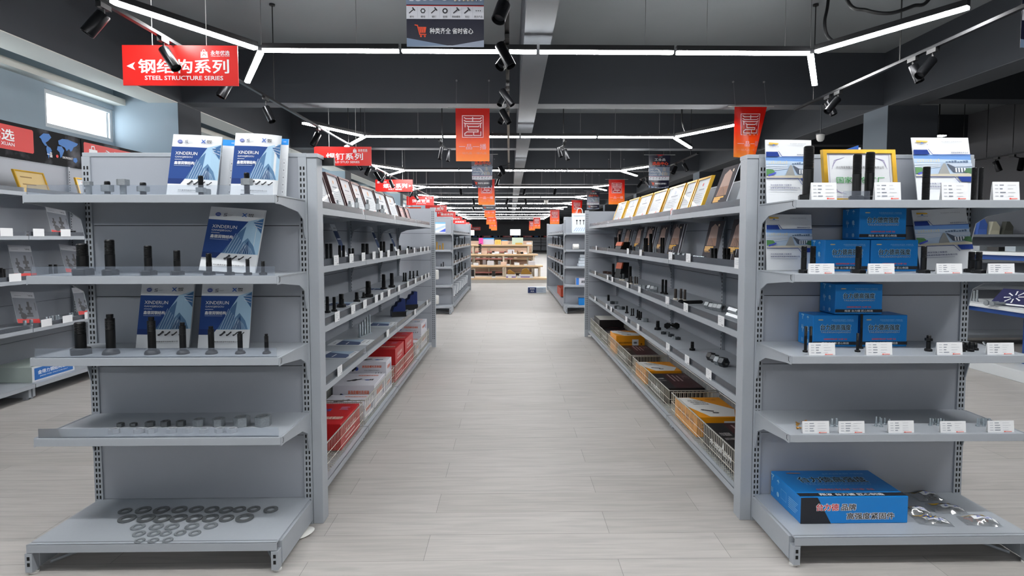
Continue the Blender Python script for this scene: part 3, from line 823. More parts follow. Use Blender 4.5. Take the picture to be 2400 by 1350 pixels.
def bay(name, lab, org, rz, L, s, zs, D=0.38, h=1.66, zb=0.10, near_post=True, guards=True, header=0.0, group=None, D_base=None, slot_face=None):
    """wall or aisle bay. local y runs along the aisle, local x=0 is the shelf edge, s*x is depth"""
    r = root(name, lab, 'shelving', org, rz, group)
    Db = D_base or D
    b0, b1 = s * D, s * (D + 0.018)
    mb = MB(); panel_boards(mb, 0.001, L - 0.001, zb, h - 0.008, 'x', b0, b1); mb.build('back_panel', [PANELM, SLOT], r)
    mb = MB().box(b0 + s * -0.003, 0.001, h - 0.01, b1, L - 0.001, h); mb.build('top_cap', STEEL, r)
    for yy in ([0.013] if near_post else []) + [L - 0.013]:
        upright(r, min(b0 - s * 0.022, b1), max(b0 - s * 0.022, b1), yy - 0.012, yy + 0.012, h, '-x' if s > 0 else '+x', (yy,))
    for z in zs:
        mb = MB().box(0, 0.006, z - 0.006, s * (D - 0.001), L - 0.006, z)
        mb.box(-s * 0.002, 0.004, z - 0.031, s * 0.003, L - 0.004, z)
        mb.box(s * D * 0.4, 0.02, z - 0.022, s * D * 0.48, L - 0.02, z - 0.006)
        sh = mb.build('shelf', STEEL, r)
        for yy in (0.004, L - 0.004):
            MB().prism([(s * (D + y * D), zz + z) for y, zz in BRK], 'y', yy - 0.0015, yy + 0.0015).build('bracket', STEEL, sh)
        if guards:
            MB().box(s * 0.006, 0.012, z + 0.0005, s * 0.0085, L - 0.012, z + 0.034).build('front_guard', ACRYL, sh)
    mb = MB().box(0, 0.006, zb - 0.006, s * (D - 0.001), L - 0.006, zb)
    mb.box(-s * 0.002, 0.004, zb - 0.031, s * 0.003, L - 0.004, zb)
    mb.build('base_deck', STEEL, r)
    for yy in (0.02, L - 0.02):
        MB().box(s * 0.03, yy - 0.012, 0.018, s * D, yy + 0.012, zb - 0.007).box(s * 0.05, yy - 0.012, 0.0, s * 0.08, yy + 0.012, 0.019).build('base_leg', STEEL, r)
    return r
ZS_L = (1.467, 1.153, 0.833, 0.515)
ZS_R = (1.450, 1.158, 0.831, 0.513)
STAND_W = end_stand('end_stand', 'grey end stand with washers lying on its base deck', -1.872, -0.896, 2.58, ZS_L)
STAND_B = end_stand('end_stand', 'grey end stand holding the blue printed boxes', 1.112, 2.088, 2.58, ZS_R, guards=False)
STAND_W['group'] = STAND_B['group'] = 'end stands facing the entrance'
# gondola posts that close the aisle bays beside the stands
AZL = (1.445, 1.163, 0.870, 0.578)
AZR = (1.450, 1.160, 0.860, 0.550)
GL = root('gondola_post', 'plain wide grey post between washer stand and red-box gondola', 'post', (-0.895, 2.575, 0))
MB().box(0, 0, 0.0, 0.044, 0.075, 1.655).build('post', STEEL, GL, bevel=0.002)
MB().box(0.001, -0.006, 1.655, 0.05, 0.08, 1.672).build('cap', STEEL, GL)
MB().box(0.0, 0.081, 1.63, 0.095, 0.1, 1.665).build('end_hook', BLACKM, GL)
GR = root('gondola_post', 'plain wide grey post between blue-box stand and yellow-box gondola', 'post', (1.111, 2.575, 0))
MB().box(-0.052, 0, 0.0, 0, 0.075, 1.655).build('post', STEEL, GR, bevel=0.002)
MB().box(-0.052, -0.004, 1.655, -0.001, 0.08, 1.672).build('cap', STEEL, GR)
NB = ('bay beside the front stand', 'second bay from the front stand', 'third bay from the front stand', 'last bay before the cross aisle')
LY = [2.65, 3.63, 4.62, 5.66, 6.60]
for k in range(4):
    bay('shelf_bay', 'grey shelving bay of red-box gondola, ' + NB[k], (-0.905, LY[k], 0), 0, LY[k + 1] - LY[k], -1, AZL, near_post=(k == 0), group='red-box gondola bays')
THR = math.radians(0.6)
RYL = [0.0, 1.18, 2.36, 3.54, 4.80]
def rp(x, y, z=0.0):
    """point in the frame of the yellow-box gondola (x from its shelf edge, y along it)"""
    return Vector((1.075 + x * math.cos(THR) - y * math.sin(THR), 2.65 + x * math.sin(THR) + y * math.cos(THR), z))
for k in range(4):
    bay('shelf_bay', 'grey shelving bay of yellow-box gondola, ' + NB[k], rp(0, RYL[k]), THR, RYL[k + 1] - RYL[k], 1, AZR, near_post=(k == 0), group='yellow-box gondola bays')
def end_panel(lab, x0, x1, y, h=1.66, slot_at=None):
    r = root('gondola_end', lab, 'shelving', ((x0 + x1) / 2, y, 0)); hw = (x1 - x0) / 2
    mb = MB(); panel_boards(mb, -hw + 0.04, hw - 0.04, 0.02, h - 0.01, 'y', 0, 0.018); mb.build('back_panel', [PANELM, SLOT], r)
    for s in (-1, 1):
        a, b = sorted((s * hw, s * (hw - 0.045)))
        upright(r, a, b, -0.006, 0.04, h, '-y', ((a + b) / 2 - 0.009, (a + b) / 2 + 0.009))
    return r
end_panel('grey end panel closing the red-box gondola at the cross aisle', -1.84, -0.885, 6.83)
end_panel('grey end panel closing the yellow-box gondola at the cross aisle', 0.985, 1.94, 7.52)
# second gondolas beyond the cross aisle
Z2 = (1.36, 1.08, 0.80, 0.48)
end_stand('end_stand', 'grey end stand with gold candles of studs beyond the cross aisle', -1.98, -1.0, 10.15, (1.39, 1.10, 0.81, 0.49), guards=False, zb=0.14)
end_stand('end_stand', 'grey end stand topped by white carrier bag beyond the cross aisle', 0.955, 1.93, 10.2, (1.39, 1.10, 0.81, 0.49), guards=False, zb=0.14)
for k in range(4):
    bay('shelf_bay', 'grey far shelving bay behind the gold stud stand, %s from its stand' % ORD[k + 1], (-0.99, 10.22 + k * 1.03, 0), 0, 1.03, -1, (1.40, 1.13, 0.85, 0.56) if k < 9 else Z2, near_post=(k == 0), group='far shelving bays')
    bay('shelf_bay', 'grey far shelving bay behind the carrier bag stand, %s from its stand' % ORD[k + 1], (0.945, 10.27 + k * 1.03, 0), 0, 1.03, 1, (1.40, 1.13, 0.85, 0.56), near_post=(k == 0), group='far shelving bays')
end_panel('grey end panel closing the far gondola before the wooden tables', -1.92, -0.975, 14.42)
end_panel('grey end panel beside the fallen carton at the far aisle end', 0.93, 1.9, 14.47)
# wall shelving
WLB = (2.66, 3.66, 4.66, 5.66, 6.66)
for k in range(5):
    bay('wall_shelving_bay', 'grey wall shelving bay under the black sign boards, %s from the entrance' % ORD[k + 1], (-3.83, WLB[k], 0), 0, 1.0, -1, (1.665, 1.318, 0.968, 0.575), D=0.42, h=1.98, zb=0.125, near_post=(k == 0), group='wall shelving bays')
def cloud_mat():
    m = M('black_cloud_print', (17, 18, 23), 0.6, var=0.9, scale=3.2, spec=0.15)
    nt = m.node_tree; mx = [n for n in nt.nodes if n.type == 'MIX'][0]; nz = [n for n in nt.nodes if n.type == 'TEX_NOISE'][0]
    mx.inputs['A'].default_value = (*lin((13, 14, 18)), 1); mx.inputs['B'].default_value = (*lin((112, 114, 120)), 1)
    cr = nt.nodes.new('ShaderNodeValToRGB'); cr.color_ramp.elements[0].position = 0.52; cr.color_ramp.elements[1].position = 0.80
    nt.links.new(nz.outputs['Fac'], cr.inputs[0]); nt.links.new(cr.outputs[0], mx.inputs['Factor'])
    return m
NAVYB = cloud_mat()
MAPB = C(22, 104, 176)
REDB = C(206, 44, 42)
def wall_sign(y0, y1, lab, z0=1.982, z1=2.285, zoomed=True):
    r = root('header_board', lab, 'sign', (-4.235, y0, z0), 0, 'black header boards over the wall shelving')
    L, H = y1 - y0, z1 - z0
    MB().box(-0.02, 0.003, 0, 0, L - 0.003, H).build('board', NAVYB, r)
    P = Print()
    # reader's u runs along +y seen from the aisle
    a, b = 0.02 * L, 0.648 * L
    P.poly([(a, H * 0.26), (a + 0.01, H * 0.22), (b - 0.01, H * 0.22), (b, H * 0.26), (b, H * 0.86), (b - 0.01, H * 0.90), (a + 0.01, H * 0.90), (a, H * 0.86)], REDB)
    logo_bag(P, a + 0.13, H * 0.58, 0.14, WHITE, REDB)
    P.text('永年优选', a + (b - a) * 0.54, H * 0.62, WHITE, w=(b - a) * 0.52, h=0.095, bold=0.03)
    P.text('YONG NIAN YOU XUAN', a + (b - a) * 0.54, H * 0.37, WHITE, w=(b - a) * 0.52, h=0.028, bold=0.02)
    def mp(pts):
        P.poly([(L * (0.68 + 0.31 * x), H * (0.12 + 0.8 * y_)) for x, y_ in pts], MAPB)
    mp([(0.02, 0.78), (0.12, 0.95), (0.25, 0.98), (0.30, 0.86), (0.22, 0.70), (0.16, 0.62), (0.20, 0.52), (0.15, 0.50), (0.09, 0.62), (0.06, 0.74)])
    mp([(0.19, 0.52), (0.27, 0.46), (0.30, 0.36), (0.24, 0.20), (0.22, 0.04), (0.19, 0.22), (0.17, 0.40)])
    mp([(0.46, 0.80), (0.56, 0.90), (0.70, 0.92), (0.96, 0.84), (0.92, 0.74), (0.84, 0.66), (0.80, 0.52), (0.76, 0.46), (0.72, 0.56), (0.66, 0.46), (0.62, 0.58), (0.54, 0.62), (0.47, 0.66)])
    mp([(0.44, 0.58), (0.54, 0.60), (0.60, 0.46), (0.54, 0.22), (0.50, 0.14), (0.48, 0.36), (0.42, 0.44)])
    mp([(0.82, 0.22), (0.90, 0.26), (0.93, 0.14), (0.88, 0.04), (0.82, 0.10)])
    P.text('一品', L * 0.755, H * 0.28, WHITE, w=0.06, h=0.045, bold=0.03); P.text('ONE PRODUCT', L * 0.89, H * 0.27, WHITE, w=0.13, h=0.020, bold=0.02)
    P.disc(L * 0.81, H * 0.27, 0.015, REDB, 10)
    P.build('lettering', r, plane_fn((0, 0, 0), (0, 1, 0), (0, 0, 1)))
for y0, y1, n in ((2.66, 4.20, 'board nearest the entrance'), (4.21, 5.815, 'with blue world map beside the washer stand'), (5.825, 7.43, 'whose red logo shows just over the washer stand')):
    wall_sign(y0, y1, 'black header sign on the wall shelving, ' + n.replace('nearest', 'at'))
# ------------------------------------------------------------ hardware
def thread(r, z0, z1, p=None):
    p = p or max(0.0022, r * 0.26); out = []; z = z0
    n = max(2, int((z1 - z0) / p)); p = (z1 - z0) / n
    for i in range(n):
        out += [(r * 0.90, z0 + i * p + p * 0.12), (r, z0 + i * p + p * 0.5), (r * 0.90, z0 + i * p + p * 0.88)]
    return out
def hexhead(r, h):
    m = MB(); m.ngon(6, r, 0.0, h * 0.86); m.lathe([(r * 0.87, h * 0.86), (r * 0.80, h)], 24)
    return m
def bolt(x, y, z, h, r, hr, kind, lab, cat='bolt', mat=None, group=None, rz=0.2, thr=0.45, name=None, hh=None):
    """bolt standing on its head"""
    mat = mat or BLACKOX
    t = root(name or {'hex': 'hex_bolt', 'dome': 'round_head_bolt', 'stud': 'threaded_stud', 'weld': 'weld_stud'}[kind], lab, cat, (x, y, z), rz, group)
    seg = 20 if r > 0.006 else 12
    hh = hh or max(0.006, r * 1.25)
    if kind == 'hex':
        hexhead(hr, hh).build('head', mat, t, smooth=35)
    elif kind == 'dome':
        MB().lathe([(hr, 0.0), (hr, hh * 0.25), (hr * 0.86, hh * 0.7), (hr * 0.6, hh * 0.95), (r, hh)], 24).build('head', mat, t, smooth=50)
    elif kind == 'weld':
        MB().lathe([(hr, 0.0), (hr, hh * 0.8), (hr * 0.8, hh), (r * 1.02, hh)], 20).build('ferrule', M('white_ceramic', (214, 208, 196), 0.6), t, smooth=40)
    else:
        hh = 0.0
    zt = h * (1 - thr) + hh * thr
    if kind == 'dome':
        prof = [(r * 0.94, hh * 0.9), (r * 0.94, zt)] + thread(r, zt, h * 0.90) + [(r * 0.62, h * 0.905), (r * 0.62, h * 0.92), (r * 0.7, h * 0.925), (r * 0.7, h)]
    elif kind == 'weld':
        prof = [(r, hh * 0.9), (r, h - 0.002), (r * 0.9, h)]
    else:
        prof = ([(r * 0.97, hh * 0.9), (r * 0.97, zt)] if hh or thr < 1 else [(r * 0.9, 0)]) + thread(r, zt, h - r * 0.15) + [(r * 0.80, h)]
    MB().lathe(prof, seg).build('shank', mat, t, smooth=35)
    return t
def bolt_px(px, ytop, Y, z, ws, wh, kind, lab, **kw):
    p = at_y(px, ytop, Y); k = Y / F / 2
    return bolt(p.x, Y, z + 0.0004, max(0.012, p.z - z), ws * k, wh * k, kind, lab, **kw)
def nut(x, y, z, r, h, lab, mat=None, rz=0.0, lying=False, group=None):
    m = MB(); m.ngon(6, r, 0, h, ph=0, hole=r * 0.56); m.ngon(24, r * 0.84, h, h + h * 0.05, hole=r * 0.58)
    if lying:
        m.xf(Matrix.Translation((0, 0, r * 0.866)) @ Matrix.Rotation(math.pi / 2, 4, 'X') @ Matrix.Rotation(0, 4, 'Z'))
    o = m.build('hex_nut', mat or GALV, smooth=30)
    o.location = (x, y, z + 0.0004); o.rotation_euler = (0, 0, rz)
    return tag(o, lab, 'nut', group)

# ---- bolts with nuts on the top shelf of the washer stand
ZT = ZS_L[0]
def nutted(px, ytop, ws, wn, n0, n1, lab, base=0, nutmat=GALV, shaft=DARKST, Y=2.315):
    k = Y / F / 2; p = at_y(px, ytop, Y); h = p.z - ZT
    t = root('bolt_with_nut', lab, 'bolt', (p.x, Y, ZT + 0.0004), 0.3, 'bolts with nuts on the top shelf')
    r = ws * k
    MB().lathe([(r * 0.95, 0.0)] + thread(r, 0.004, h - 0.003) + [(r * 0.8, h)], 18).build('shank', shaft, t, smooth=35)
    za, zb = at_y(px, n1, Y).z - ZT, at_y(px, n0, Y).z - ZT
    MB().ngon(6, wn * k, max(0, za), zb, hole=r * 0.9).build('nut', nutmat, t)
    if base:
        MB().lathe([(base * k, 0), (base * k, 0.006)], 24).build('washer', GALV, t, smooth=40)
for i, a in enumerate(((207, 426, 13, 20, 426, 435, 0), (251, 425, 13, 27, 434, 449, 21), (288, 420, 14, 27, 421, 435, 0), (335, 428, 14, 27, 437, 449, 0), (470, 412, 12, 22, 440, 451, 0), (578, 405, 13, 26, 419, 434, 29))):
    nutted(*a[:6], 'black bolt with grey nut on washer stand top shelf, %s from the wall side' % ORD[i + 1], base=a[6], shaft=BLACKOX if i in (1, 3, 4, 5) else GALV)
nut(at_y(479, 430, 2.36).x, 2.37, ZT, 0.019, 0.030, 'grey nut behind the bolt before the first top-shelf catalogue', GALV, 0.2)
# ---- second and third shelf of the washer stand
for i, (px, yt, ws, wh) in enumerate(((192, 571, 25, 47), (256, 562, 21, 37), (346, 576, 17, 37), (414, 587, 15, 31), (489, 594, 13, 27), (537, 604, 11, 23), (580, 608, 9, 19), (616, 612, 9, 18))):
    bolt_px(px, yt, 2.315, ZS_L[1], ws, wh, 'hex', 'black hex bolt on washer stand second shelf, %s tallest from the wall side' % ORD[i + 1] if i else 'thick black hex bolt at the wall end of the washer stand second shelf', thr=0.5, group='black hex bolts in order of size')
for i, (px, yt, ws, wh) in enumerate(((187, 755, 24, 46), (257, 737, 21, 36), (354, 743, 18, 33), (427, 756, 15, 28), (494, 765, 14, 27), (562, 777, 12, 23), (624, 783, 10, 19))):
    bolt_px(px, yt, 2.33, ZS_L[2], ws, wh, 'hex' if i == 0 else 'dome', ('thick black hex bolt at the wall end of the washer stand third shelf' if i == 0 else 'black round-head bolt on washer stand third shelf, %s counted from the wall side' % ORD[i + 1]), thr=0.45, group='black round-head bolts in order of size')
# ---- nuts on the fourth shelf
def nut_px(px, yf, w, hpx, z, lab, rz, mat=GALV):
    p = at_z(px, yf, z); r = w * p.y / F / 2
    nut(p.x, p.y + r * 0.9, z, r, hpx * p.y / F * 0.88, lab, mat, rz, group='galvanised nuts in two rows')
for i, (x, y0, y1, w) in enumerate(((833, 750, 785, 52), (925, 750, 782, 48), (1037, 742, 785, 65), (1147, 735, 785, 66), (1257, 735, 783, 63), (1380, 722, 783, 80), (1520, 717, 785, 88), (1680, 707, 788, 110), (1830, 702, 787, 116))):
    nut_px(x / 3, 740 + y1 / 3, w / 3, (y1 - y0) / 3 - 3, ZS_L[3], 'grey hex nut in back row on washer stand fourth shelf, %s smallest' % ORD[i + 1], 0.25 + 0.2 * (i % 3), GALV if i > 4 else M('dull_grey_steel', (104, 108, 110), 0.5, 0.5, var=0.2, scale=120))
for i, (x, y0, y1, w) in enumerate(((780, 788, 837, 74), (957, 787, 835, 74), (1047, 785, 832, 72), (1190, 783, 833, 70), (1308, 780, 830, 68), (1418, 785, 832, 68), (1530, 782, 828, 68), (1617, 782, 830, 72))):
    nut_px(x / 3, 740 + y1 / 3, w / 3, (y1 - y0) / 3 - 5, ZS_L[3], 'pale hex nut in front row on washer stand fourth shelf, %s from the wall side' % ORD[i + 1], 0.9 + 0.3 * (i % 4), M('pale_zinc_flake', (196, 200, 204), 0.45, 0.4, var=0.15, scale=150))
# ---- washers on the base deck
WSH = {}
def washer(px, py, w, lab, zz, mat):
    p = at_z(px, py, zz); r = w * p.y / F / 2
    o = MB().ngon(28, r, 0, r * 0.16, hole=r * 0.56).build('flat_washer', mat, smooth=40)
    o.location = (p.x, p.y, zz + 0.001)
    tag(o, lab, 'washer', 'flat washers in five rows')
rows = [[(878, 892, 85), (1008, 885, 102), (1135, 885, 105), (1262, 882, 100), (1380, 880, 95), (1490, 882, 95), (1590, 885, 92), (1683, 880, 88), (1785, 878, 88), (1905, 882, 98)],
        [(893, 947, 116), (1028, 945, 116), (1142, 947, 112), (1257, 944, 112), (1368, 945, 108), (1480, 943, 110), (1594, 944, 100), (1720, 942, 122)],
        [(970, 1004, 94), (1100, 1002, 94), (1210, 1003, 94), (1350, 1000, 94), (1483, 996, 92)],
        [(977, 1052, 84), (1082, 1050, 84), (1166, 1049, 76), (1267, 1046, 80), (1370, 1047, 80)],
        [(983, 1099, 70), (1077, 1098, 70), (1180, 1095, 70)]]
for j, rw in enumerate(rows):
    for i, (x, y, w) in enumerate(rw):
        washer(x / 3, 900 + y / 3 + 2, w / 3, 'grey washer on washer stand base, %s row from back, %s from wall side' % (ORD[j + 1], ORD[i + 1]), 0.12, GALV if j in (2, 3, 4) else M('dull_washer_steel', (120, 124, 126), 0.45, 0.6, var=0.2, scale=120))

# ------------------------------------------------------------ catalogues
def lean_fn(w, h, lean, roll, bend, b0=0.35):
    cl, sl, cr, sr = math.cos(lean), math.sin(lean), math.cos(roll), math.sin(roll)
    def f(u, v, d):
        a = u - w / 2; t = max(0.0, u / w - b0)
        yb = bend * t * t * w * 4
        x, q = a * cr - v * sr, v * cr + a * sr + w / 2 * abs(sr)
        return Vector((x - bend * t * t * w * 0.8, q * sl + (yb - d) * cl, q * cl - (yb - d) * sl * 0.0))
    return f
def catalogue(x, y, z, w, h, lean, roll, bend, lab, art, rz=0.0, thick=0.004, name='catalogue', cover=None, group=None, cat='catalogue'):
    r = root(name, lab, cat, (x, y, z + 0.0006), rz, group)
    fn = lean_fn(w, h, lean, roll, bend)
    sheet(fn, w, h, 10, 8, thick).build('cover', cover or PAPER, r, smooth=60)
    P = Print(); art(P, w, h)
    P.build('cover_print', r, fn, 0.00012, cut=w / 6 if bend else 0.0, base=0.0005)
    return r
BLU1, BLU2, SKY, BLD = C(42, 72, 134, 30), C(34, 56, 112, 30), C(168, 202, 226, 30), C(96, 132, 168, 30)
def art_xinderun(P, w, h):
    S = lambda q: [(a * w, b * h) for a, b in q]
    P.poly(S([(0.0, 0.285), (1, 0.285), (1, 0.87), (0.72, 0.80), (0.0, 0.80)]), SKY)
    P.poly(S([(0, 0.205), (0.27, 0.205), (0.36, 0.30), (0, 0.30)]), BLU2)
    P.poly(S([(0, 0.29), (0.36, 0.29), (0.74, 0.80), (0, 0.80)]), BLU1)
    P.poly(S([(0.36, 0.29), (0.66, 0.29), (0.72, 0.72), (0.62, 0.63)]), C(84, 120, 160, 30))
    P.poly(S([(0.50, 0.29), (0.78, 0.54), (0.90, 0.42), (0.96, 0.29)]), BLD)
    P.poly(S([(0.64, 0.29), (0.80, 0.50), (0.84, 0.29)]), C(52, 84, 124, 30))
    for i in range(7):
        P.line(S([(0.42 + 0.05 * i, 0.295), (0.56 + 0.035 * i, 0.60 - 0.03 * i)]), 0.0014, C(204, 224, 238, 30)); P.line(S([(0.70 + 0.035 * i, 0.295), (0.74 + 0.02 * i, 0.47 - 0.015 * i)]), 0.0011, C(190, 214, 232, 30))
    P.poly(S([(0.84, 0.79), (1, 0.86), (1, 0.62)]), C(70, 110, 156, 30))
    for i in range(3): P.line(S([(0.86, 0.80 - 0.03 * i), (0.99, 0.80 - 0.05 * i)]), 0.0016, WHITE)
    P.text('XINDERUN', 0.10 * w, 0.695 * h, WHITE, w=0.46 * w, h=0.05 * h, align='l', bold=0.005)
    P.text('GANGJIEGOU', 0.10 * w, 0.632 * h, WHITE, w=0.37 * w, h=0.034 * h, align='l')
    P.rect(0.10 * w, 0.592 * h, 0.26 * w, 0.598 * h, WHITE)
    P.text('鑫德润钢结构', 0.10 * w, 0.54 * h, WHITE, w=0.42 * w, h=0.052 * h, align='l', bold=0.035)
    P.rect(0.10 * w, 0.492 * h, 0.45 * w, 0.497 * h, C(190, 205, 230))
    P.disc(0.17 * w, 0.885 * h, 0.052 * w, C(84, 100, 170), 20, 0.04 * w); P.text('GJG', 0.17 * w, 0.885 * h, WHITE, w=0.06 * w, h=0.016 * h)
    P.line([(0.335 * w, 0.905 * h), (0.29 * w, 0.90 * h), (0.285 * w, 0.885 * h), (0.335 * w, 0.88 * h), (0.33 * w, 0.865 * h), (0.28 * w, 0.862 * h)], 0.0028, C(120, 124, 134))
    P.rect(0.36 * w, 0.884 * h, 0.45 * w, 0.887 * h, C(160, 164, 170)); P.rect(0.36 * w, 0.876 * h, 0.43 * w, 0.879 * h, C(160, 164, 170))
    P.text('X', 0.66 * w, 0.897 * h, C(36, 90, 180), w=0.09 * w, h=0.055 * h, bold=0.05)
    P.text('鑫德润', 0.775 * w, 0.913 * h, INK, w=0.09 * w, h=0.022 * h, bold=0.03); P.text('XDR', 0.775 * w, 0.885 * h, INK, w=0.09 * w, h=0.024 * h, bold=0.04)
    for i in range(4):
        a, b = (0.46 + 0.13 * i) * w, 0.225 * h
        P.line([(a, b - 0.016 * h), (a + 0.05 * w, b + 0.020 * h)], 0.007 - 0.001 * i, INK); P.disc(a + 0.056 * w, b + 0.024 * h, 0.026 * w - 0.002 * i, INK, 6); P.disc(a - 0.004, b - 0.02 * h, 0.02 * w, INK, 6)
    P.text('河北鑫德润紧固件科技有限公司', 0.53 * w, 0.105 * h, INK, w=0.56 * w, h=0.022 * h, bold=0.015)
    P.text('HEBEI XINDERUN FASTENER TECHNOLOGY CO., LTD', 0.53 * w, 0.078 * h, GREYINK, w=0.56 * w, h=0.008 * h)
def art_leaflet(P, w, h):
    P.rect(0, 0.90 * h, w, h, C(22, 140, 226)); P.text('XDR润德', 0.72 * w, 0.95 * h, WHITE, w=0.2 * w, h=0.022 * h)
    R = random.Random(5)
    for j in range(5):
        P.rect(0.60 * w, (0.66 - 0.12 * j) * h, 0.86 * w, (0.662 - 0.12 * j) * h, GREYINK); P.frame(0.62 * w, (0.56 - 0.12 * j) * h, 0.88 * w, (0.64 - 0.12 * j) * h, 0.0006, C(180, 180, 184)); P.rect(0.72 * w, (0.59 - 0.12 * j) * h, 0.78 * w, (0.61 - 0.12 * j) * h, C(120, 122, 128))
def cat_px(bl, br, ytop, Yb, z, lean, roll, bend, lab, art, **kw):
    a, b = at_y(bl, 558, Yb), at_y(br, 558, Yb)
    w = b.x - a.x
    h = 0.25
    for _ in range(4):
        zt = at_y((bl + br) / 2, ytop, Yb + h * math.sin(lean)).z; h = (zt - z) / math.cos(lean)
    return catalogue((a.x + b.x) / 2, Yb, z, w, h, lean, roll, bend, lab, art, **kw)
G1 = 'white and blue catalogues of one firm'
cat_px(515, 548, 329, 2.53, ZT, 0.08, -0.06, 0.0, 'white leaflet with blue head behind the first top-shelf catalogue', art_leaflet, group='blue-headed leaflets', name='leaflet', cat='leaflet')
cat_px(640, 672, 326, 2.53, ZT, 0.08, -0.04, 0.0, 'white leaflet with blue head behind the catalogue by the post', art_leaflet, group='blue-headed leaflets', name='leaflet', cat='leaflet')
cat_px(392, 503, 318, 2.43, ZT, 0.20, -0.03, 0.10, 'blue XINDERUN catalogue on the top shelf, farther from the post', art_xinderun, group=G1)
cat_px(541, 645, 314, 2.43, ZT, 0.20, -0.02, 0.16, 'blue XINDERUN catalogue on the top shelf beside the post', art_xinderun, group=G1)
cat_px(462, 590, 492, 2.38, ZS_L[1], 0.28, -0.07, 0.10, 'blue XINDERUN catalogue alone on the second shelf', art_xinderun, group=G1, thick=0.012)
cat_px(308, 428, 664, 2.43, ZS_L[2], 0.18, -0.02, 0.10, 'blue XINDERUN catalogue on the third shelf behind the tall bolt', art_xinderun, group=G1, thick=0.008)
cat_px(455, 575, 664, 2.43, ZS_L[2], 0.18, -0.01, 0.02, 'blue XINDERUN catalogue on the third shelf nearer the post', art_xinderun, group=G1)
# ------------------------------------------------------------ blue-box stand
NAVY2 = C(36, 62, 140, 30)
def art_factory(P, w, h):
    S = lambda q: [(a * w, b * h) for a, b in q]
    P.rect(0, 0.40 * h, w, 0.735 * h, C(176, 196, 218, 30))
    P.rect(0, 0.62 * h, w, 0.735 * h, C(112, 154, 214, 30)); P.poly(S([(0, 0.62), (1, 0.62), (1, 0.655), (0, 0.675)]), C(186, 206, 226, 30))
    for i in range(9): P.rect((0.06 + 0.045 * i) * w, 0.62 * h, (0.085 + 0.045 * i) * w, (0.645 + 0.012 * (i % 3)) * h, C(206, 206, 196))
    for i in range(8): P.rect((0.55 + 0.05 * i) * w, 0.615 * h, (0.59 + 0.05 * i) * w, (0.63 + 0.006 * (i * 5 % 4)) * h, C(94, 116, 144))
    for i in range(3): P.poly(S([(0, 0.60 - 0.035 * i), (0.46, 0.60 - 0.02 * i), (0.44, 0.585 - 0.02 * i), (0, 0.575 - 0.035 * i)]), C(206, 216, 228))
    P.poly(S([(0.50, 0.60), (0.54, 0.60), (0.60, 0.44), (0.40, 0.44)]), C(150, 152, 150)); P.poly(S([(0.56, 0.60), (0.72, 0.55), (0.72, 0.46), (0.66, 0.47)]), C(74, 84, 100))
    P.poly(S([(0.56, 0.605), (1, 0.60), (1, 0.555), (0.70, 0.545)]), C(186, 198, 214))
    for i in range(6): P.rect((0.70 + 0.05 * i) * w, 0.465 * h, (0.725 + 0.05 * i) * w, 0.535 * h, C(226, 230, 234)); P.rect((0.727 + 0.05 * i) * w, 0.465 * h, (0.746 + 0.05 * i) * w, 0.53 * h, C(72, 82, 98))
    P.poly(S([(0, 0.40), (1, 0.40), (1, 0.455), (0.6, 0.44), (0.4, 0.44), (0, 0.43)]), C(196, 190, 172))
    P.poly(S([(0, 0.44), (0.18, 0.49), (0.14, 0.53), (0, 0.54)]), C(84, 138, 82)); P.poly(S([(0.04, 0.42), (0.20, 0.47), (0.20, 0.495), (0.04, 0.455)]), C(70, 84, 190))
    P.poly(S([(0.84, 0.47), (1, 0.43), (1, 0.53), (0.9, 0.53)]), C(70, 112, 74))
    P.poly(S([(0, 0.735), (0.28, 0.735), (0.24, 0.81), (0, 0.81)]), NAVY2); P.line(S([(0.26, 0.815), (0.33, 0.735), (1, 0.735)]), 0.0022, NAVY2)
    P.poly(S([(0.72, 0.40), (1, 0.40), (1, 0.32), (0.78, 0.32)]), NAVY2); P.line(S([(0, 0.395), (0.66, 0.395), (0.75, 0.30)]), 0.0022, NAVY2)
    P.poly(S([(0.06, 0.925), (0.26, 0.925), (0.26, 0.945), (0.06, 0.955)]), C(236, 190, 72)); P.poly(S([(0.13, 0.905), (0.16, 0.93), (0.19, 0.905)]), C(38, 110, 200))
    P.text('河北翔发铁路工程', 0.165 * w, 0.888 * h, C(110, 120, 150), w=0.19 * w, h=0.014 * h)
    P.text('专注紧固件 品质成就未来', 0.68 * w, 0.935 * h, C(150, 152, 160), w=0.36 * w, h=0.014 * h); P.rect(0.5 * w, 0.915 * h, 0.9 * w, 0.917 * h, C(190, 194, 200))
    P.text('国家级高新技术企业', 0.80 * w, 0.765 * h, C(52, 60, 100), w=0.30 * w, h=0.02 * h, bold=0.02)
    P.text('河北翔发铁路工程集团', 0.07 * w, 0.29 * h, C(58, 66, 118), w=0.44 * w, h=0.026 * h, align='l', bold=0.01)
    P.text('瑞泰高速铁路器材制造有限公司', 0.07 * w, 0.245 * h, C(58, 66, 118), w=0.62 * w, h=0.026 * h, align='l', bold=0.01)
    P.rect(0.07 * w, 0.205 * h, 0.64 * w, 0.21 * h, C(130, 136, 160))
G2 = 'white catalogues with a factory photograph'
cat_px(1795, 1907, 328, 2.525, ZS_R[0], 0.10, 0.0, 0.03, 'factory catalogue on the top shelf beside the post of the blue-box stand', art_factory, group=G2)
cat_px(2149, 2284, 323, 2.45, ZS_R[0], 0.20, 0.0, 0.0, 'factory catalogue on the top shelf away from the gold frame', art_factory, group=G2)
cat_px(1799, 1911, 503, 2.515, ZS_R[1], 0.10, 0.0, 0.03, 'factory catalogue on the second shelf beside the post', art_factory, group=G2)
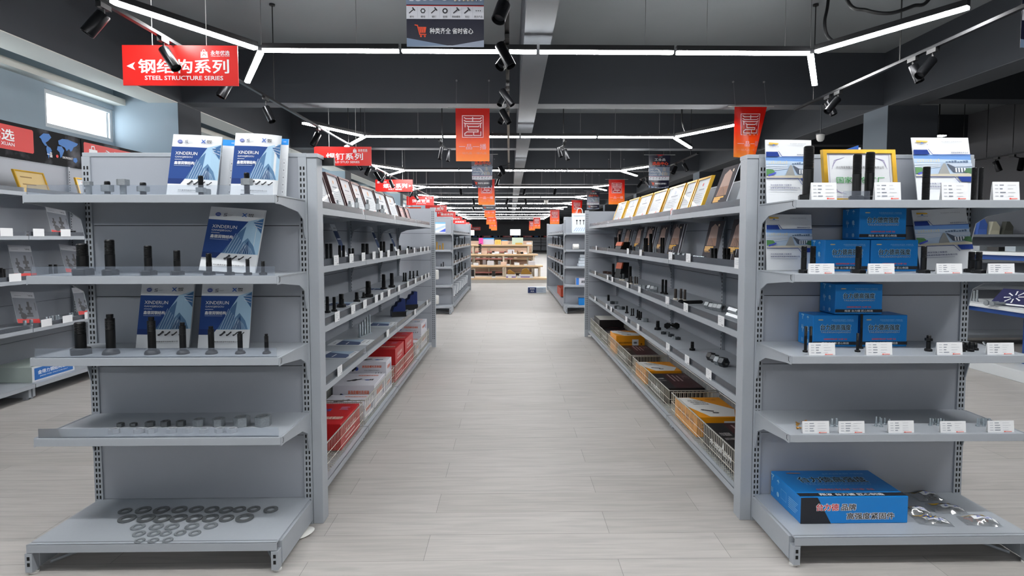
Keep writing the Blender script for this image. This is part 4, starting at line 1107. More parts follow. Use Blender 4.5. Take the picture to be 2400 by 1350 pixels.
cat_px(2160, 2290, 493, 2.47, ZS_R[1], 0.20, 0.04, 0.0, 'tilted factory catalogue on the second shelf beyond the blue boxes', art_factory, group=G2)
def framed(name, lab, x, y, z, w, h, lean, rz, fm, art, t=0.02, fw=0.012, group=None, paper=None):
    r = root(name, lab, 'certificate', (x, y, z + 0.0006), rz, group)
    fn = lean_fn(w, h, lean, 0, 0)
    def bar(u0, v0, u1, v1):
        vs = [fn(a, b, d) for d in (0.004, -t + 0.004) for a, b in ((u0, v0), (u1, v0), (u1, v1), (u0, v1))]
        return vs, [(0, 1, 2, 3), (7, 6, 5, 4), (0, 4, 5, 1), (1, 5, 6, 2), (2, 6, 7, 3), (3, 7, 4, 0)]
    m = MB()
    for q in ((0, 0, w, fw), (0, h - fw, w, h), (0, fw, fw, h - fw), (w - fw, fw, w, h - fw)): m.add(*bar(*q))
    m.build('frame', fm, r)
    m = MB(); vs = [fn(a, b, d) for d in (-0.003, -0.008) for a, b in ((fw, fw), (w - fw, fw), (w - fw, h - fw), (fw, h - fw))]
    m.add(vs, [(0, 1, 2, 3), (7, 6, 5, 4), (0, 4, 5, 1), (1, 5, 6, 2), (2, 6, 7, 3), (3, 7, 4, 0)]).build('paper', paper or PAPER, r)
    P = Print(); art(P, w, h); P.build('certificate_print', r, fn, 0.00012, base=-0.0024)
    m = MB(); m.add([fn(a, b, 0.0005) for a, b in ((fw, fw), (w - fw, fw), (w - fw, h - fw), (fw, h - fw))], [(0, 1, 2, 3)]).build('glass', WG, r)
    return r
def art_green(P, w, h):
    P.frame(0.085 * w, 0.1 * h, 0.915 * w, 0.9 * h, 0.0014, C(150, 138, 180))
    for sx, sy in ((0, 1), (1, 1), (0, 0), (1, 0)):
        cx, cy = (0.12 if not sx else 0.88) * w, (0.15 if not sy else 0.85) * h
        dx, dy = (1 if not sx else -1), (1 if not sy else -1)
        for k in range(3): P.line([(cx + dx * 0.004 * k, cy + dy * (0.05 - 0.01 * k)), (cx + dx * (0.012 + 0.004 * k), cy + dy * 0.012), (cx + dx * (0.055 - 0.012 * k), cy + dy * 0.004 * k)], 0.0012, C(132, 118, 170))
    P.text('河北翔发铁路工程瑞泰高速器材制造有限公司', 0.5 * w, 0.66 * h, C(70, 70, 76), w=0.66 * w, h=0.05 * h, bold=0.0)
    P.text('国家绿色工厂', 0.5 * w, 0.42 * h, C(36, 150, 62), w=0.66 * w, h=0.12 * h, bold=0.008)
a, b = at_y(1938, 358, 2.40), at_y(2110, 358, 2.40)
framed('gold_framed_certificate', 'large gold-framed certificate with green writing on the top shelf', (a.x + b.x) / 2, 2.40, ZS_R[0], b.x - a.x, 0.226, 0.16, 0, GOLD, art_green, 0.022, 0.016)
# ---- blue boxes
BLUEB = M('blue_printed_board', (14, 128, 208), 0.38, var=0.02, scale=8)
PALEB = C(150, 200, 232)
def art_blue(P, w, h):
    k = w / 0.2
    P.poly([(0.11 * w, 0.85 * h), (0.13 * w, 0.835 * h), (0.21 * w, 0.835 * h), (0.23 * w, 0.85 * h), (0.21 * w, 0.87 * h), (0.13 * w, 0.87 * h)], C(206, 190, 150))
    P.text('品质高强度紧固件 中国制造', 0.65 * w, 0.85 * h, PALEB, w=0.48 * w, h=0.032 * h); P.text('TAILIDE HIGH STRENGTH FASTENER', 0.67 * w, 0.81 * h, PALEB, w=0.46 * w, h=0.02 * h)
    for d, m, bo in ((0.0, PALEB, 0.12), (0, INK, 0.03)):
        P.text('台力德高强度', 0.5 * w, 0.615 * h, m, w=0.66 * w + (0.012 * w if bo > 0.03 else 0), h=0.175 * h + (0.012 * h if bo > 0.03 else 0), bold=bo)
    P.text('TAILIDEGAOQIANGDU', 0.5 * w, 0.455 * h, C(18, 60, 110), w=0.66 * w, h=0.062 * h, bold=0.02); P.text('TAILIDEGAOQIANGDU', 0.503 * w, 0.458 * h, C(190, 214, 236), w=0.66 * w, h=0.060 * h, bold=-0.006)
    P.text('全国紧固件著名品牌 “台力德” 出品', 0.5 * w, 0.245 * h, C(232, 90, 84), w=0.52 * w, h=0.05 * h, bold=0.03)
    P.rect(0, 0.065 * h, w, 0.165 * h, INK); P.text('翔发 台力德 匠心制造', 0.5 * w, 0.115 * h, WHITE, w=0.6 * w, h=0.065 * h, bold=0.03)
def icons4(P, cu, cv, s, mat):
    for i, (du, dv) in enumerate(((-1, 1), (1, 1), (-1, -1), (1, -1))):
        u, v = cu + du * s, cv + dv * s
        if i == 0: P.line([(u - s * 0.4, v + s * 0.4), (u + s * 0.4, v + s * 0.4), (u, v), (u, v - s * 0.4)], s * 0.2, mat)
        if i == 1: P.poly([(u - s * 0.5, v), (u, v + s * 0.4), (u + s * 0.5, v)], mat); P.rect(u - s * 0.05, v - s * 0.4, u + s * 0.05, v, mat)
        if i == 2: P.rect(u - s * 0.3, v - s * 0.4, u - s * 0.12, v + s * 0.4, mat); P.rect(u + s * 0.12, v - s * 0.4, u + s * 0.3, v + s * 0.4, mat)
        if i == 3: P.disc(u, v, s * 0.4, mat, 12)
def carton(name, lab, x0, y0, z0, w, d, h, mat, arts, rz=0.0, lid=0.0, group=None, cat='box', mats=None):
    """closed carton; local x 0..w, y 0..d (front at 0), z 0..h.  arts: {'front','left','right','top': function}"""
    r = root(name, lab, cat, (x0, y0, z0 + 0.0006), rz, group)
    m = MB().box(0, 0, 0, w, d, h)
    m.build('body', mat, r, bevel=0.0025)
    if lid:
        e = 0.0014
        MB().box(-e, -e, h - lid, w + e, d + e, h + e).build('lid', mats or mat, r, bevel=0.0025)
    e = 0.0016 if lid else 0.0003
    F_ = {'front': (plane_fn((0, -e, 0), (1, 0, 0), (0, 0, 1)), w, h), 'left': (plane_fn((-e, d, 0), (0, -1, 0), (0, 0, 1)), d, h), 'right': (plane_fn((w + e, 0, 0), (0, 1, 0), (0, 0, 1)), d, h), 'top': (plane_fn((0, 0, h + e), (1, 0, 0), (0, 1, 0)), w, d), 'topl': (plane_fn((0, d, h + e), (0, -1, 0), (1, 0, 0)), d, w), 'topr': (plane_fn((w, 0, h + e), (0, 1, 0), (-1, 0, 0)), d, w)}
    for k, fn in arts.items():
        P = Print(); f, a, b = F_[k]; fn(P, a, b)
        P.build('print', r, f, 0.00012, base=0.0003)
    return r
def side_blue(P, w, h):
    icons4(P, w * 0.5, h * 0.3, w * 0.18, PALEB); icons4(P, w * 0.5, h * 0.72, w * 0.18, PALEB)
def bluebox(fx0, fx1, Y, z, h, lab):
    a, b = at_y(fx0, 558, Y), at_y(fx1, 558, Y)
    carton('blue_box', lab, a.x, Y, z, b.x - a.x, 0.125, h, BLUEB, {'front': art_blue, 'left': side_blue}, group='small blue printed boxes')
zs2, zs3 = ZS_R[1], ZS_R[2]
bluebox(1934, 2040, 2.42, zs2, 0.134, 'small blue box of the lower second-shelf pair, beside the bolts at the post')
bluebox(2042, 2153, 2.42, zs2, 0.134, 'small blue box of the lower second-shelf pair, touching the tilted catalogue')
bluebox(2013, 2123, 2.43, zs2 + 0.1365, 0.132, 'small blue box on top of the pair on the second shelf')
bluebox(1911, 2018, 2.44, zs3, 0.137, 'small blue box of the lower third-shelf pair, beside the post')
bluebox(2024, 2134, 2.44, zs3, 0.137, 'small blue box of the lower third-shelf pair, away from the post')
bluebox(1962, 2073, 2.45, zs3 + 0.1395, 0.130, 'small blue box on top of the pair on the third shelf')
def art_big_front(P, w, h):
    P.poly([(0, 0), (0.285 * w, 0), (0.155 * w, 0.99 * h), (0, 0.99 * h)], INK)
    for m, bo in ((WHITE, 0.15), (C(206, 34, 44), 0.03)): P.text('台力德', 0.25 * w, 0.62 * h, m, w=0.205 * w, h=0.25 * h, bold=bo)
    for m, bo in ((WHITE, 0.15), (INK, 0.03)):
        P.text('品牌', 0.445 * w, 0.62 * h, m, w=0.135 * w, h=0.24 * h, bold=bo); P.text('高强度紧固件', 0.65 * w, 0.28 * h, m, w=0.44 * w, h=0.24 * h, bold=bo)
def art_big_top(P, w, d):
    P.rect(0, 0.03 * d, w, 0.14 * d, INK); P.text('翔发 台力德 匠心制造', 0.5 * w, 0.085 * d, WHITE, w=0.6 * w, h=0.075 * d, bold=0.03)
    P.text('全国紧固件著名品牌 “台力德” 出品', 0.5 * w, 0.26 * d, C(226, 120, 116), w=0.55 * w, h=0.06 * d, bold=0.03)
    P.text('TAILIDEGAOQIANGDU', 0.5 * w, 0.45 * d, C(120, 170, 220), w=0.64 * w, h=0.09 * d, bold=0.0)
    for m, bo in ((PALEB, 0.12), (INK, 0.03)): P.text('台力德高强度', 0.5 * w, 0.62 * d, m, w=0.66 * w, h=0.2 * d, bold=bo)
    P.text('品质高强度紧固件 中国制造', 0.68 * w, 0.84 * d, PALEB, w=0.42 * w, h=0.04 * d); P.rect(0.12 * w, 0.86 * d, 0.26 * w, 0.90 * d, C(150, 120, 120))
def art_big_left(P, d, h):
    icons4(P, 0.17 * d, 0.56 * h, 0.028, PALEB); P.frame(0.38 * d, 0.3 * h, 0.56 * d, 0.66 * h, 0.0012, PALEB)
    for k in range(6): P.rect(0.64 * d, (0.62 - 0.075 * k) * h, (0.93 - 0.03 * (k % 3)) * d, (0.645 - 0.075 * k) * h, PALEB)
a, b = at_y(1877, 1172, 2.30), at_y(2129, 1172, 2.30)
carton('blue_carton', 'large flat blue carton lying on the base deck', a.x, 2.30, 0.12, b.x - a.x, 0.272, 0.112, BLUEB, {'front': art_big_front, 'top': art_big_top, 'left': art_big_left}, rz=0.0)
# ---- bolts of the blue-box stand
for i, (px, yt, ws, wh, Y, kind) in enumerate(((1896, 343, 24, 44, 2.33, 'hex'), (2010, 362, 20, 34, 2.33, 'hex'), (2040, 357, 21, 30, 2.37, 'hex'), (2172, 391, 17, 30, 2.31, 'stud'), (2284, 393, 11, 20, 2.31, 'stud'), (2300, 393, 11, 20, 2.31, 'stud'))):
    bolt_px(px, yt, Y, ZS_R[0], ws, wh, kind, 'black bolt on blue-box stand top shelf, %s from the aisle side' % ORD[i + 1], thr=0.48 if kind == 'hex' else 1.0, mat=BLACKOX, group='tall black bolts on the top shelf')
for i, (px, yt, ws, wh, Y) in enumerate(((1885, 577, 13, 25, 2.32), (1906, 577, 13, 25, 2.36), (2013, 577, 14, 34, 2.31), (2166, 577, 13, 29, 2.31), (2278, 590, 14, 30, 2.35), (2295, 590, 14, 30, 2.295))):
    bolt_px(px, yt, Y, ZS_R[1], ws, wh, 'hex', 'black hex bolt on blue-box stand second shelf, %s from the aisle side' % ORD[i + 1], thr=0.5, group='black hex bolts between price cards')
for i, (px, yt, ws, wh, Y) in enumerate(((1889, 765, 7, 13, 2.33), (1901, 765, 7, 13, 2.35), (2011, 781, 7, 13, 2.33), (2020, 736, 6, 11, 2.40))):
    bolt_px(px, yt, Y, ZS_R[2], ws, wh, 'hex', 'thin black bolt on blue-box stand third shelf, %s from the aisle side' % ORD[i + 1], thr=0.4, group='thin black bolts on the third shelf')
t = bolt_px(2177, 786, 2.34, ZS_R[2], 10, 17, 'hex', 'short black bolt with nut at its tip on the third shelf', name='bolt_with_nut', thr=0.5)
MB().ngon(6, 0.0145, 0.044, 0.054, hole=0.0085).build('nut', BLACKOX, t)
for i, (px, ws) in enumerate(((2256, 9), (2266, 9), (2276, 10), (2286, 9))):
    bolt_px(px, 801 + 2 * (i % 2), 2.33 + 0.03 * (i % 2), ZS_R[2], ws, 14, 'hex', 'stubby black bolt on the third shelf beside outer price card, %s from aisle' % ORD[i + 1], group='stubby black bolts')
R = random.Random(4)
for i, (px, yt) in enumerate(((1951, 981), (1961, 980))):
    bolt_px(px, yt, 2.35, ZS_R[3], 5, 10, 'hex', 'small bright screw of the pair between the first two price cards, %s one' % ORD[i + 1], mat=ZINC, group='pair of small screws')
for i, (px, yt, Y) in enumerate(((2054, 976, 2.35), (2063, 977, 2.38), (2066, 980, 2.34), (2074, 979, 2.37), (2085, 982, 2.36))):
    bolt_px(px, yt, Y, ZS_R[3], 4, 8, 'hex', 'small zinc screw beside third price card, fourth shelf, %s from aisle' % ORD[i + 1], mat=ZINC, group='zinc screws beside the third card')
for i in range(6):
    bolt_px(2181 + 6 * i, 980 + (i % 2), 2.35 + 0.02 * (i % 3), ZS_R[3], 4.5, 8, 'hex', 'small zinc screw beside fourth price card, fourth shelf, %s from aisle' % ORD[i + 1], mat=ZINC, group='zinc screws beside the fourth card')
for i in range(7):
    bolt_px(2292 + 4.6 * i, 980 + (i % 2), 2.34 + 0.025 * (i % 3), ZS_R[3], 4.5, 8, 'hex', 'small zinc screw beside outer price card, fourth shelf, %s from aisle' % ORD[i + 1], mat=ZINC, group='zinc screws beside the outer card')
def lying(x, y, z, L, r, hr, lab, mat, rz, cat='screw', name='screw', group=None, kind='pan'):
    t = root(name, lab, cat, (x, y, z + hr + 0.0003), rz, group)
    q = Matrix.Rotation(math.pi / 2, 3, 'Y')
    MB().lathe([(hr, 0), (hr, hr * 0.9)], 6 if kind == 'hex' else 12, (-L / 2, 0, 0), q).build('head', mat, t)
    MB().lathe([(r, hr * 0.8)] + thread(r, L * 0.35, L * 0.95, max(0.0012, r * 0.5)) + [(r * 0.5, L)], 10, (-L / 2, 0, 0), q).build('shank', mat, t, smooth=40)
for i in range(7):
    p = at_y(1862 + 5.6 * i, 990, 2.36)
    lying(p.x, 2.315 + 0.032 * (i % 3), ZS_R[3] + 0.006 * (i % 2), 0.026, 0.0026, 0.0055, 'brass screw lying in the small pile on the fourth shelf', BRASS, 0.7 * i, group='brass screws in a pile')

# ------------------------------------------------------------ price cards
CARDW = M('white_card', (234, 236, 238), 0.5)
def card_art(P, w, h):
    R = random.Random(int(w * 1e6) % 97)
    for j in range(4):
        v = h * (0.82 - 0.2 * j)
        P.rect(w * 0.08, v - h * 0.02, w * 0.2, v + h * 0.02, C(176, 180, 188))
        P.rect(w * 0.26, v - h * 0.03, w * (0.36 + 0.12 * R.random()), v + h * 0.03, C(140, 146, 158)); P.rect(w * 0.56, v - h * 0.014, w * (0.7 + 0.2 * R.random()), v + h * 0.014, C(196, 198, 204))
    P.rect(w * 0.6, h * 0.05, w * 0.9, h * 0.11, C(240, 150, 140)); P.disc(w * 0.635, h * 0.08, h * 0.05, C(236, 84, 70), 8)
def price_card(x0, y0, x1, y1, Y, zbase, lab, tilt=0.10):
    a, b = at_y(x0, y1, Y), at_y(x1, y0, Y); w = b.x - a.x; h = b.z - zbase
    r = root('price_card', lab, 'price card', ((a.x + b.x) / 2, Y, zbase + 0.0005), 0.02, 'white price cards on the blue-box stand')
    fn = lean_fn(w, h / math.cos(tilt), tilt, 0.0, 0.0)
    sheet(fn, w, h / math.cos(tilt), 1, 1, 0.0012).build('card', CARDW, r)
    sheet(lambda u, v, d: Vector((u - w / 2, 2 * h * math.sin(tilt) / math.cos(tilt) - v * math.sin(tilt) + d + 0.002, v * math.cos(tilt))), w, h / math.cos(tilt) - 0.002, 1, 1, 0.001).build('prop', CARDW, r)
    P = Print(); card_art(P, w, h); P.build('print', r, fn, 0.00008, base=0.0003)
CARDS = {0: ((1902, 428, 1963, 455), (2051, 427, 2114, 455), (2208, 428, 2272, 455), (2328, 426, 2393, 455)), 1: ((1895, 618, 1957, 645), (2035, 618, 2098, 645), (2195, 618, 2257, 645), (2316, 618, 2380, 645)),
         2: ((1896, 804, 1959, 833), (2030, 803, 2093, 833), (2196, 803, 2258, 833), (2314, 804, 2379, 832)), 3: ((1881, 988, 1945, 1017), (1966, 988, 2028, 1017), (2082, 987, 2144, 1017), (2204, 988, 2266, 1017), (2315, 987, 2379, 1017))}
for j, cs in CARDS.items():
    for i, c in enumerate(cs):
        price_card(*c, 2.262, ZS_R[j], 'white price card on the %s shelf of blue-box stand, %s from the aisle' % (('top', 'second', 'third', 'fourth')[j], ORD[i + 1]))
a, b = at_y(1978, 434, 2.275), at_y(2040, 434, 2.275)
r = root('acrylic_stand', 'clear acrylic card stand between the first two top-shelf price cards', 'card stand', (a.x, 2.275, ZS_R[0] + 0.0005))
MB().box(0, 0, 0, b.x - a.x, 0.003, 0.036).build('front_plate', ACRYL, r); MB().box(0, 0, 0, b.x - a.x, 0.05, 0.002).build('foot_plate', ACRYL, r)

# ------------------------------------------------------------ plastic bags
def bag(cx, cy, w, d, rz, lab, cm, seed, lean=1.0, z=0.12):
    p = at_z(cx, cy, z); R = random.Random(seed)
    r = root('plastic_bag', lab, 'bag', (p.x, p.y, z + 0.0006), rz, 'small plastic bags of hardware')
    N = 14
    hts = {}
    def H(u, v):
        a, b = u / w, v / d
        k = max(0, math.sin(math.pi * min(1, max(0, a)))) ** 0.8 * max(0, math.sin(math.pi * min(1, max(0, b)))) ** 0.8
        return 0.002 + 0.024 * lean * k + 0.0034 * math.sin(9 * a + seed) * math.sin(11 * b + 2 * seed) + 0.002 * math.sin(23 * a + 7 * b)
    fn = lambda u, v, d_: Vector((u - w / 2, v - d / 2, max(0.0008, H(u, v)) + d_))
    m = MB(); vs = [fn(w * i / N, d * j / N, 0) for j in range(N + 1) for i in range(N + 1)]
    m.add(vs, [(j * (N + 1) + i, j * (N + 1) + i + 1, (j + 1) * (N + 1) + i + 1, (j + 1) * (N + 1) + i) for j in range(N) for i in range(N)]).build('film', FILM, r, smooth=80)
    P = Print(); q = C(224, 222, 210)
    P.poly([(0.06 * w, 0.95 * d), (0.74 * w, 0.93 * d), (0.86 * w, 0.70 * d), (0.16 * w, 0.64 * d)], C(232, 186, 50))
    P.poly([(0.20 * w, 0.70 * d), (0.46 * w, 0.84 * d), (0.52 * w, 0.72 * d), (0.62 * w, 0.60 * d), (0.44 * w, 0.60 * d), (0.40 * w, 0.70 * d)], C(34, 82, 180))
    P.poly([(0.22 * w, 0.58 * d), (0.90 * w, 0.58 * d), (0.95 * w, 0.30 * d), (0.28 * w, 0.30 * d)], WHITE); P.text('翔发紧固件', 0.6 * w, 0.44 * d, C(60, 90, 190), w=0.42 * w, h=0.12 * d, bold=0.02)
    P.build('label_print', r, fn, 0.0002, cut=w / 8, base=0.0008)
    c = MB()
    for k in range(9):
        a = R.uniform(0, math.pi); x, y = R.uniform(-0.25, 0.25) * w, R.uniform(-0.28, 0.2) * d
        rot = Matrix.Rotation(a, 3, 'Z') @ Matrix.Rotation(math.pi / 2, 3, 'Y')
        c.lathe([(0.0045, 0), (0.0045, 0.004), (0.0022, 0.004), (0.0022, 0.026)], 8, (x, y, 0.006 + 0.003 * (k % 3)), rot)
    o = c.build('contents', cm, r); o['kind'] = 'stuff'
bag(2172, 1166, 0.12, 0.075, 0.05, 'plastic bag of black screws at the back of the base deck', BLACKOX, 2)
bag(2150, 1202, 0.10, 0.06, -0.3, 'clear plastic bag half behind the large blue carton', DARKST, 5)
bag(2220, 1195, 0.135, 0.085, -0.12, 'plastic bag of hardware in the middle of the base deck', GALV, 3, 0.8)
bag(2184, 1222, 0.135, 0.08, -0.2, 'flat plastic bag beside the front corner of the blue carton', ZINC, 7, 0.5)
bag(2296, 1224, 0.14, 0.075, -0.15, 'plastic bag with pinkish copper pieces at the outer end of the deck', M('copper_pink', (206, 150, 140), 0.4, 0.5), 9)
# white plastic scrap under the washer stand corner
p = at_z(708, 1253, 0.0)
m = MB(); N = 8
m.lathe([(0.0, 0.0), (0.05, 0.001), (0.062, 0.006), (0.055, 0.011), (0.0, 0.013)], 20, close=False)
o = m.xf(Matrix.Scale(0.62, 4, (1, 0, 0))).build('plastic_disc', WHITEPL, smooth=60); o.location = (p.x, p.y, 0.0005); o.rotation_euler = (0, 0, -0.5)
tag(o, 'white plastic disc on the floor against the washer stand foot', 'disc')
# ------------------------------------------------------------ goods along the aisle
HP = math.pi / 2
def at_pl(px, py, pt, n):
    r = Vector(ray(px, py)); o = Vector((0, 0, EYE)); t = (Vector(pt) - o).dot(n) / r.dot(n)
    return o + r * t
RN = Vector((math.cos(THR), math.sin(THR), 0))
def onR(px, x=0.0, py=558):
    return at_pl(px, py, rp(x, 0), RN)
SHN = ('top', 'second', 'third', 'fourth')
def price_tag(p, z, side, lab, w=0.082, h=0.052):
    rz = HP if side == 'L' else -HP + THR
    r = root('price_tag', lab, 'price tag', (p.x, p.y, z), rz, 'white price tags on the aisle shelves')
    MB().box(-w / 2, -0.0012, 0, w / 2, 0, h).build('card', CARDW, r)
    P = Print()
    for k in range(3): P.rect(-w * 0.4, h * (0.75 - 0.17 * k), w * (0.1 + 0.12 * (k % 2)), h * (0.79 - 0.17 * k), C(176, 180, 188))
    P.rect(w * 0.12, h * 0.1, w * 0.4, h * 0.2, C(150, 152, 160)); P.build('print', r, plane_fn((0, -0.0012, 0), (1, 0, 0), (0, 0, 1)), 0.0001)
for j, pxs in ((1, (738, 787, 823, 851, 876, 893, 910, 933, 954, 971, 986, 995, 1003)), (2, (739, 787, 825, 853, 880, 893, 910, 934, 955, 973, 988, 997, 1004)), (3, (791, 906, 971, 1000))):
    for i, px in enumerate(pxs):
        price_tag(at_x(px, 558, -0.9005), AZL[j] - 0.004, 'L', 'white price tag on the %s shelf of red-box gondola, %s from the washer stand' % (SHN[j], ORD[i + 1]))
for j, pxs in ((1, (1731, 1614, 1572, 1502, 1472, 1398)), (2, (1694, 1610, 1566, 1500, 1472, 1436, 1425, 1396)), (3, (1667, 1615, 1569, 1498, 1470, 1434, 1423, 1396))):
    for i, px in enumerate(pxs):
        price_tag(onR(px, -0.0045), AZR[j] - 0.004, 'R', 'white price tag on the %s shelf of yellow-box gondola, %s from the blue-box stand' % (SHN[j], ORD[i + 1]))
# ---- bolts on the red-box gondola
for i, (px, yt, w) in enumerate(((766, 571, 8), (775, 571, 8), (796, 575, 7), (805, 575, 7), (819, 582, 6), (827, 582, 6), (851, 571, 9), (860, 571, 8), (893, 566, 7), (900, 566, 6), (918, 571, 8), (937, 575, 6), (957, 577, 5), (964, 579, 5), (972, 581, 4))):
    p = at_x(px, yt, -1.08); k = p.y / F / 2
    bolt(p.x, p.y, AZL[1] + 0.0004, p.z - AZL[1], w * k, w * k * 1.5, 'stud', 'black stud on red-box gondola second shelf, %s from the washer stand' % ORD[i + 1], thr=0.3, group='black studs on the second shelf')
for i, (px, yt, w) in enumerate(((737, 701, 6), (767, 695, 8), (783, 696, 8), (800, 689, 12), (836, 685, 9), (852, 685, 6), (863, 659, 13), (899, 643, 9), (918, 640, 9), (946, 639, 4), (951, 639, 4), (961, 635, 4), (969, 635, 3.6), (978, 634, 3.4))):
    p = at_x(px, yt, -1.03 - 0.02 * (i % 2)); k = p.y / F / 2
    bolt(p.x, p.y, AZL[2] + 0.0004, p.z - AZL[2], w * k, w * k * 1.7, 'hex', 'black hex bolt on red-box gondola third shelf, %s from the washer stand' % ORD[i + 1], thr=0.5, group='black hex bolts on the third shelf')
# ---- dark wood frames on its top shelf
def art_cert(seed, seal=(226, 120, 110)):
    def f(P, w, h):
        R = random.Random(seed)
        P.frame(0.1 * w, 0.08 * h, 0.9 * w, 0.92 * h, 0.0012, C(190, 196, 210))
        P.disc(0.5 * w, 0.80 * h, 0.05 * w, C(*seal), 14)
        P.rect(0.3 * w, 0.66 * h, 0.7 * w, 0.69 * h, C(150, 154, 166))
        P.lines(0.18 * w, 0.56 * h, 0.64 * w, 5, 0.055 * h, 0.010 * h, C(168, 172, 182))
        P.rect(0.55 * w, 0.16 * h, 0.8 * w, 0.18 * h, C(120, 124, 136)); P.disc(0.66 * w, 0.19 * h, 0.07 * w, C(232, 150, 140), 12)
    return f
for i, (y0, y1, h) in enumerate(((3.26, 3.52, 0.275), (3.60, 3.83, 0.275), (3.87, 4.12, 0.275), (4.15, 4.38, 0.27), (4.41, 4.80, 0.265), (4.84, 5.24, 0.265), (5.28, 5.66, 0.27), (5.78, 6.02, 0.19), (6.1, 6.32, 0.19))):
    framed('dark_framed_certificate', 'dark wood framed certificate on top of red-box gondola, %s from the washer stand' % ORD[i + 1], -1.06, (y0 + y1) / 2, AZL[0], y1 - y0, h, 0.30, HP, DWOOD, art_cert(i, (232, 170, 120)), 0.024, 0.013, 'dark framed certificates on the top shelf', PAPER if i < 7 else C(236, 190, 184))
for i, (px, yt, w) in enumerate(((791, 469, 7), (819, 471, 9), (836, 464, 10), (861, 468, 10), (885, 465, 9), (896, 481, 10), (903, 498, 6))):
    p = at_x(px, yt, -0.955); k = p.y / F / 2; h = p.z - AZL[0]
    t = root('bolt_with_nut', 'pale zinc bolt with big nut on red-box gondola top shelf, %s from the washer stand' % ORD[i + 1], 'bolt', (p.x, p.y, AZL[0] + 0.0004), 0.2, 'pale bolts with nuts')
    MB().lathe([(w * k * 0.62, 0)] + thread(w * k * 0.62, 0.004, max(0.02, h) - 0.002) + [(w * k * 0.5, max(0.02, h))], 14).build('shank', GALV, t, smooth=35)
    MB().ngon(6, w * k * 1.05, max(0.006, h * 0.42), max(0.012, h * 0.72), hole=w * k * 0.55).build('nut', M('pale_nut', (188, 194, 198), 0.4, 0.5), t)
# ---- leaning catalogues on its second shelf, flat ones on the fourth
def art_flat(P, w, h):
    P.rect(0, 0.22 * h, w, 0.8 * h, C(58, 74, 108, 30)); P.poly([(0.5 * w, 0.22 * h), (w, 0.22 * h), (w, 0.8 * h), (0.8 * w, 0.8 * h)], C(150, 170, 190, 30))
    P.poly([(0.3 * w, 0.14 * h), (w, 0.14 * h), (w, 0.26 * h), (0.38 * w, 0.26 * h)], PAPER)
    for i in range(4): P.line([((0.42 + 0.13 * i) * w, 0.19 * h), ((0.46 + 0.13 * i) * w, 0.23 * h)], 0.007, INK)
    P.text('新品目录', 0.3 * w, 0.88 * h, INK, w=0.3 * w, h=0.04 * h, bold=0.02); P.rect(0.3 * w, 0.08 * h, 0.8 * w, 0.10 * h, GREYINK)
    P.rect(0.1 * w, 0.55 * h, 0.5 * w, 0.57 * h, WHITE)
for i, (y, ro) in enumerate(((3.05, 0.0), (4.05, 0.0), (5.15, 0.0), (5.85, 0.0))):
    catalogue(-1.13, y, AZL[1], 0.2, 0.25, 0.38, ro, 0.12, 'dark blue catalogue leaning on red-box gondola second shelf, %s from the washer stand' % ORD[i + 1], art_flat, rz=HP, group='leaning dark blue catalogues')
def flat_cat(px, py, z, rz, lab, art, w=0.21, h=0.285):
    p = at_z(px, py, z)
    r = root('catalogue', lab, 'catalogue', (p.x, p.y, z + 0.0004), rz, 'catalogues lying flat')
    MB().box(-w / 2, -h / 2, 0, w / 2, h / 2, 0.005).build('cover', PAPER, r)
    P = Print(); art(P, w, h); P.build('cover_print', r, plane_fn((-w / 2, -h / 2, 0.005), (1, 0, 0), (0, 1, 0)), 0.00012)
flat_cat(795, 833, AZL[3], HP - 0.06, 'dark blue catalogue lying on the fourth shelf beside the washer stand', art_flat, 0.2, 0.27)
flat_cat(824, 804, AZL[3], HP, 'dark blue catalogue lying on the fourth shelf behind the zinc pack', art_flat, 0.2, 0.27)
flat_cat(893, 761, AZL[3], HP + 0.05, 'dark blue catalogue lying on the fourth shelf beyond the zinc pack', art_flat, 0.2, 0.27)
flat_cat(800, 714, AZL[2], HP, 'flat catalogue under the bolts of the third shelf by the washer stand', art_flat, 0.2, 0.25)
flat_cat(884, 679, AZL[2], HP, 'flat catalogue behind the thick bolt on the third shelf', art_flat, 0.2, 0.25)
p = at_z(855, 786, AZL[3])
r = root('hardware_pack', 'upright row of shiny zinc anchors on the fourth shelf', 'hardware pack', (p.x, p.y, AZL[3] + 0.0005), 0.15)
for k in range(5):
    MB().lathe([(0.010, 0), (0.010, 0.008), (0.006, 0.009)] + thread(0.007, 0.012, 0.09 + 0.012 * k) + [(0.005, 0.095 + 0.012 * k)], 12, (0.014 * k - 0.028, 0.042 * k - 0.08, 0)).build('anchor', ZINC, r, smooth=40)
MB().prism([(-0.04, -0.092), (-0.02, -0.096), (0.045, 0.098), (0.022, 0.102)], 'z', 0.0, 0.006).build('clip', ZINC, r)
for i, (px, yf, yt) in enumerate(((935, 741, 700), (964, 725, 683))):
    p = at_z(px, yf, AZL[3]); q = at_y(px, yt, p.y); h = q.z - AZL[3]; d = 0.11
    r = root('blue_holder', 'navy blue stepped plastic holder on the fourth shelf, %s' % ('farther one' if i else 'nearer one'), 'holder', (p.x, p.y, AZL[3] + 0.0005), 0.0, 'navy plastic holders')
    NB_ = M('navy_plastic', (22, 44, 104), 0.35)
    MB().prism([(-0.07, 0), (0.05, 0), (0.05, h), (0.015, h), (0.01, h * 0.86), (-0.02, h * 0.8), (-0.03, h * 0.62), (-0.055, h * 0.56), (-0.07, h * 0.3)], 'y', -d / 2, d / 2).xf(Matrix.Rotation(0.4, 4, 'Z')).build('body', NB_, r, bevel=0.003)
    MB().box(-0.075, -d / 2 - 0.004, 0, 0.055, -d / 2 - 0.001, h * 0.3).xf(Matrix.Rotation(0.4, 4, 'Z')).build('clip', BLACKM, r)
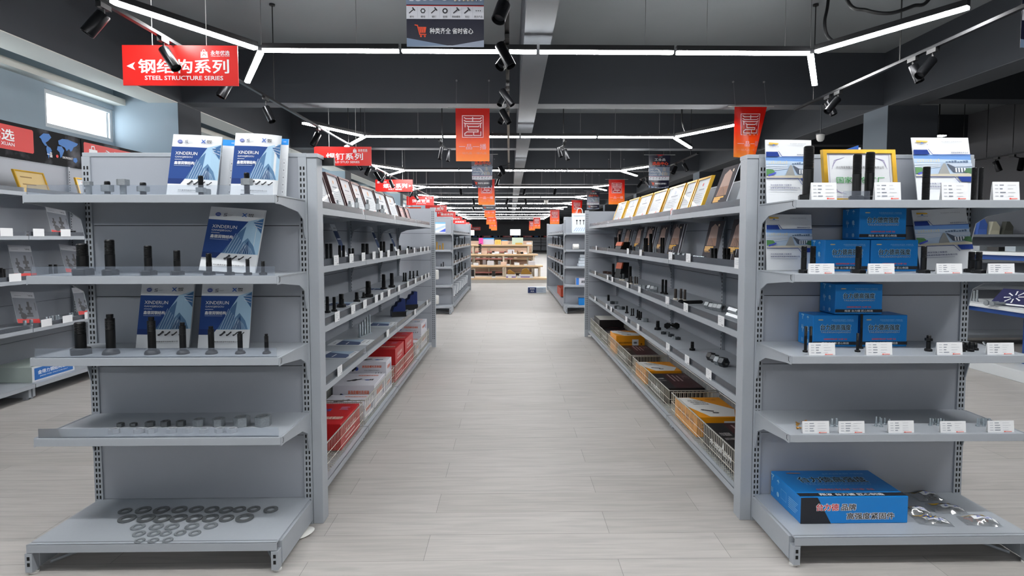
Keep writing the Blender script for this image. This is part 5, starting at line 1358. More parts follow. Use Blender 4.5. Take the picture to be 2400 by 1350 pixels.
for i in range(6):
    p = at_z(942 + 2.4 * i, 741 - 2.4 * i, AZL[3])
    nut(p.x, p.y, AZL[3], 0.013, 0.012, 'shiny zinc nut beside the navy holders, %s from the washer stand' % ORD[i + 1], ZINC, 0.4 * i, lying=(i % 2 == 0), group='zinc nuts beside the navy holders')
# ---- wire baskets on the bases
def basket(org, rz, L, s, D, H, lab):
    r = root('wire_basket', lab, 'basket', org, rz, 'wire baskets on the base decks')
    x0, x1 = s * 0.012, s * D
    m = MB()
    for xx in (x0, x1): m.tube([(xx, 0.012, H), (xx, L - 0.012, H)], 0.0035, 6)
    for yy in (0.012, L - 0.012): m.tube([(x0, yy, H), (x1, yy, H)], 0.0035, 6)
    m.build('rim', CHROME, r)
    m = MB(); n = int(L / 0.026)
    for i in range(n + 1):
        yy = 0.014 + (L - 0.028) * i / n
        m.tube([(x0, yy, H), (x0, yy, 0.004), (x1, yy, 0.004), (x1, yy, H)], 0.0016, 4)
    for k in range(1, 5): m.tube([(x0 + (x1 - x0) * k / 5, 0.014, 0.004), (x0 + (x1 - x0) * k / 5, L - 0.014, 0.004)], 0.0016, 4)
    for i in range(13):
        xx = x0 + (x1 - x0) * i / 12
        for yy in (0.013, L - 0.013): m.tube([(xx, yy, 0.004), (xx, yy, H)], 0.0016, 4)
    for zz in (0.05, 0.10):
        m.tube([(x0, 0.013, zz), (x1, 0.013, zz)], 0.0014, 4); m.tube([(x0, L - 0.013, zz), (x1, L - 0.013, zz)], 0.0014, 4); m.tube([(x0, 0.013, zz), (x0, L - 0.013, zz)], 0.0014, 4)
    m.build('wire_mesh', WIRE, r)
for k in range(4):
    basket((-0.918, LY[k] + 0.012, 0.102), 0, LY[k + 1] - LY[k] - 0.024, -1, 0.335, 0.16, 'cream wire basket on the base of red-box gondola, %s from the washer stand' % ORD[k + 1])
    q = rp(0.012, RYL[k] + 0.012, 0.102)
    basket(q, THR, RYL[k + 1] - RYL[k] - 0.024, 1, 0.335, 0.16, 'cream wire basket on the base of yellow-box gondola, %s from the blue-box stand' % ORD[k + 1])
# ---- cartons in the baskets
REDC = M('red_printed_carton', (186, 26, 30), 0.4, var=0.03, scale=9); WHC = M('white_printed_carton', (214, 214, 222), 0.42, var=0.02, scale=9)
YELC = M('yellow_printed_carton', (232, 152, 20), 0.42, var=0.03, scale=9); BLKC = M('black_printed_carton', (26, 24, 26), 0.38, var=0.1, scale=9)
ORI = C(226, 110, 70); BLI = C(52, 78, 170)
def art_red_top(P, w, d):
    P.disc(0.30 * w, 0.66 * d, 0.09 * w, BLI, 14, 0.05 * w); P.disc(0.24 * w, 0.66 * d, 0.05 * w, C(220, 190, 190), 12, 0.03 * w); P.text('永强', 0.46 * w, 0.66 * d, BLI, w=0.16 * w, h=0.13 * d, bold=0.05)
    P.text('高强度紧固件', 0.72 * w, 0.28 * d, C(216, 196, 180), w=0.42 * w, h=0.12 * d, bold=0.03)
    P.lines(0.70 * w, 0.8 * d, 0.2 * w, 3, 0.06 * d, 0.02 * d, C(200, 150, 190))
def art_red_side(P, d, h):
    P.text('高强度螺栓', 0.5 * d, 0.55 * h, C(226, 190, 186), w=0.55 * d, h=0.2 * h, bold=0.03); P.rect(0.2 * d, 0.28 * h, 0.7 * d, 0.34 * h, C(226, 190, 186))
def art_white_top(P, w, d):
    P.text('高强度螺栓连接副', 0.62 * w, 0.80 * d, ORI, w=0.5 * w, h=0.08 * d, bold=0.03)
    for k in range(2):
        P.line([((0.28 + 0.12 * k) * w, (0.35 + 0.03 * k) * d), ((0.40 + 0.12 * k) * w, (0.47 + 0.03 * k) * d)], 0.02, INK); P.disc((0.27 + 0.12 * k) * w, (0.35 + 0.03 * k) * d, 0.017, INK, 6)
    P.disc(0.70 * w, 0.42 * d, 0.06 * w, BLI, 14, 0.045 * w); P.text('永强', 0.80 * w, 0.44 * d, INK, w=0.1 * w, h=0.12 * d, bold=0.04)
def art_white_front(P, w, h):
    P.disc(0.22 * w, 0.55 * h, 0.05 * w, BLI, 12); P.line([(0.12 * w, 0.45 * h), (0.2 * w, 0.6 * h)], 0.014, INK)
    P.text('高强度螺栓连接副', 0.62 * w, 0.70 * h, ORI, w=0.5 * w, h=0.16 * h, bold=0.03); P.text('HIGH STRENGTH BOLT', 0.62 * w, 0.45 * h, GREYINK, w=0.4 * w, h=0.08 * h)
    for k in range(3): P.line([((0.70 + 0.07 * k) * w, 0.2 * h), ((0.73 + 0.07 * k) * w, 0.3 * h)], 0.004, INK)
def art_white_side(P, d, h):
    P.text('高强度螺栓', 0.42 * d, 0.6 * h, ORI, w=0.5 * d, h=0.22 * h, bold=0.03); P.rect(0.72 * d, 0.25 * h, 0.76 * d, 0.8 * h, BLI); P.rect(0.8 * d, 0.25 * h, 0.83 * d, 0.7 * h, GREYINK)
def art_yel_top(P, w, d):
    P.poly([(0.0, 0.62 * d), (0.0, 0.98 * d), (0.30 * w, 0.98 * d), (0.98 * w, 0.36 * d), (0.80 * w, 0.03 * d), (0.30 * w, 0.03 * d)], C(226, 226, 224))
    for i, t in enumerate(('STEEL STRUCTURE', 'HIGH STRENGTH BOLT', 'CONNECTION PAIR')): P.text(t, (0.36 + 0.02 * i) * w, (0.80 - 0.085 * i) * d, INK, w=0.34 * w, h=0.055 * d, bold=0.03)
    P.disc(0.30 * w, 0.34 * d, 0.05 * w, INK, 6); P.line([(0.30 * w, 0.34 * d), (0.46 * w, 0.28 * d)], 0.022, C(70, 70, 74)); P.disc(0.50 * w, 0.20 * d, 0.07 * w, C(60, 60, 64), 12, 0.05 * w); P.disc(0.50 * w, 0.20 * d, 0.03 * w, C(150, 150, 150), 10, 0.02 * w)
    P.disc(0.78 * w, 0.84 * d, 0.06 * w, C(196, 120, 16), 16, 0.03 * w); P.text('永固', 0.66 * w, 0.86 * d, C(206, 130, 20), w=0.1 * w, h=0.08 * d, bold=0.04)
def art_yel_front(P, w, h):
    P.text('永年区永固紧固件制造有限公司', 0.36 * w, 0.62 * h, C(120, 70, 10), w=0.52 * w, h=0.1 * h, bold=0.02); P.rect(0.08 * w, 0.42 * h, 0.5 * w, 0.45 * h, C(150, 92, 14))
    P.rect(0.56 * w, 0.42 * h, 0.78 * w, 0.80 * h, WHITE); P.text('地脚螺栓', 0.67 * w, 0.62 * h, INK, w=0.12 * w, h=0.12 * h, bold=0.02)
    P.disc(0.88 * w, 0.55 * h, 0.03 * w, C(120, 70, 10), 12)
def art_yel_side(P, d, h):
    for k in range(4): P.text('永固', (0.2 + 0.2 * k) * d, 0.6 * h, C(150, 90, 20), w=0.13 * d, h=0.3 * h, bold=0.03)
def art_blk_top(P, w, d):
    P.poly([(0.30 * w, 0.02 * d), (0.98 * w, 0.02 * d), (0.98 * w, 0.98 * d), (0.36 * w, 0.98 * d)], C(58, 28, 30))
    for i in range(3): P.rect((0.46 + 0.10 * i) * w, 0.45 * d, (0.50 + 0.10 * i) * w, (0.92 - 0.05 * i) * d, C(150, 122, 124))
    P.frame(0.78 * w, 0.62 * d, 0.93 * w, 0.90 * d, 0.003, C(150, 122, 124)); P.text('高强', 0.855 * w, 0.76 * d, C(150, 122, 124), w=0.1 * w, h=0.16 * d)
    P.text('汽车紧固件', 0.17 * w, 0.62 * d, C(150, 146, 146), w=0.2 * w, h=0.1 * d, bold=0.02); P.text('AUTO PARTS', 0.17 * w, 0.48 * d, C(150, 146, 146), w=0.2 * w, h=0.06 * d, bold=0.02)
def art_blk_side(P, d, h):
    P.poly([(0.54 * d, 0.62 * h), (0.57 * d, 0.95 * h), (0.60 * d, 0.62 * h)], WHITE); P.text('永固紧固件', 0.5 * d, 0.52 * h, WHITE, w=0.6 * d, h=0.26 * h, bold=0.04); P.text('FASTENER SERIES', 0.5 * d, 0.22 * h, C(190, 190, 190), w=0.6 * d, h=0.16 * h, bold=0.02)
def lbox(y0, y1, z0, z1, mat, arts, lab, x=-0.945, dep=0.29, rz=0.0):
    carton('carton', lab, x - dep, y0, z0, dep, y1 - y0, z1 - z0, mat, arts, rz, group='cartons in the wire baskets')
ZB = 0.112
lbox(2.70, 2.93, ZB, 0.205, REDC, {'right': art_red_side}, 'small red carton in the basket beside the washer stand', dep=0.22, x=-1.0)
lbox(3.18, 3.585, ZB, 0.262, REDC, {'top': art_red_top, 'right': art_red_side}, 'large red carton in the first basket')
lbox(3.70, 3.96, ZB, 0.215, WHC, {'front': art_white_front, 'top': art_white_top, 'right': art_white_side}, 'white carton foremost in the second basket')
lbox(3.98, 4.34, ZB, 0.275, WHC, {'front': art_white_front, 'top': art_white_top, 'right': art_white_side}, 'white carton standing between foremost carton and white stack')
lbox(4.36, 4.57, ZB, 0.236, WHC, {'front': art_white_front, 'right': art_white_side}, 'lower white carton of the stack in the second basket', dep=0.285)
lbox(4.37, 4.565, 0.2375, 0.355, WHC, {'front': art_white_front, 'top': art_white_top, 'right': art_white_side}, 'upper white carton of the stack in the second basket', dep=0.29)
lbox(4.70, 5.12, ZB, 0.250, REDC, {'right': art_red_side, 'top': art_red_top}, 'lower red carton of the nearer red stack')
lbox(4.72, 5.10, 0.2515, 0.385, REDC, {'right': art_red_side, 'top': art_red_top}, 'upper red carton of the nearer red stack')
lbox(5.15, 5.61, ZB, 0.250, REDC, {'right': art_red_side}, 'lower red carton of the farther red stack')
lbox(5.17, 5.59, 0.2515, 0.385, REDC, {'right': art_red_side, 'top': art_red_top}, 'upper red carton of the farther red stack')
lbox(5.74, 5.98, ZB, 0.24, WHC, {'front': art_white_front, 'right': art_white_side}, 'single white carton behind the red stacks')
lbox(6.10, 6.54, ZB, 0.262, WHC, {'front': art_white_front, 'right': art_white_side}, 'lower white carton of the stack by the cross aisle')
lbox(6.12, 6.52, 0.2635, 0.385, WHC, {'front': art_white_front, 'top': art_white_top, 'right': art_white_side}, 'upper white carton of the stack by the cross aisle')
def rbox(y0, y1, z0, z1, mat, arts, lab, x=0.045, dep=0.295):
    q = rp(x, y0 - 2.65, z0)
    carton('carton', lab, q.x, q.y, z0, dep, y1 - y0, z1 - z0, mat, arts, THR, group='cartons in the wire baskets')
YA = {'front': art_yel_front, 'top': art_yel_top, 'left': art_yel_side}; BA = {'top': art_blk_top, 'left': art_blk_side}
rbox(2.72, 3.24, ZB, 0.238, BLKC, BA, 'black carton in the basket beside the blue-box stand')
rbox(3.36, 3.79, ZB, 0.232, YELC, YA, 'flat yellow carton with white top band in the first basket')
rbox(4.06, 4.52, ZB, 0.222, BLKC, BA, 'black carton with dark red top in the second basket')
rbox(4.60, 4.95, ZB, 0.222, YELC, YA, 'flat yellow carton with white top band in the second basket')
rbox(5.26, 5.76, ZB, 0.215, BLKC, BA, 'black carton with dark red top in the third basket')
rbox(5.83, 6.155, ZB, 0.300, YELC, YA, 'tall yellow carton in the third basket')
rbox(6.25, 6.70, ZB, 0.225, BLKC, BA, 'black carton in the farthest basket')
rbox(6.80, 7.30, ZB, 0.225, BLKC, BA, 'lower black carton of the stack by the cross aisle')
rbox(6.86, 7.26, 0.2265, 0.315, BLKC, {'top': lambda P, w, d: P.rect(0.03 * w, 0.03 * d, 0.97 * w, 0.97 * d, C(214, 212, 206))}, 'white-topped black carton of the stack by the cross aisle')
# ---- yellow-box gondola, top shelf: gold frames and a dark catalogue
for i, (y0, y1) in enumerate(((3.64, 3.89), (3.91, 4.13), (4.16, 4.58), (4.62, 5.04), (5.07, 5.52), (5.58, 6.04), (6.14, 6.62))):
    q = rp(0.13, (y0 + y1) / 2 - 2.65)
    framed('gold_framed_certificate', 'gold-framed certificate on top of yellow-box gondola, %s from the blue-box stand' % ORD[i + 1], q.x, q.y, AZR[0], (y1 - y0) * 0.97, 0.262, 0.34, -HP + THR, GOLD, art_cert(20 + i, (226, 90, 90) if i == 0 else (200, 206, 220)), 0.024, 0.013, 'gold framed certificates on the top shelf')
def art_city(P, w, h):
    P.rect(0, 0, w, h, C(84, 80, 84, 30)); P.poly([(0.18 * w, 0.36 * h), (0.82 * w, 0.36 * h), (0.74 * w, 0.84 * h), (0.5 * w, 0.93 * h), (0.26 * w, 0.84 * h)], C(196, 168, 156, 30)); P.poly([(0.2 * w, 0.36 * h), (0.8 * w, 0.36 * h), (0.78 * w, 0.56 * h), (0.22 * w, 0.56 * h)], C(176, 140, 122, 30))
    for k in range(4): P.line([((0.3 + 0.12 * k) * w, 0.38 * h), ((0.42 + 0.05 * k) * w, (0.58 - 0.03 * k) * h)], 0.004, C(96, 74, 70))
    for k, (a, b) in enumerate(((0.30, 0.62), (0.26, 0.44), (0.22, 0.36))): P.rect(0.1 * w, (a + 0.01) * h - 0.0, (0.1 + b) * w, (a + 0.045) * h, C(240, 176, 40))
    P.text('紧固件专家', 0.36 * w, 0.205 * h, C(240, 176, 40), w=0.42 * w, h=0.03 * h, bold=0.02); P.rect(0.1 * w, 0.06 * h, 0.4 * w, 0.075 * h, C(200, 170, 90)); P.rect(0.72 * w, 0.86 * h, 0.80 * w, 0.92 * h, C(226, 206, 180))
def rcat(y, xo, z, lean, lab, art=art_city, w=0.21, h=0.27, bend=0.0, **k):
    q = rp(xo, y - 2.65)
    catalogue(q.x, q.y, z, w, h, lean, 0, bend, lab, art, rz=-HP + THR, **k)
rcat(3.36, 0.13, AZR[0], 0.34, 'dark city catalogue on the top shelf before the gold frames', w=0.24, h=0.285)
q = rp(0.22, 3.20 - 2.65)
catalogue(q.x, q.y, AZR[0], 0.24, 0.25, 0.28, 0, 0, 'blue-topped white catalogue on the top shelf behind the stand post', lambda P, w, h: P.rect(0, 0.74 * h, w, h, C(28, 72, 160)), rz=-HP + THR)
for i, y in enumerate((3.30, 3.70, 4.52, 4.89, 5.36, 5.76, 6.31, 6.78)):
    rcat(y, 0.21, AZR[1], 0.22, 'dark city catalogue leaning on yellow-box gondola second shelf, %s from the blue-box stand' % ORD[i + 1], w=0.215, h=0.255, bend=0.06 if i % 2 else 0.12, group='dark city catalogues on the second shelf')
# ---- its bolts, studs and nuts
def rb(px, yt, w, j, xo, kind, lab, mat=None, **kw):
    p = onR(px, xo); t = at_y(px, yt, p.y); k = p.y / F / 2
    return bolt(p.x, p.y, AZR[j] + 0.0004, max(0.015, t.z - AZR[j]), w * k, w * k * (2.0 if kind == 'hex' else 1.45), kind, lab, mat=mat, **kw)
BR = M('brown_black_steel', (62, 54, 50), 0.5, 0.3, var=0.2, scale=80)
for i, (px, yt, w, m) in enumerate(((1735, 587, 5, ZINC), (1722, 587, 5, BR), (1708, 582, 9, BLACKOX), (1699, 582, 9, BLACKOX), (1678, 582, 8, BLACKOX), (1670, 582, 7, BLACKOX), (1555, 557, 5, BLACKOX), (1550, 557, 5, BLACKOX), (1538, 585, 4, ZINC), (1533.5, 580, 4, ZINC), (1528.5, 580, 4, ZINC),
        (1525, 548, 8, BLACKOX), (1516, 558, 6, BLACKOX), (1511, 558, 5, BLACKOX), (1497, 579, 5, ZINC), (1492, 578, 4, ZINC), (1488, 578, 4, DARKST), (1483, 578, 3, DARKST), (1478, 575, 7, BLACKOX), (1462, 582, 3, ZINC), (1458, 582, 3, ZINC), (1452, 549, 6, BLACKOX), (1445.5, 556, 4, BLACKOX), (1441.5, 556, 4, BLACKOX), (1433, 575, 4, ZINC), (1428, 578, 4, DARKST), (1423, 579, 4, ZINC))):
    o = ['', 'twenty-first', 'twenty-second', 'twenty-third', 'twenty-fourth', 'twenty-fifth', 'twenty-sixth', 'twenty-seventh']
    rb(px, yt, w, 1, 0.16 if i % 2 else 0.19, 'stud', '%s stud on yellow-box gondola second shelf, %s from the blue-box stand' % ('bright' if m is ZINC else 'dark', ORD[i + 1] if i < 20 else o[i - 19]), mat=m, thr=0.45 if m is not ZINC else 1.0, group='studs on the second shelf')
for i in range(6):
    p = onR(1628 + 4.4 * i, 0.12)
    nut(p.x, p.y, AZR[1], 0.016, 0.012, 'small zinc nut on edge by the second price tag of the second shelf, %s one' % ORD[6 - i], ZINC, 0.5, True, group='zinc nuts on edge, second shelf')
for i in range(7):
    p = onR(1580 + 5.6 * i, 0.13)
    nut(p.x, p.y, AZR[1], 0.020, 0.017, 'grey nut beyond the second price tag on the second shelf, %s one' % ORD[7 - i], GALV, 0.6, i % 2 == 0, group='grey nuts, second shelf')
def rz_(px, yf, yt, w, j, kind, lab, mat=None, hr=2.0, **kw):
    p = at_z(px, yf, AZR[j]); t = at_y(px, yt, p.y); k = p.y / F / 2
    return bolt(p.x, p.y, AZR[j] + 0.0004, max(0.015, t.z - AZR[j]), w * k, w * k * hr, kind, lab, mat=mat, **kw)
for i, (px, yf, yt, w, kind, m) in enumerate(((1605, 706, 679, 6, 'weld', BR), (1596, 704, 677, 6, 'weld', BR), (1583, 703, 677, 7, 'weld', BR), (1560.5, 690, 656, 6, 'hex', BLACKOX), (1553, 688, 655, 6, 'hex', BLACKOX), (1493.5, 667, 649, 3.4, 'weld', BR), (1488.5, 667, 648, 3.4, 'weld', BR), (1479, 666, 648, 5, 'weld', BR), (1476.5, 664, 624, 8, 'hex', BLACKOX), (1461.5, 658, 642, 6, 'weld', DARKST), (1455, 657, 643, 5, 'weld', DARKST), (1451.5, 651, 630, 4, 'stud', ZINC), (1447, 650, 620, 3, 'stud', ZINC), (1437, 650, 618, 7, 'stud', BLACKOX))):
    rz_(px, yf, yt, w, 2, kind, '%s on yellow-box gondola third shelf, %s from the blue-box stand' % ({'weld': 'brown weld stud with white ferrule', 'hex': 'tall black hex bolt', 'stud': 'upright stud'}[kind], ORD[i + 1]), m, 1.55 if kind == 'weld' else 1.9, group='studs and bolts on the third shelf')
p = at_z(1620, 716, AZR[2]); lying(p.x, p.y, AZR[2], 0.17, 0.013, 0.021, 'black bolt lying on the third shelf beside the white-footed studs', BLACKOX, 0.25, 'bolt', 'hex_bolt', kind='hex')
for i, (px, yf, r_) in enumerate(((1659, 724, 0.025), (1669, 727, 0.024), (1679, 729, 0.025), (1689, 731, 0.026))):
    p = at_z(px, yf, AZR[2]); nut(p.x, p.y + 0.02, AZR[2], r_, 0.034, 'big grey nut on edge on the third shelf, %s of the row of four' % ORD[4 - i], GALV, 0.35, True, group='four big nuts on edge')
for i, (px, yf, lv) in enumerate(((1711, 746, 0), (1717, 748, 0), (1723, 750, 0), (1731, 753, 0), (1715, 746, 1), (1721, 748, 1), (1727, 750, 1))):
    p = at_z(px, yf if lv == 0 else yf, AZR[2])
    nut(p.x, p.y + 0.025, AZR[2] + (0.0305 if lv else 0), 0.0175, 0.04, 'bright zinc nut in the stacked pyramid by the post, %s row, %s one' % ('upper' if lv else 'lower', ORD[(i if lv == 0 else i - 4) + 1]), M('bright_zinc', (206, 212, 216), 0.3, 0.75), 0.12, True, group='pyramid of zinc nuts')
for i, (px, yf) in enumerate(((1505, 676), (1511, 677), (1520, 681), (1526, 683), (1532, 685))):
    p = at_z(px, yf, AZR[2]); nut(p.x, p.y, AZR[2], 0.027, 0.030, 'grey nut on the third shelf between tall bolt and thin pair, %s one' % ORD[5 - i], GALV, 0.3 * i, i > 1, group='grey nuts, third shelf')
# orange card and dark pieces at the far end
q = onR(1457, 0.22)
for j, (z_, h_) in enumerate(((AZR[1], 0.10), (AZR[2], 0.17))):
    q = onR(1457, 0.2 if j else 0.12)
    r = root('orange_box', 'orange and black tilted box on the %s shelf near the cross aisle' % SHN[j + 1], 'box', (q.x, q.y, z_ + 0.0005), 0.4)
    MB().prism([(-0.06, 0), (0.06, 0), (0.07, h_), (-0.02, h_)], 'y', -0.05, 0.05).build('body', BLACKM, r, bevel=0.003)
    MB().prism([(-0.022, h_ * 0.62), (-0.006, h_ * 1.0), (-0.022, h_ * 1.0), (-0.042, h_ * 0.6)], 'y', -0.052, 0.052).build('flap', C(214, 96, 50), r)
q = onR(1420, 0.16)
for k in range(3):
    o = MB().ngon(8, 0.035, 0, 0.03, hole=0.02).build('coupling', M('brown_coupling', (66, 48, 42), 0.4, 0.4)); o.location = (q.x + 0.03 * k, q.y - 0.1 * k, AZR[2] + 0.0004)
    tag(o, 'brown ring coupling at the far end of the third shelf, %s from the cross aisle' % ORD[k + 1], 'coupling', 'brown couplings')
for i, (px, yf, yt, w, kind) in enumerate(((1622.5, 821, 801, 8, 'hex'), (1541.5, 773, 752, 9, 'hex'), (1502.5, 750, 731, 4.4, 'hex'), (1498, 749, 729, 4.4, 'hex'), (1494, 745, 726, 4.4, 'hex'), (1484.5, 740, 723, 3, 'hex'), (1480, 740, 723, 3, 'hex'), (1469, 734, 717, 5, 'hex'), (1426, 705, 691, 6, 'stud'))):
    rz_(px, yf, yt, w, 3, kind, 'short black bolt on yellow-box gondola fourth shelf, %s from the blue-box stand' % ORD[i + 1], BLACKOX, 1.9, group='short black bolts on the fourth shelf')
for i, (px, yf, r_, m) in enumerate(((1665, 845, 0.027, BLACKOX), (1674, 850, 0.027, DARKST), (1683, 856, 0.029, GALV), (1694, 860, 0.030, DARKST))):
    p = at_z(px, yf, AZR[3]); nut(p.x, p.y + 0.02, AZR[3], r_, 0.035, 'nut on edge on the fourth shelf, %s of four beside the nearest tags'.replace('nearest ', '') % ORD[4 - i], m, 0.35, True, group='four nuts on edge, fourth shelf')
for i, (px, yf, r_) in enumerate(((1437, 713, 0.03), (1444, 713, 0.03), (1447, 724, 0.03), (1453, 726, 0.03), (1460, 726, 0.026), (1512.5, 755, 0.032), (1557, 784, 0.024), (1565, 784, 0.022), (1575, 790, 0.024), (1583, 796, 0.022), (1590, 797, 0.022))):
    p = at_z(px, yf, AZR[3]); nut(p.x, p.y + 0.02, AZR[3], r_, 0.030 if i < 6 else 0.018, 'grey nut lying on the fourth shelf of yellow-box gondola, %s from the cross aisle' % ORD[i + 1], GALV if i % 2 else DARKST, 0.4 * i, False, group='loose nuts on the fourth shelf')
for i, px in enumerate((1566, 1581)):
    p = at_z(px, 770, AZR[3]); lying(p.x, p.y, AZR[3], 0.07, 0.016, 0.026, 'stubby black bolt lying at the back of the fourth shelf, %s one' % ('inner' if i else 'outer'), BLACKOX, 1.0 + i, 'bolt', 'hex_bolt', kind='hex')

# ------------------------------------------------------------ goods on the wall shelving
WZ = (1.665, 1.318, 0.968, 0.575, 0.125)
def art_bolts(P, w, h):
    P.rect(0, 0.13 * h, w, 0.80 * h, C(136, 140, 148, 30)); P.rect(0, 0.0, w, 0.13 * h, C(204, 40, 38)); P.rect(0, 0.8 * h, w, h, C(196, 198, 204, 30))
    P.text('飞宇达', 0.80 * w, 0.88 * h, INK, w=0.24 * w, h=0.05 * h, bold=0.03); P.rect(0.1 * w, 0.87 * h, 0.4 * w, 0.88 * h, GREYINK)
    for a, b, s in ((0.24, 0.42, 0.8), (0.62, 0.44, 1.1)):
        P.rect((a - 0.045 * s) * w, (b - 0.12 * s) * h, (a + 0.045 * s) * w, (b + 0.22 * s) * h, INK); P.rect((a - 0.12 * s) * w, (b - 0.02) * h, (a + 0.12 * s) * w, (b + 0.07 * s) * h, INK); P.rect((a - 0.11 * s) * w, (b - 0.16 * s) * h, (a + 0.11 * s) * w, (b - 0.10 * s) * h, INK)
    P.disc(0.32 * w, 0.22 * h, 0.13 * w, INK, 18); P.rect(0.4 * w, 0.20 * h, 0.75 * w, 0.25 * h, INK); P.rect(0.9 * w, 0.4 * h, 0.94 * w, 0.66 * h, C(76, 82, 92))
def wcat(px, yt, j, lean, roll, lab, w=0.215):
    p = at_x(px, yt, -4.08)
    catalogue(-4.02, p.y, WZ[j], w, (p.z - WZ[j]) / math.cos(lean) * 1.02, lean, roll, 0.0, lab, art_bolts, rz=HP, group='grey catalogues with black bolts')
wcat(128, 492, 1, 0.30, -0.12, 'grey bolt catalogue leaning on the second wall shelf')
wcat(42, 578, 2, 0.22, -0.05, 'grey bolt catalogue upright on the third wall shelf, nearer the entrance')
wcat(160, 579, 2, 0.30, -0.12, 'grey bolt catalogue on the third wall shelf beside the washer stand')
wcat(50, 690, 3, 0.30, -0.14, 'grey bolt catalogue behind the silver bolts on the fourth wall shelf')
wcat(188, 676, 3, 0.25, -0.04, 'grey bolt catalogue on the fourth wall shelf beside the washer stand')
p = at_x(78, 540, -4.0); r = root('catalogue', 'closed catalogue lying flat on the second wall shelf', 'catalogue', (-4.02, p.y, WZ[1] + 0.0005), 0.1)
MB().box(-0.14, -0.11, 0, 0.14, 0.11, 0.012).build('pages', C(120, 118, 116), r); MB().box(-0.142, -0.112, 0.012, 0.142, 0.112, 0.016).build('cover', C(206, 206, 206), r)
p, q = at_x(33, 400, -4.1), at_x(96, 400, -4.1)
framed('gold_framed_certificate', 'wide gold-framed yellowish certificate on the top wall shelf', -4.03, (p.y + q.y) / 2, WZ[0], 0.31, 0.215, 0.32, HP, GOLD, lambda P, w, h: P.lines(0.16 * w, 0.72 * h, 0.5 * w, 2, 0.3 * h, 0.05 * h, C(150, 120, 70)), 0.02, 0.012, paper=M('yellowed_paper', (206, 180, 122), 0.5))
p = at_x(186, 420, -4.1)
framed('gold_framed_certificate', 'narrow gold-framed certificate on the top wall shelf by the washer stand', -4.03, p.y, WZ[0], 0.16, 0.21, 0.25, HP, GOLD, art_cert(77), 0.02, 0.012)
p, q = at_x(77, 890, -3.88), at_x(170, 870, -3.88)
def art_wallbox(P, d, h):
    P.rect(0, 0, d, h, C(206, 210, 214)); P.rect(0.05 * d, 0.1 * h, 0.96 * d, 0.88 * h, C(34, 104, 180)); P.text('金得力钢结构螺栓', 0.5 * d, 0.56 * h, WHITE, w=0.74 * d, h=0.26 * h, bold=0.03); P.text('JINDELI STEEL STRUCTURE BOLT', 0.5 * d, 0.28 * h, WHITE, w=0.66 * d, h=0.09 * h, bold=0.01)
carton('carton', 'flat grey carton with blue lettered front on the wall shelving base', -3.885 - 0.34, p.y, WZ[4], 0.34, q.y - p.y + 0.03, 0.125, M('pale_green_grey_carton', (172, 184, 178), 0.6, var=0.04), {'right': art_wallbox})
for i, (px, yt, yf) in enumerate(((58, 751, 778), (73, 749, 776), (108, 744, 766), (115, 743, 765), (122, 743, 765), (131, 742, 763), (136, 742, 763), (163, 736, 753), (169, 735, 752))):
    p = at_x(px, yt, -3.93 if i < 2 else -3.97)
    bolt(p.x, p.y, WZ[3] + 0.0004, max(0.05, p.z - WZ[3]), 0.013 if i < 2 else 0.010, 0.024 if i < 2 else 0.018, 'hex', 'silver hex bolt on the fourth wall shelf, %s from the entrance' % ORD[i + 1], mat=ZINC, thr=0.5, group='silver bolts on the wall shelf')
for i, (px, yt) in enumerate(((2, 628), (8, 630), (118, 620), (130, 620), (168, 541), (174, 541))):
    j = 2 if i < 4 else 1
    p = at_x(px, yt, -3.98); bolt(p.x, p.y, WZ[j] + 0.0004, max(0.04, p.z - WZ[j]), 0.014, 0.025, 'hex', 'small black bolt on the %s wall shelf, %s one' % (SHN[j], ORD[(i if i < 4 else i - 4) + 1]), thr=0.5, group='black bolts on the wall shelves')
for i, (px, j) in enumerate(((18, 1), (93, 1), (156, 1), (33, 2), (102, 3), (152, 3), (203, 3))):
    p = at_x(px, 600, -3.826)
    r = root('price_tag', 'white price tag on the %s wall shelf, %s from the entrance' % (SHN[j], ORD[(i if j == 1 else 0 if j == 2 else i - 4) + 1]), 'price tag', (-3.826, p.y, WZ[j] - 0.004), HP, 'white price tags on the wall shelving')
    MB().box(-0.055, -0.0012, 0, 0.055, 0, 0.062).build('card', CARDW, r)
# ------------------------------------------------------------ goods beyond the cross aisle
Z2E = (1.39, 1.10, 0.81, 0.49); Z2B = (1.40, 1.13, 0.85, 0.56)
for i, (px, yt) in enumerate(((1024, 567), (1031, 575), (1038, 570))):
    p = at_y(px, yt, 9.93)
    bolt(p.x, 9.93, Z2E[1] + 0.0004, p.z - Z2E[1], 0.014, 0.02, 'stud', 'gold stud on the second shelf of the far stand, %s one from the aisle' % ORD[3 - i], mat=M('gold_plating', (220, 180, 96), 0.3, 0.6), thr=1.0, group='three gold studs')
p, q = at_y(1019, 546, 9.98), at_y(1044, 521, 9.98)
r = root('print_card', 'blue and white swirl card standing on the gold stud stand', 'card', (p.x, 9.98, Z2E[0] + 0.0005))
MB().box(0, 0, 0, q.x - p.x, 0.006, q.z - Z2E[0]).build('card', PAPER, r)
P = Print(); w_, h_ = q.x - p.x, q.z - Z2E[0]
P.rect(0, 0.86 * h_, w_, h_, C(120, 190, 226)); P.poly([(0, 0.2 * h_), (w_, 0.55 * h_), (w_, 0.75 * h_), (0, 0.4 * h_)], C(190, 214, 232)); P.poly([(0.4 * w_, 0.1 * h_), (w_, 0.1 * h_), (w_, 0.42 * h_)], C(70, 96, 210))
P.build('print', r, plane_fn((0, 0, 0), (1, 0, 0), (0, 0, 1)))
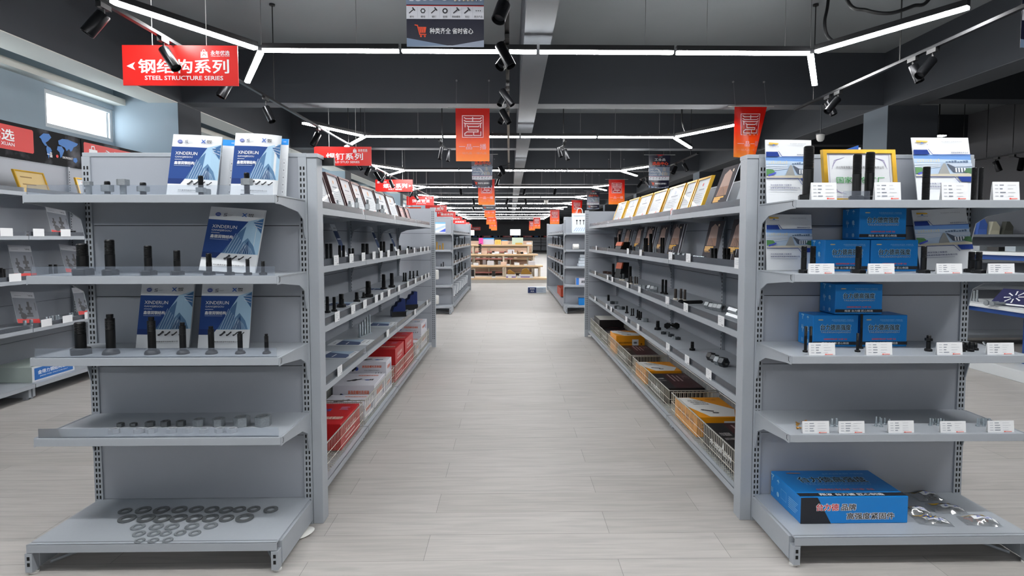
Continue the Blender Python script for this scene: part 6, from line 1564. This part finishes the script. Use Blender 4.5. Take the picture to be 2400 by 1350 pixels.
for i in range(6):
    o = MB().ngon(6, 0.022, 0, 0.022, hole=0.012).build('hex_nut', GALV); o.location = (-1.83 + 0.075 * i, 9.92, Z2E[3] + 0.0004)
    tag(o, 'grey nut on the fourth shelf of the gold stud stand, %s from the aisle' % ORD[6 - i], 'nut', 'nuts on the far stand')
for i, px in enumerate((1034, 1039)):
    p = at_y(px, 620, 9.95); bolt(p.x, 9.95, Z2E[2] + 0.0004, 0.05 + 0.03 * i, 0.008, 0.014, 'hex', 'small black bolt alone on the third shelf of the gold stud stand, %s one' % ('taller' if i else 'shorter'), thr=0.5)
p = at_y(1025, 655, 9.9)
for i, (yb_, yt_) in enumerate(((655, 633), (713, 693))):
    b_ = at_y(1024, yb_, 9.83); t_ = at_y(1024, yt_, 9.83)
    r = root('paper_roll', 'white paper roll hung on the gondola end, %s one' % ('lower' if i else 'upper'), 'roll', (-0.905, 6.885, at_y(1024, yb_, 6.885).z))
    hh = (at_y(1024, yt_, 6.885).z - at_y(1024, yb_, 6.885).z)
    MB().lathe([(0.045, 0), (0.05, 0.01), (0.05, hh - 0.01), (0.045, hh)], 18, (0, 0.045, 0)).build('roll', WHITEPL, r, smooth=40)
    MB().box(-0.02, -0.014, hh * 0.4, 0.02, 0.0, hh * 0.6).build('hook', STEEL, r)
for s, x0, y00, nm in ((-1, -0.99, 10.22, 'gold stud stand'), (1, 0.945, 10.27, 'carrier bag stand')):
    for j in (1, 2, 3):
        for i in range(9):
            y = y00 + 0.32 + 0.42 * i + 0.07 * ((i * 7 + j) % 3); h = 0.06 + 0.05 * ((i * 5 + j * 3) % 4)
            if j == 2 and i % 3 == 2: continue
            bolt(x0 + s * (0.10 + 0.03 * (i % 2)), y, Z2B[j] + 0.0004, h * (1.3 if j == 3 else 1), 0.012, 0.022, 'hex', 'black bolt behind the %s, %s shelf, %s along the aisle' % (nm, SHN[j], ORD[i + 1]), thr=0.5, group='far black bolts')
        for i in range(5 if s < 0 else 8):
            y = y00 + 0.25 + (0.75 if s < 0 else 0.48) * i
            r = root('price_tag', 'small white tag behind the %s, %s shelf, %s along the aisle' % (nm, SHN[j], ORD[i + 1]), 'price tag', (x0 - s * 0.0042, y, Z2B[j] - 0.004), HP if s < 0 else -HP, 'far white price tags')
            MB().box(-0.04, -0.0012, 0, 0.04, 0, 0.052).build('card', CARDW, r)
for i in range(12):
    r = root('leaflet_stack', 'slanting stack of grey leaflets in the far base, %s from the gold stud stand' % ORD[i + 1], 'leaflets', (-1.16, 10.45 + 0.31 * i, 0.206), 0.0, 'slanting leaflet stacks')
    MB().box(-0.11, -0.012, 0, 0.13, 0.012, 0.30).xf(Matrix.Rotation(-0.95, 4, 'X')).build('leaflets', C(150, 156, 164), r)
    MB().box(-0.11, -0.0165, 0.0, 0.13, -0.0125, 0.30).xf(Matrix.Rotation(-0.95, 4, 'X')).build('cover', PAPER if i % 2 else C(190, 196, 204), r)
    MB().box(-0.11, -0.02, -0.10, 0.13, 0.03, -0.02).build('holder', STEEL, r)
# carrier bag
p, q = at_y(1340, 545, 9.95), at_y(1376, 500, 9.95)
r = root('carrier_bag', 'white carrier bag with three black bolts printed, on the far stand', 'bag', (p.x, 9.95, Z2E[0] + 0.0006)); w_, h_ = q.x - p.x, q.z - Z2E[0]
MB().prism([(-0.045, 0), (0.045, 0), (0.012, h_), (-0.012, h_)], 'x', 0, w_).build('body', C(216, 228, 234), r, bevel=0.004)
MB().tube(smoothc([(w_ * 0.32, -0.012, h_ - 0.03), (w_ * 0.36, -0.014, h_ + 0.06), (w_ * 0.5, -0.014, h_ + 0.085), (w_ * 0.66, -0.014, h_ + 0.06), (w_ * 0.70, -0.012, h_ - 0.03)]), 0.007, 6).build('handle', WHITEPL, r)
P = Print()
for k in range(3): P.rect((0.3 + 0.22 * k) * w_, 0.42 * h_, (0.34 + 0.22 * k) * w_, 0.64 * h_, INK); P.rect((0.26 + 0.22 * k) * w_, 0.60 * h_, (0.38 + 0.22 * k) * w_, 0.66 * h_, INK)
for k in range(5): P.line([((0.12 + 0.15 * k) * w_, 0.08 * h_), ((0.30 + 0.13 * k) * w_, 0.26 * h_)], 0.006, C(90, 140, 214))
P.rect(0.1 * w_, 0.86 * h_, 0.9 * w_, 0.88 * h_, C(150, 160, 170))
P.build('print', r, lambda u, v, d: Vector((u, -0.045 + v / h_ * 0.033 - d, v)), 0.0003, base=0.001)
p = at_y(1349, 587, 9.95); o = MB().lathe([(0.04, 0), (0.05, 0.006), (0.05, 0.1), (0.04, 0.106)], 18, (-0.05, 0, 0.05), Matrix.Rotation(HP, 3, 'Y')).build('paper_roll', WHITEPL, smooth=40); o.location = (p.x, 9.95, Z2E[1] + 0.0005)
tag(o, 'white paper roll lying on the second shelf under the carrier bag', 'roll')
for k in range(4):
    o = MB().box(-0.08, -0.06, 0, 0.10, 0.06, 0.05).xf(Matrix.Rotation(0.15 * (-1) ** k, 4, 'Z')).build('foam_block', C(206, 216, 226), bevel=0.008); o.location = (1.26 + 0.012 * k, 9.98, Z2E[2] + 0.0006 + 0.0515 * k)
    tag(o, 'pale foam block in the pile under the carrier bag, %s from below' % ORD[k + 1], 'foam block', 'pile of foam blocks')
def simple_carton(nm, lab, px0, px1, Y, z, h, d, mat, side, rz=0.0, extra=None):
    a, b = at_y(px0, 558, Y), at_y(px1, 558, Y)
    return carton(nm, lab, a.x, Y, z, b.x - a.x, d, h, mat, extra or {}, rz)
simple_carton('carton', 'white carton with blue end on the far stand fourth shelf', 1351, 1376, 9.93, Z2E[3], 0.12, 0.15, WHC, None, 0, {'front': lambda P, w, h: (P.rect(0, 0, 0.26 * w, h, C(60, 130, 220)), P.text('高强', 0.66 * w, 0.45 * h, INK, w=0.34 * w, h=0.4 * h, bold=0.04))})
simple_carton('carton', 'bright blue carton on the base of the carrier bag stand', 1358, 1375, 9.90, 0.14, 0.12, 0.14, BLUEB, None)
carton('carton', 'orange red carton low in the far bays behind the carrier bag stand', 1.03, 11.6, 0.1125, 0.26, 0.9, 0.16, M('orange_red_carton', (186, 66, 34), 0.5), {})
simple_carton('fallen_carton', 'navy and white carton lying on the floor at the aisle end', 1237.5, 1280, 13.6, 0.0, 0.135, 0.2, C(196, 208, 220), None, 0, {'front': lambda P, w, h: (P.rect(0, 0, 0.46 * w, h, C(26, 50, 104)), P.text('螺栓螺母', 0.24 * w, 0.72 * h, WHITE, w=0.26 * w, h=0.2 * h, bold=0.03), P.text('高强', 0.24 * w, 0.3 * h, WHITE, w=0.18 * w, h=0.26 * h), P.lines(0.5 * w, 0.8 * h, 0.4 * w, 5, 0.14 * h, 0.05 * h, C(140, 160, 186)))})
q = at_x(1362, 531, 1.3)
# ------------------------------------------------------------ wooden display tables at the aisle end
WOOD = M('pale_oak_board', (214, 184, 146), 0.5, var=0.12, scale=5, stretch=(1, 9, 9)); WLEG = M('cream_table_leg', (206, 196, 178), 0.5)
def table(lab, x0, x1, y0, y1, zt, xs, skirt=False, rzb=0.045):
    r = root('display_table', lab, 'table', (x0, y0, 0), 0, 'wooden display tables'); L, D = x1 - x0, y1 - y0
    MB().box(0, 0, zt - rzb, L, D, zt).build('top', WOOD, r, bevel=0.003)
    if skirt:
        MB().box(0.02, 0.02, 0, L - 0.02, D - 0.02, zt - rzb).build('plinth', M('grey_plinth', (190, 186, 180), 0.6), r)
    else:
        for x in xs:
            for y in (0.03, D - 0.08): MB().box(x - x0 - 0.025, y, 0, x - x0 + 0.025, y + 0.05, zt - rzb).build('leg', WLEG, r)
        MB().box(0.06, D - 0.06, zt - 0.12, L - 0.06, D - 0.04, zt - rzb).build('rail', WLEG, r)
table('low wooden platform in front of the stepped tables', -1.45, 1.10, 16.7, 17.35, 0.14, (), True, 0.05)
table('low wooden table behind the platform, with two sheets of brown paper near', -1.45, 1.0, 17.40, 18.0, 0.47, (-1.4, -0.2, -0.14, 0.9))
table('middle wooden table holding the black springs and boxes', -1.45, 0.88, 18.05, 18.7, 0.80, (-1.35, -0.2, 0.75))
table('tall wooden table with the coloured cards on it', -1.45, 0.72, 18.75, 19.5, 1.09, (-1.2, 0.6))
def spring(px, y0_, y1_, Y, rad, lab, z):
    p = at_y(px, y0_, Y); h = at_y(px, y0_, Y).z - z; n = 6
    pts = [(rad * math.cos(t * 2 * math.pi / 14), rad * math.sin(t * 2 * math.pi / 14), 0.016 + (h - 0.032) * t / (14 * n)) for t in range(14 * n + 1)]
    r = root('coil_spring', lab, 'spring', (p.x, Y, z + 0.0005), 0, 'black coil springs')
    MB().tube(pts, 0.014, 6).build('coil', BLACKM, r, smooth=60)
    MB().lathe([(rad * 1.1, 0), (rad * 1.1, 0.02), (rad * 0.9, 0.022)], 16).build('seat', BLACKM, r)
spring(1107, 631, 652, 16.95, 0.055, 'thick black spring on the low platform', 0.14)
spring(1157, 634, 652, 16.95, 0.042, 'thinner black spring on the low platform', 0.14)
spring(1125, 570, 596, 18.2, 0.042, 'tall black spring on the middle wooden table', 0.80)
for i, (px, s_) in enumerate(((1156, 0.03), (1184, 0.025), (1223, 0.03))):
    p = at_y(px, 590, 18.25); spring(px, 588 + i, 595, 18.25, s_, 'small black spring on the middle wooden table, %s from the tall one' % ORD[i + 1], 0.80)
KR = M('kraft_paper', (150, 112, 42), 0.8, bump=0.2)
for i, (x0, x1, yt) in enumerate(((1189, 1208, 632), (1220, 1246, 628))):
    a, b = at_y(x0, 645, 17.0), at_y(x1, yt, 17.0); W_, H_ = b.x - a.x, b.z - 0.23
    c, d = at_y(x0 - 3, 650, 16.98), at_y(x1 + 1, 645, 16.98)
    carton('open_carton', 'white open carton under the %s brown paper bag' % ('larger' if i else 'smaller'), c.x, 16.95, 0.14, d.x - c.x, 0.25, 0.088, WHC, {'front': lambda P, w, h: P.rect(0, 0, w, 0.3 * h, C(80, 70, 180))}, group='white cartons on the platform')
    r = root('paper_bag', '%s crumpled brown paper bag standing in its carton' % ('larger' if i else 'smaller'), 'paper bag', (a.x, 17.07, 0.2295), 0)
    MB().prism([(0, 0), (W_, 0.0), (W_ * 0.9, H_ * 0.35), (W_ * 0.55, H_), (W_ * 0.18, H_ * 0.75)] if i else [(0, 0), (W_, 0), (W_ * 0.85, H_ * 0.4), (W_ * 0.3, H_), (W_ * 0.05, H_ * 0.8)], 'y', -0.08, 0.08).build('bag', KR, r, bevel=0.01)
    MB().tube([(W_ * 0.1, 0, H_ * 0.7), (W_ * 0.5, -0.082, H_ * 0.2)], 0.004, 5).build('fold', KR, r)
def board(lab, x0, x1, yt, Y, z, rgb, art=None, t=0.02):
    a, b = at_y(x0, yt, Y), at_y(x1, yt, Y)
    r = root('display_card', lab, 'display card', (a.x, Y, z + 0.0005), 0, 'coloured display cards on the tables')
    MB().box(0, 0, 0, b.x - a.x, t, a.z - z).build('card', C(*rgb), r)
    if art:
        P = Print(); art(P, b.x - a.x, a.z - z); P.build('print', r, plane_fn((0, 0, 0), (1, 0, 0), (0, 0, 1)))
board('pink display card on the tall wooden table', 1122, 1132, 558, 18.85, 1.09, (236, 76, 170))
board('large pale display card with blue head on the tall table', 1132, 1158, 558, 18.95, 1.09, (206, 206, 222), lambda P, w, h: P.rect(0, 0.82 * h, w, h, C(60, 160, 226)))
board('yellow display card on the tall wooden table', 1160, 1174, 562, 18.85, 1.09, (240, 206, 110), lambda P, w, h: (P.rect(0.3 * w, 0.15 * h, 0.42 * w, 0.8 * h, C(230, 160, 50)), P.rect(0.62 * w, 0.15 * h, 0.74 * w, 0.8 * h, C(230, 160, 50))))
board('peach display card on the tall wooden table', 1176, 1190, 563, 18.85, 1.09, (240, 190, 150), lambda P, w, h: P.rect(0, 0.84 * h, w, h, C(60, 160, 226)))
board('pale green display card on the tall wooden table', 1200, 1226, 557, 18.95, 1.09, (196, 214, 196), lambda P, w, h: P.rect(0.3 * w, 0, 0.95 * w, 0.25 * h, C(206, 170, 80)))
board('white display card at the end of the tall wooden table', 1234, 1246, 568, 18.85, 1.09, (222, 222, 224))
for k, (x, z_, Y) in enumerate(((1107, 0.14, 16.72), (1157, 0.14, 16.72), (1195, 0.14, 16.72), (1216, 0.14, 16.72), (1246, 0.14, 16.72), (1118, 0.47, 17.42), (1191, 0.47, 17.42), (1232, 0.47, 17.42), (1124, 0.80, 18.07), (1157, 0.80, 18.07), (1186, 0.80, 18.07), (1207, 0.80, 18.07), (1232, 0.80, 18.07))):
    p = at_y(x, 600, Y); r = root('price_card', 'tiny white card on the wooden tables, %s counted from the platform up' % ORD[k + 1], 'price card', (p.x, Y, z_ + 0.0005), 0, 'white cards on the wooden tables')
    MB().box(-0.05, 0, 0, 0.05, 0.004, 0.045).build('card', CARDW, r)
for k, x in enumerate((1201, 1213)):
    p = at_y(x, 590, 18.2); o = MB().lathe([(0.014, 0), (0.014, 0.10)], 12).build('brown_rod', M('brown_rod', (110, 78, 60), 0.4), smooth=40); o.location = (p.x, 18.2, 0.8005); tag(o, 'short brown rod on the middle wooden table, %s one' % ('farther from spring' if k else 'first after the small springs'), 'rod')
PEACH = M('peach_board', (226, 196, 176), 0.6, var=0.1, scale=6)
for k in range(9):
    zt_, yt_ = ((0.47, 17.62), (0.80, 18.35))[k % 2]
    carton('display_box', 'pale box on the stepped wooden tables, %s from the gold stud side' % ORD[k + 1], -1.12 + 0.21 * k, yt_, zt_, 0.15 + 0.03 * (k % 3), 0.12, 0.07 + 0.03 * (k % 3), (PAPER, PEACH, C(206, 206, 212))[k % 3], {}, group='pale boxes on the wooden tables')
GC = root('display_cabinet', 'pale pinkish display cabinet behind the stepped wooden tables', 'cabinet', (-1.5, 20.2, 0))
MB().box(0, 0.35, 0, 2.3, 0.4, 1.2).build('back_panel', PEACH, GC)
for z_ in (0.10, 0.34, 0.58, 0.82):
    MB().box(0, 0, z_ - 0.03, 2.3, 0.35, z_).build('shelf', WOOD, GC)
    MB().box(0.05, -0.006, z_ - 0.03, 1.6, -0.001, z_ + 0.02).build('front_strip', C(226, 150, 140), GC)
for x_ in (0.0, 0.75, 1.5, 2.27): MB().box(x_, 0, 0, x_ + 0.03, 0.35, 1.2).build('side_panel', WLEG, GC)
for k in range(14):
    o = MB().box(-0.06, -0.05, 0, 0.06, 0.05, 0.12 + 0.04 * (k % 3)).build('display_box', (PAPER, PEACH, C(214, 206, 210), C(196, 200, 190))[k % 4], bevel=0.004); o.location = ((-1.34, -1.12, -0.9, -0.58, -0.36, -0.14, 0.2)[k % 7], 20.36, (0.34, 0.58)[k // 7] + 0.0005)
    tag(o, 'small pale box in the pinkish cabinet, %s shelf, %s along' % (('second', 'third')[k // 7], ORD[k % 7 + 1]), 'box', 'pale boxes in the cabinet')
# back wall shelving far behind the tables
for k in range(6):
    bay('wall_shelving_bay', 'low far shelving against the end wall, %s bay' % ORD[k + 1], (-5.1 + 2.05 * (k + 1), 57.5, 0), HP, 2.0, 1, (1.20, 0.90, 0.60), D=0.5, h=1.58, guards=False, group='far end shelving')
    r = root('header_board', 'dark and red header board of the end wall shelving, %s one' % ORD[k + 1], 'sign', (-5.1 + 2.05 * k, 57.92, 1.36), 0, 'end wall header boards')
    MB().box(0.02, 0, 0, 1.98, 0.05, 0.2).build('board', NAVYB, r); P = Print(); P.rect(0.3, 0.03, 1.2, 0.17, REDB); P.rect(1.4, 0.05, 1.8, 0.15, MAPB); P.text('永年优选', 0.75, 0.1, WHITE, w=0.6, h=0.1, bold=0.03); P.build('lettering', r, plane_fn((0, 0, 0), (1, 0, 0), (0, 0, 1)))

# ------------------------------------------------------------ blue rack and pale unit beyond the blue-box stand
BLUEP = M('blue_rack_paint', (24, 78, 160), 0.4); WSH_ = M('white_rack_board', (214, 218, 220), 0.45)
RK = root('display_rack', 'display rack with blue posts and white boards beyond the blue-box stand', 'rack', (4.62, 2.0, 0))
RL, RD = 4.0, 0.62
for y in (0.08, 1.7, 3.30):
    for x in (0.30, RD - 0.06):
        m = MB().box(x - 0.035, y - 0.06, 0.10, x + 0.035, y + 0.06, 1.14)
        for z in range(18): m.box(x - 0.0362, y - 0.012, 0.2 + 0.05 * z, x - 0.034, y + 0.012, 0.22 + 0.05 * z, 1)
        m.build('post', [BLUEP, SLOT], RK)
MB().box(-0.02, -0.05, 0, RD, RL + 0.06, 0.105).build('base', WSH_, RK, bevel=0.004)
for z in (0.66, 1.17):
    MB().box(-0.06, -0.05, z - 0.03, RD, RL, z).build('shelf', WSH_, RK, bevel=0.003)
    MB().box(-0.02, 0, z - 0.075, 0.02, RL - 0.1, z - 0.031).build('beam', BLUEP, RK)
    MB().box(-0.085, RL - 0.35, z - 0.07, -0.061, RL - 0.21, z + 0.006).build('corner_clamp', BLACKM, RK)
def rack_pt(px, py, z): return at_z(px, py, z) if abs(z - EYE) > 0.2 else at_x(px, py, 4.8)
p = at_x(2365, 700, 4.66)
r = root('catalogue', 'navy catalogue with a ring of white bolts on the blue rack', 'catalogue', (4.67, p.y + 0.03, 0.6656), -HP + 0.25)
MB().box(-0.16, -0.003, 0, 0.16, 0.003, 0.23).xf(Matrix.Rotation(-0.9, 4, 'X')).build('cover', C(40, 42, 84), r)
P = Print()
for k in range(8):
    a = k * math.pi / 4 + 0.2; P.line([(0.16 + 0.035 * math.cos(a), 0.12 + 0.035 * math.sin(a)), (0.16 + 0.075 * math.cos(a), 0.12 + 0.075 * math.sin(a))], 0.011, WHITE); P.disc(0.16 + 0.078 * math.cos(a), 0.12 + 0.078 * math.sin(a), 0.009, WHITE, 6)
P.rect(0, 0, 0.32, 0.02, WHITE)
ro = Matrix.Rotation(-0.9, 3, 'X'); P.build('cover_print', r, lambda u, v, d: ro @ Vector((u - 0.16, -0.003 - d, v)), 0.0003)
for i, (px, yt) in enumerate(((2263, 682), (2277, 682), (2284, 682), (2291, 680))):
    p = at_x(px, yt, 4.70); bolt(4.70, p.y, 0.6604, max(0.1, p.z - 0.66), 0.010, 0.0135, 'hex', 'grey hex bolt standing on the blue rack, %s from the stand edge' % ORD[i + 1], mat=GALV, thr=0.4, group='grey bolts on the blue rack')
for i, px in enumerate((2326, 2340)):
    p = at_x(px, 706, 4.59); lying(4.59, p.y, 0.66, 0.16, 0.013, 0.026, 'grey hex bolt lying on the blue rack edge, %s one' % ORD[i + 1], GALV, 0.2, 'bolt', 'hex_bolt', kind='hex')
p = at_z(2318, 800, 0.106)
for i, (px, py, L_, W_, H_, mt, lab) in enumerate(((2290, 826, 0.5, 0.5, 0.05, CARD, 'flat brown cardboard on the base of the blue rack'), (2375, 850, 0.6, 0.5, 0.06, M('dark_tray', (60, 62, 62), 0.6), 'dark tray in a brown box on the blue rack base'))):
    carton('tray', lab, 4.66, (5.40, 4.50)[i], 0.1055, 0.20, L_ - 0.2, H_, mt, {}, cat='tray')
r = root('metal_star', 'grey metal star bracket on the cardboard of the blue rack', 'bracket', (4.85, at_x(2318, 795, 4.85).y, 0.157)); 
m = MB(); m.lathe([(0.05, 0), (0.05, 0.02)], 16)
for k in range(5): m.tube([(0, 0, 0.012), (0.11 * math.cos(k * 1.257), 0.11 * math.sin(k * 1.257), 0.07)], 0.012, 6)
m.build('body', GALV, r)
for i, (px, w_, h_, cc) in enumerate(((2300, 0.10, 0.05, GALV), (2345, 0.14, 0.04, BLACKM), (2385, 0.12, 0.05, ZINC))):
    p = at_x(px, 590, 4.8); carton('small_part_tray', 'small tray of parts on top board of the blue rack, %s from stand edge' % ORD[i + 1], 4.78, p.y, 1.1705, 0.14, w_, h_, cc, {}, cat='tray', group='small trays on the blue rack')
PU = end_stand('end_stand', 'pale shelving unit with leaflets behind the blue rack', 5.45, 6.75, 7.25, (1.345, 1.03, 0.70), guards=False, slots=False)
for i, (x, h, rgb, nm) in enumerate(((5.68, 0.20, (226, 226, 230), 'white curved leaflet holder'), (5.86, 0.21, (90, 130, 220), 'blue and white leaflet'), (6.02, 0.16, (226, 222, 196), 'cream box'), (6.19, 0.16, (90, 92, 84), 'dark olive box'))):
    r = root('leaflet', '%s on the pale unit behind the blue rack' % nm, 'leaflet', (x, 7.10, 1.3455), 0.1)
    MB().prism([(-0.06, 0), (0.07, 0), (0.075, h * 0.6), (0.02, h), (-0.02, h)], 'y', -0.03, 0.03).build('body', C(*rgb), r)
    MB().box(-0.06, -0.034, 0, 0.06, -0.0305, h * 0.3).build('front_flap', C(*[min(255, c + 16) for c in rgb]), r)
p = at_y(1975, 350, 3.0)
# blue folders standing behind the top boards of the yellow-box gondola
for i, (px0, px1, yt, Y) in enumerate(((1945, 2012, 346, 2.75),)):
    a, b = at_y(px0, yt, Y), at_y(px1, yt, Y)
    r = root('blue_folder', 'blue folder showing above the large gold-framed certificate', 'folder', (a.x, Y, 1.4506), 0)
    MB().prism([(0, 0), (b.x - a.x, 0), (b.x - a.x, b.z - 1.45 + 0.01), (0, a.z - 1.45 - 0.035)], 'y', 0, 0.012).build('cover', C(34, 92, 180), r)
    MB().box(b.x - a.x, 0.001, 0, b.x - a.x + 0.012, 0.011, b.z - 1.45).build('spine', C(226, 230, 236), r)
bay('shelf_bay', 'grey rear bay of yellow-box gondola carrying the blue folder', (2.03, 2.66, 0), 0, 1.0, -1, (1.45, 1.12, 0.8, 0.5), D=0.52, guards=False)
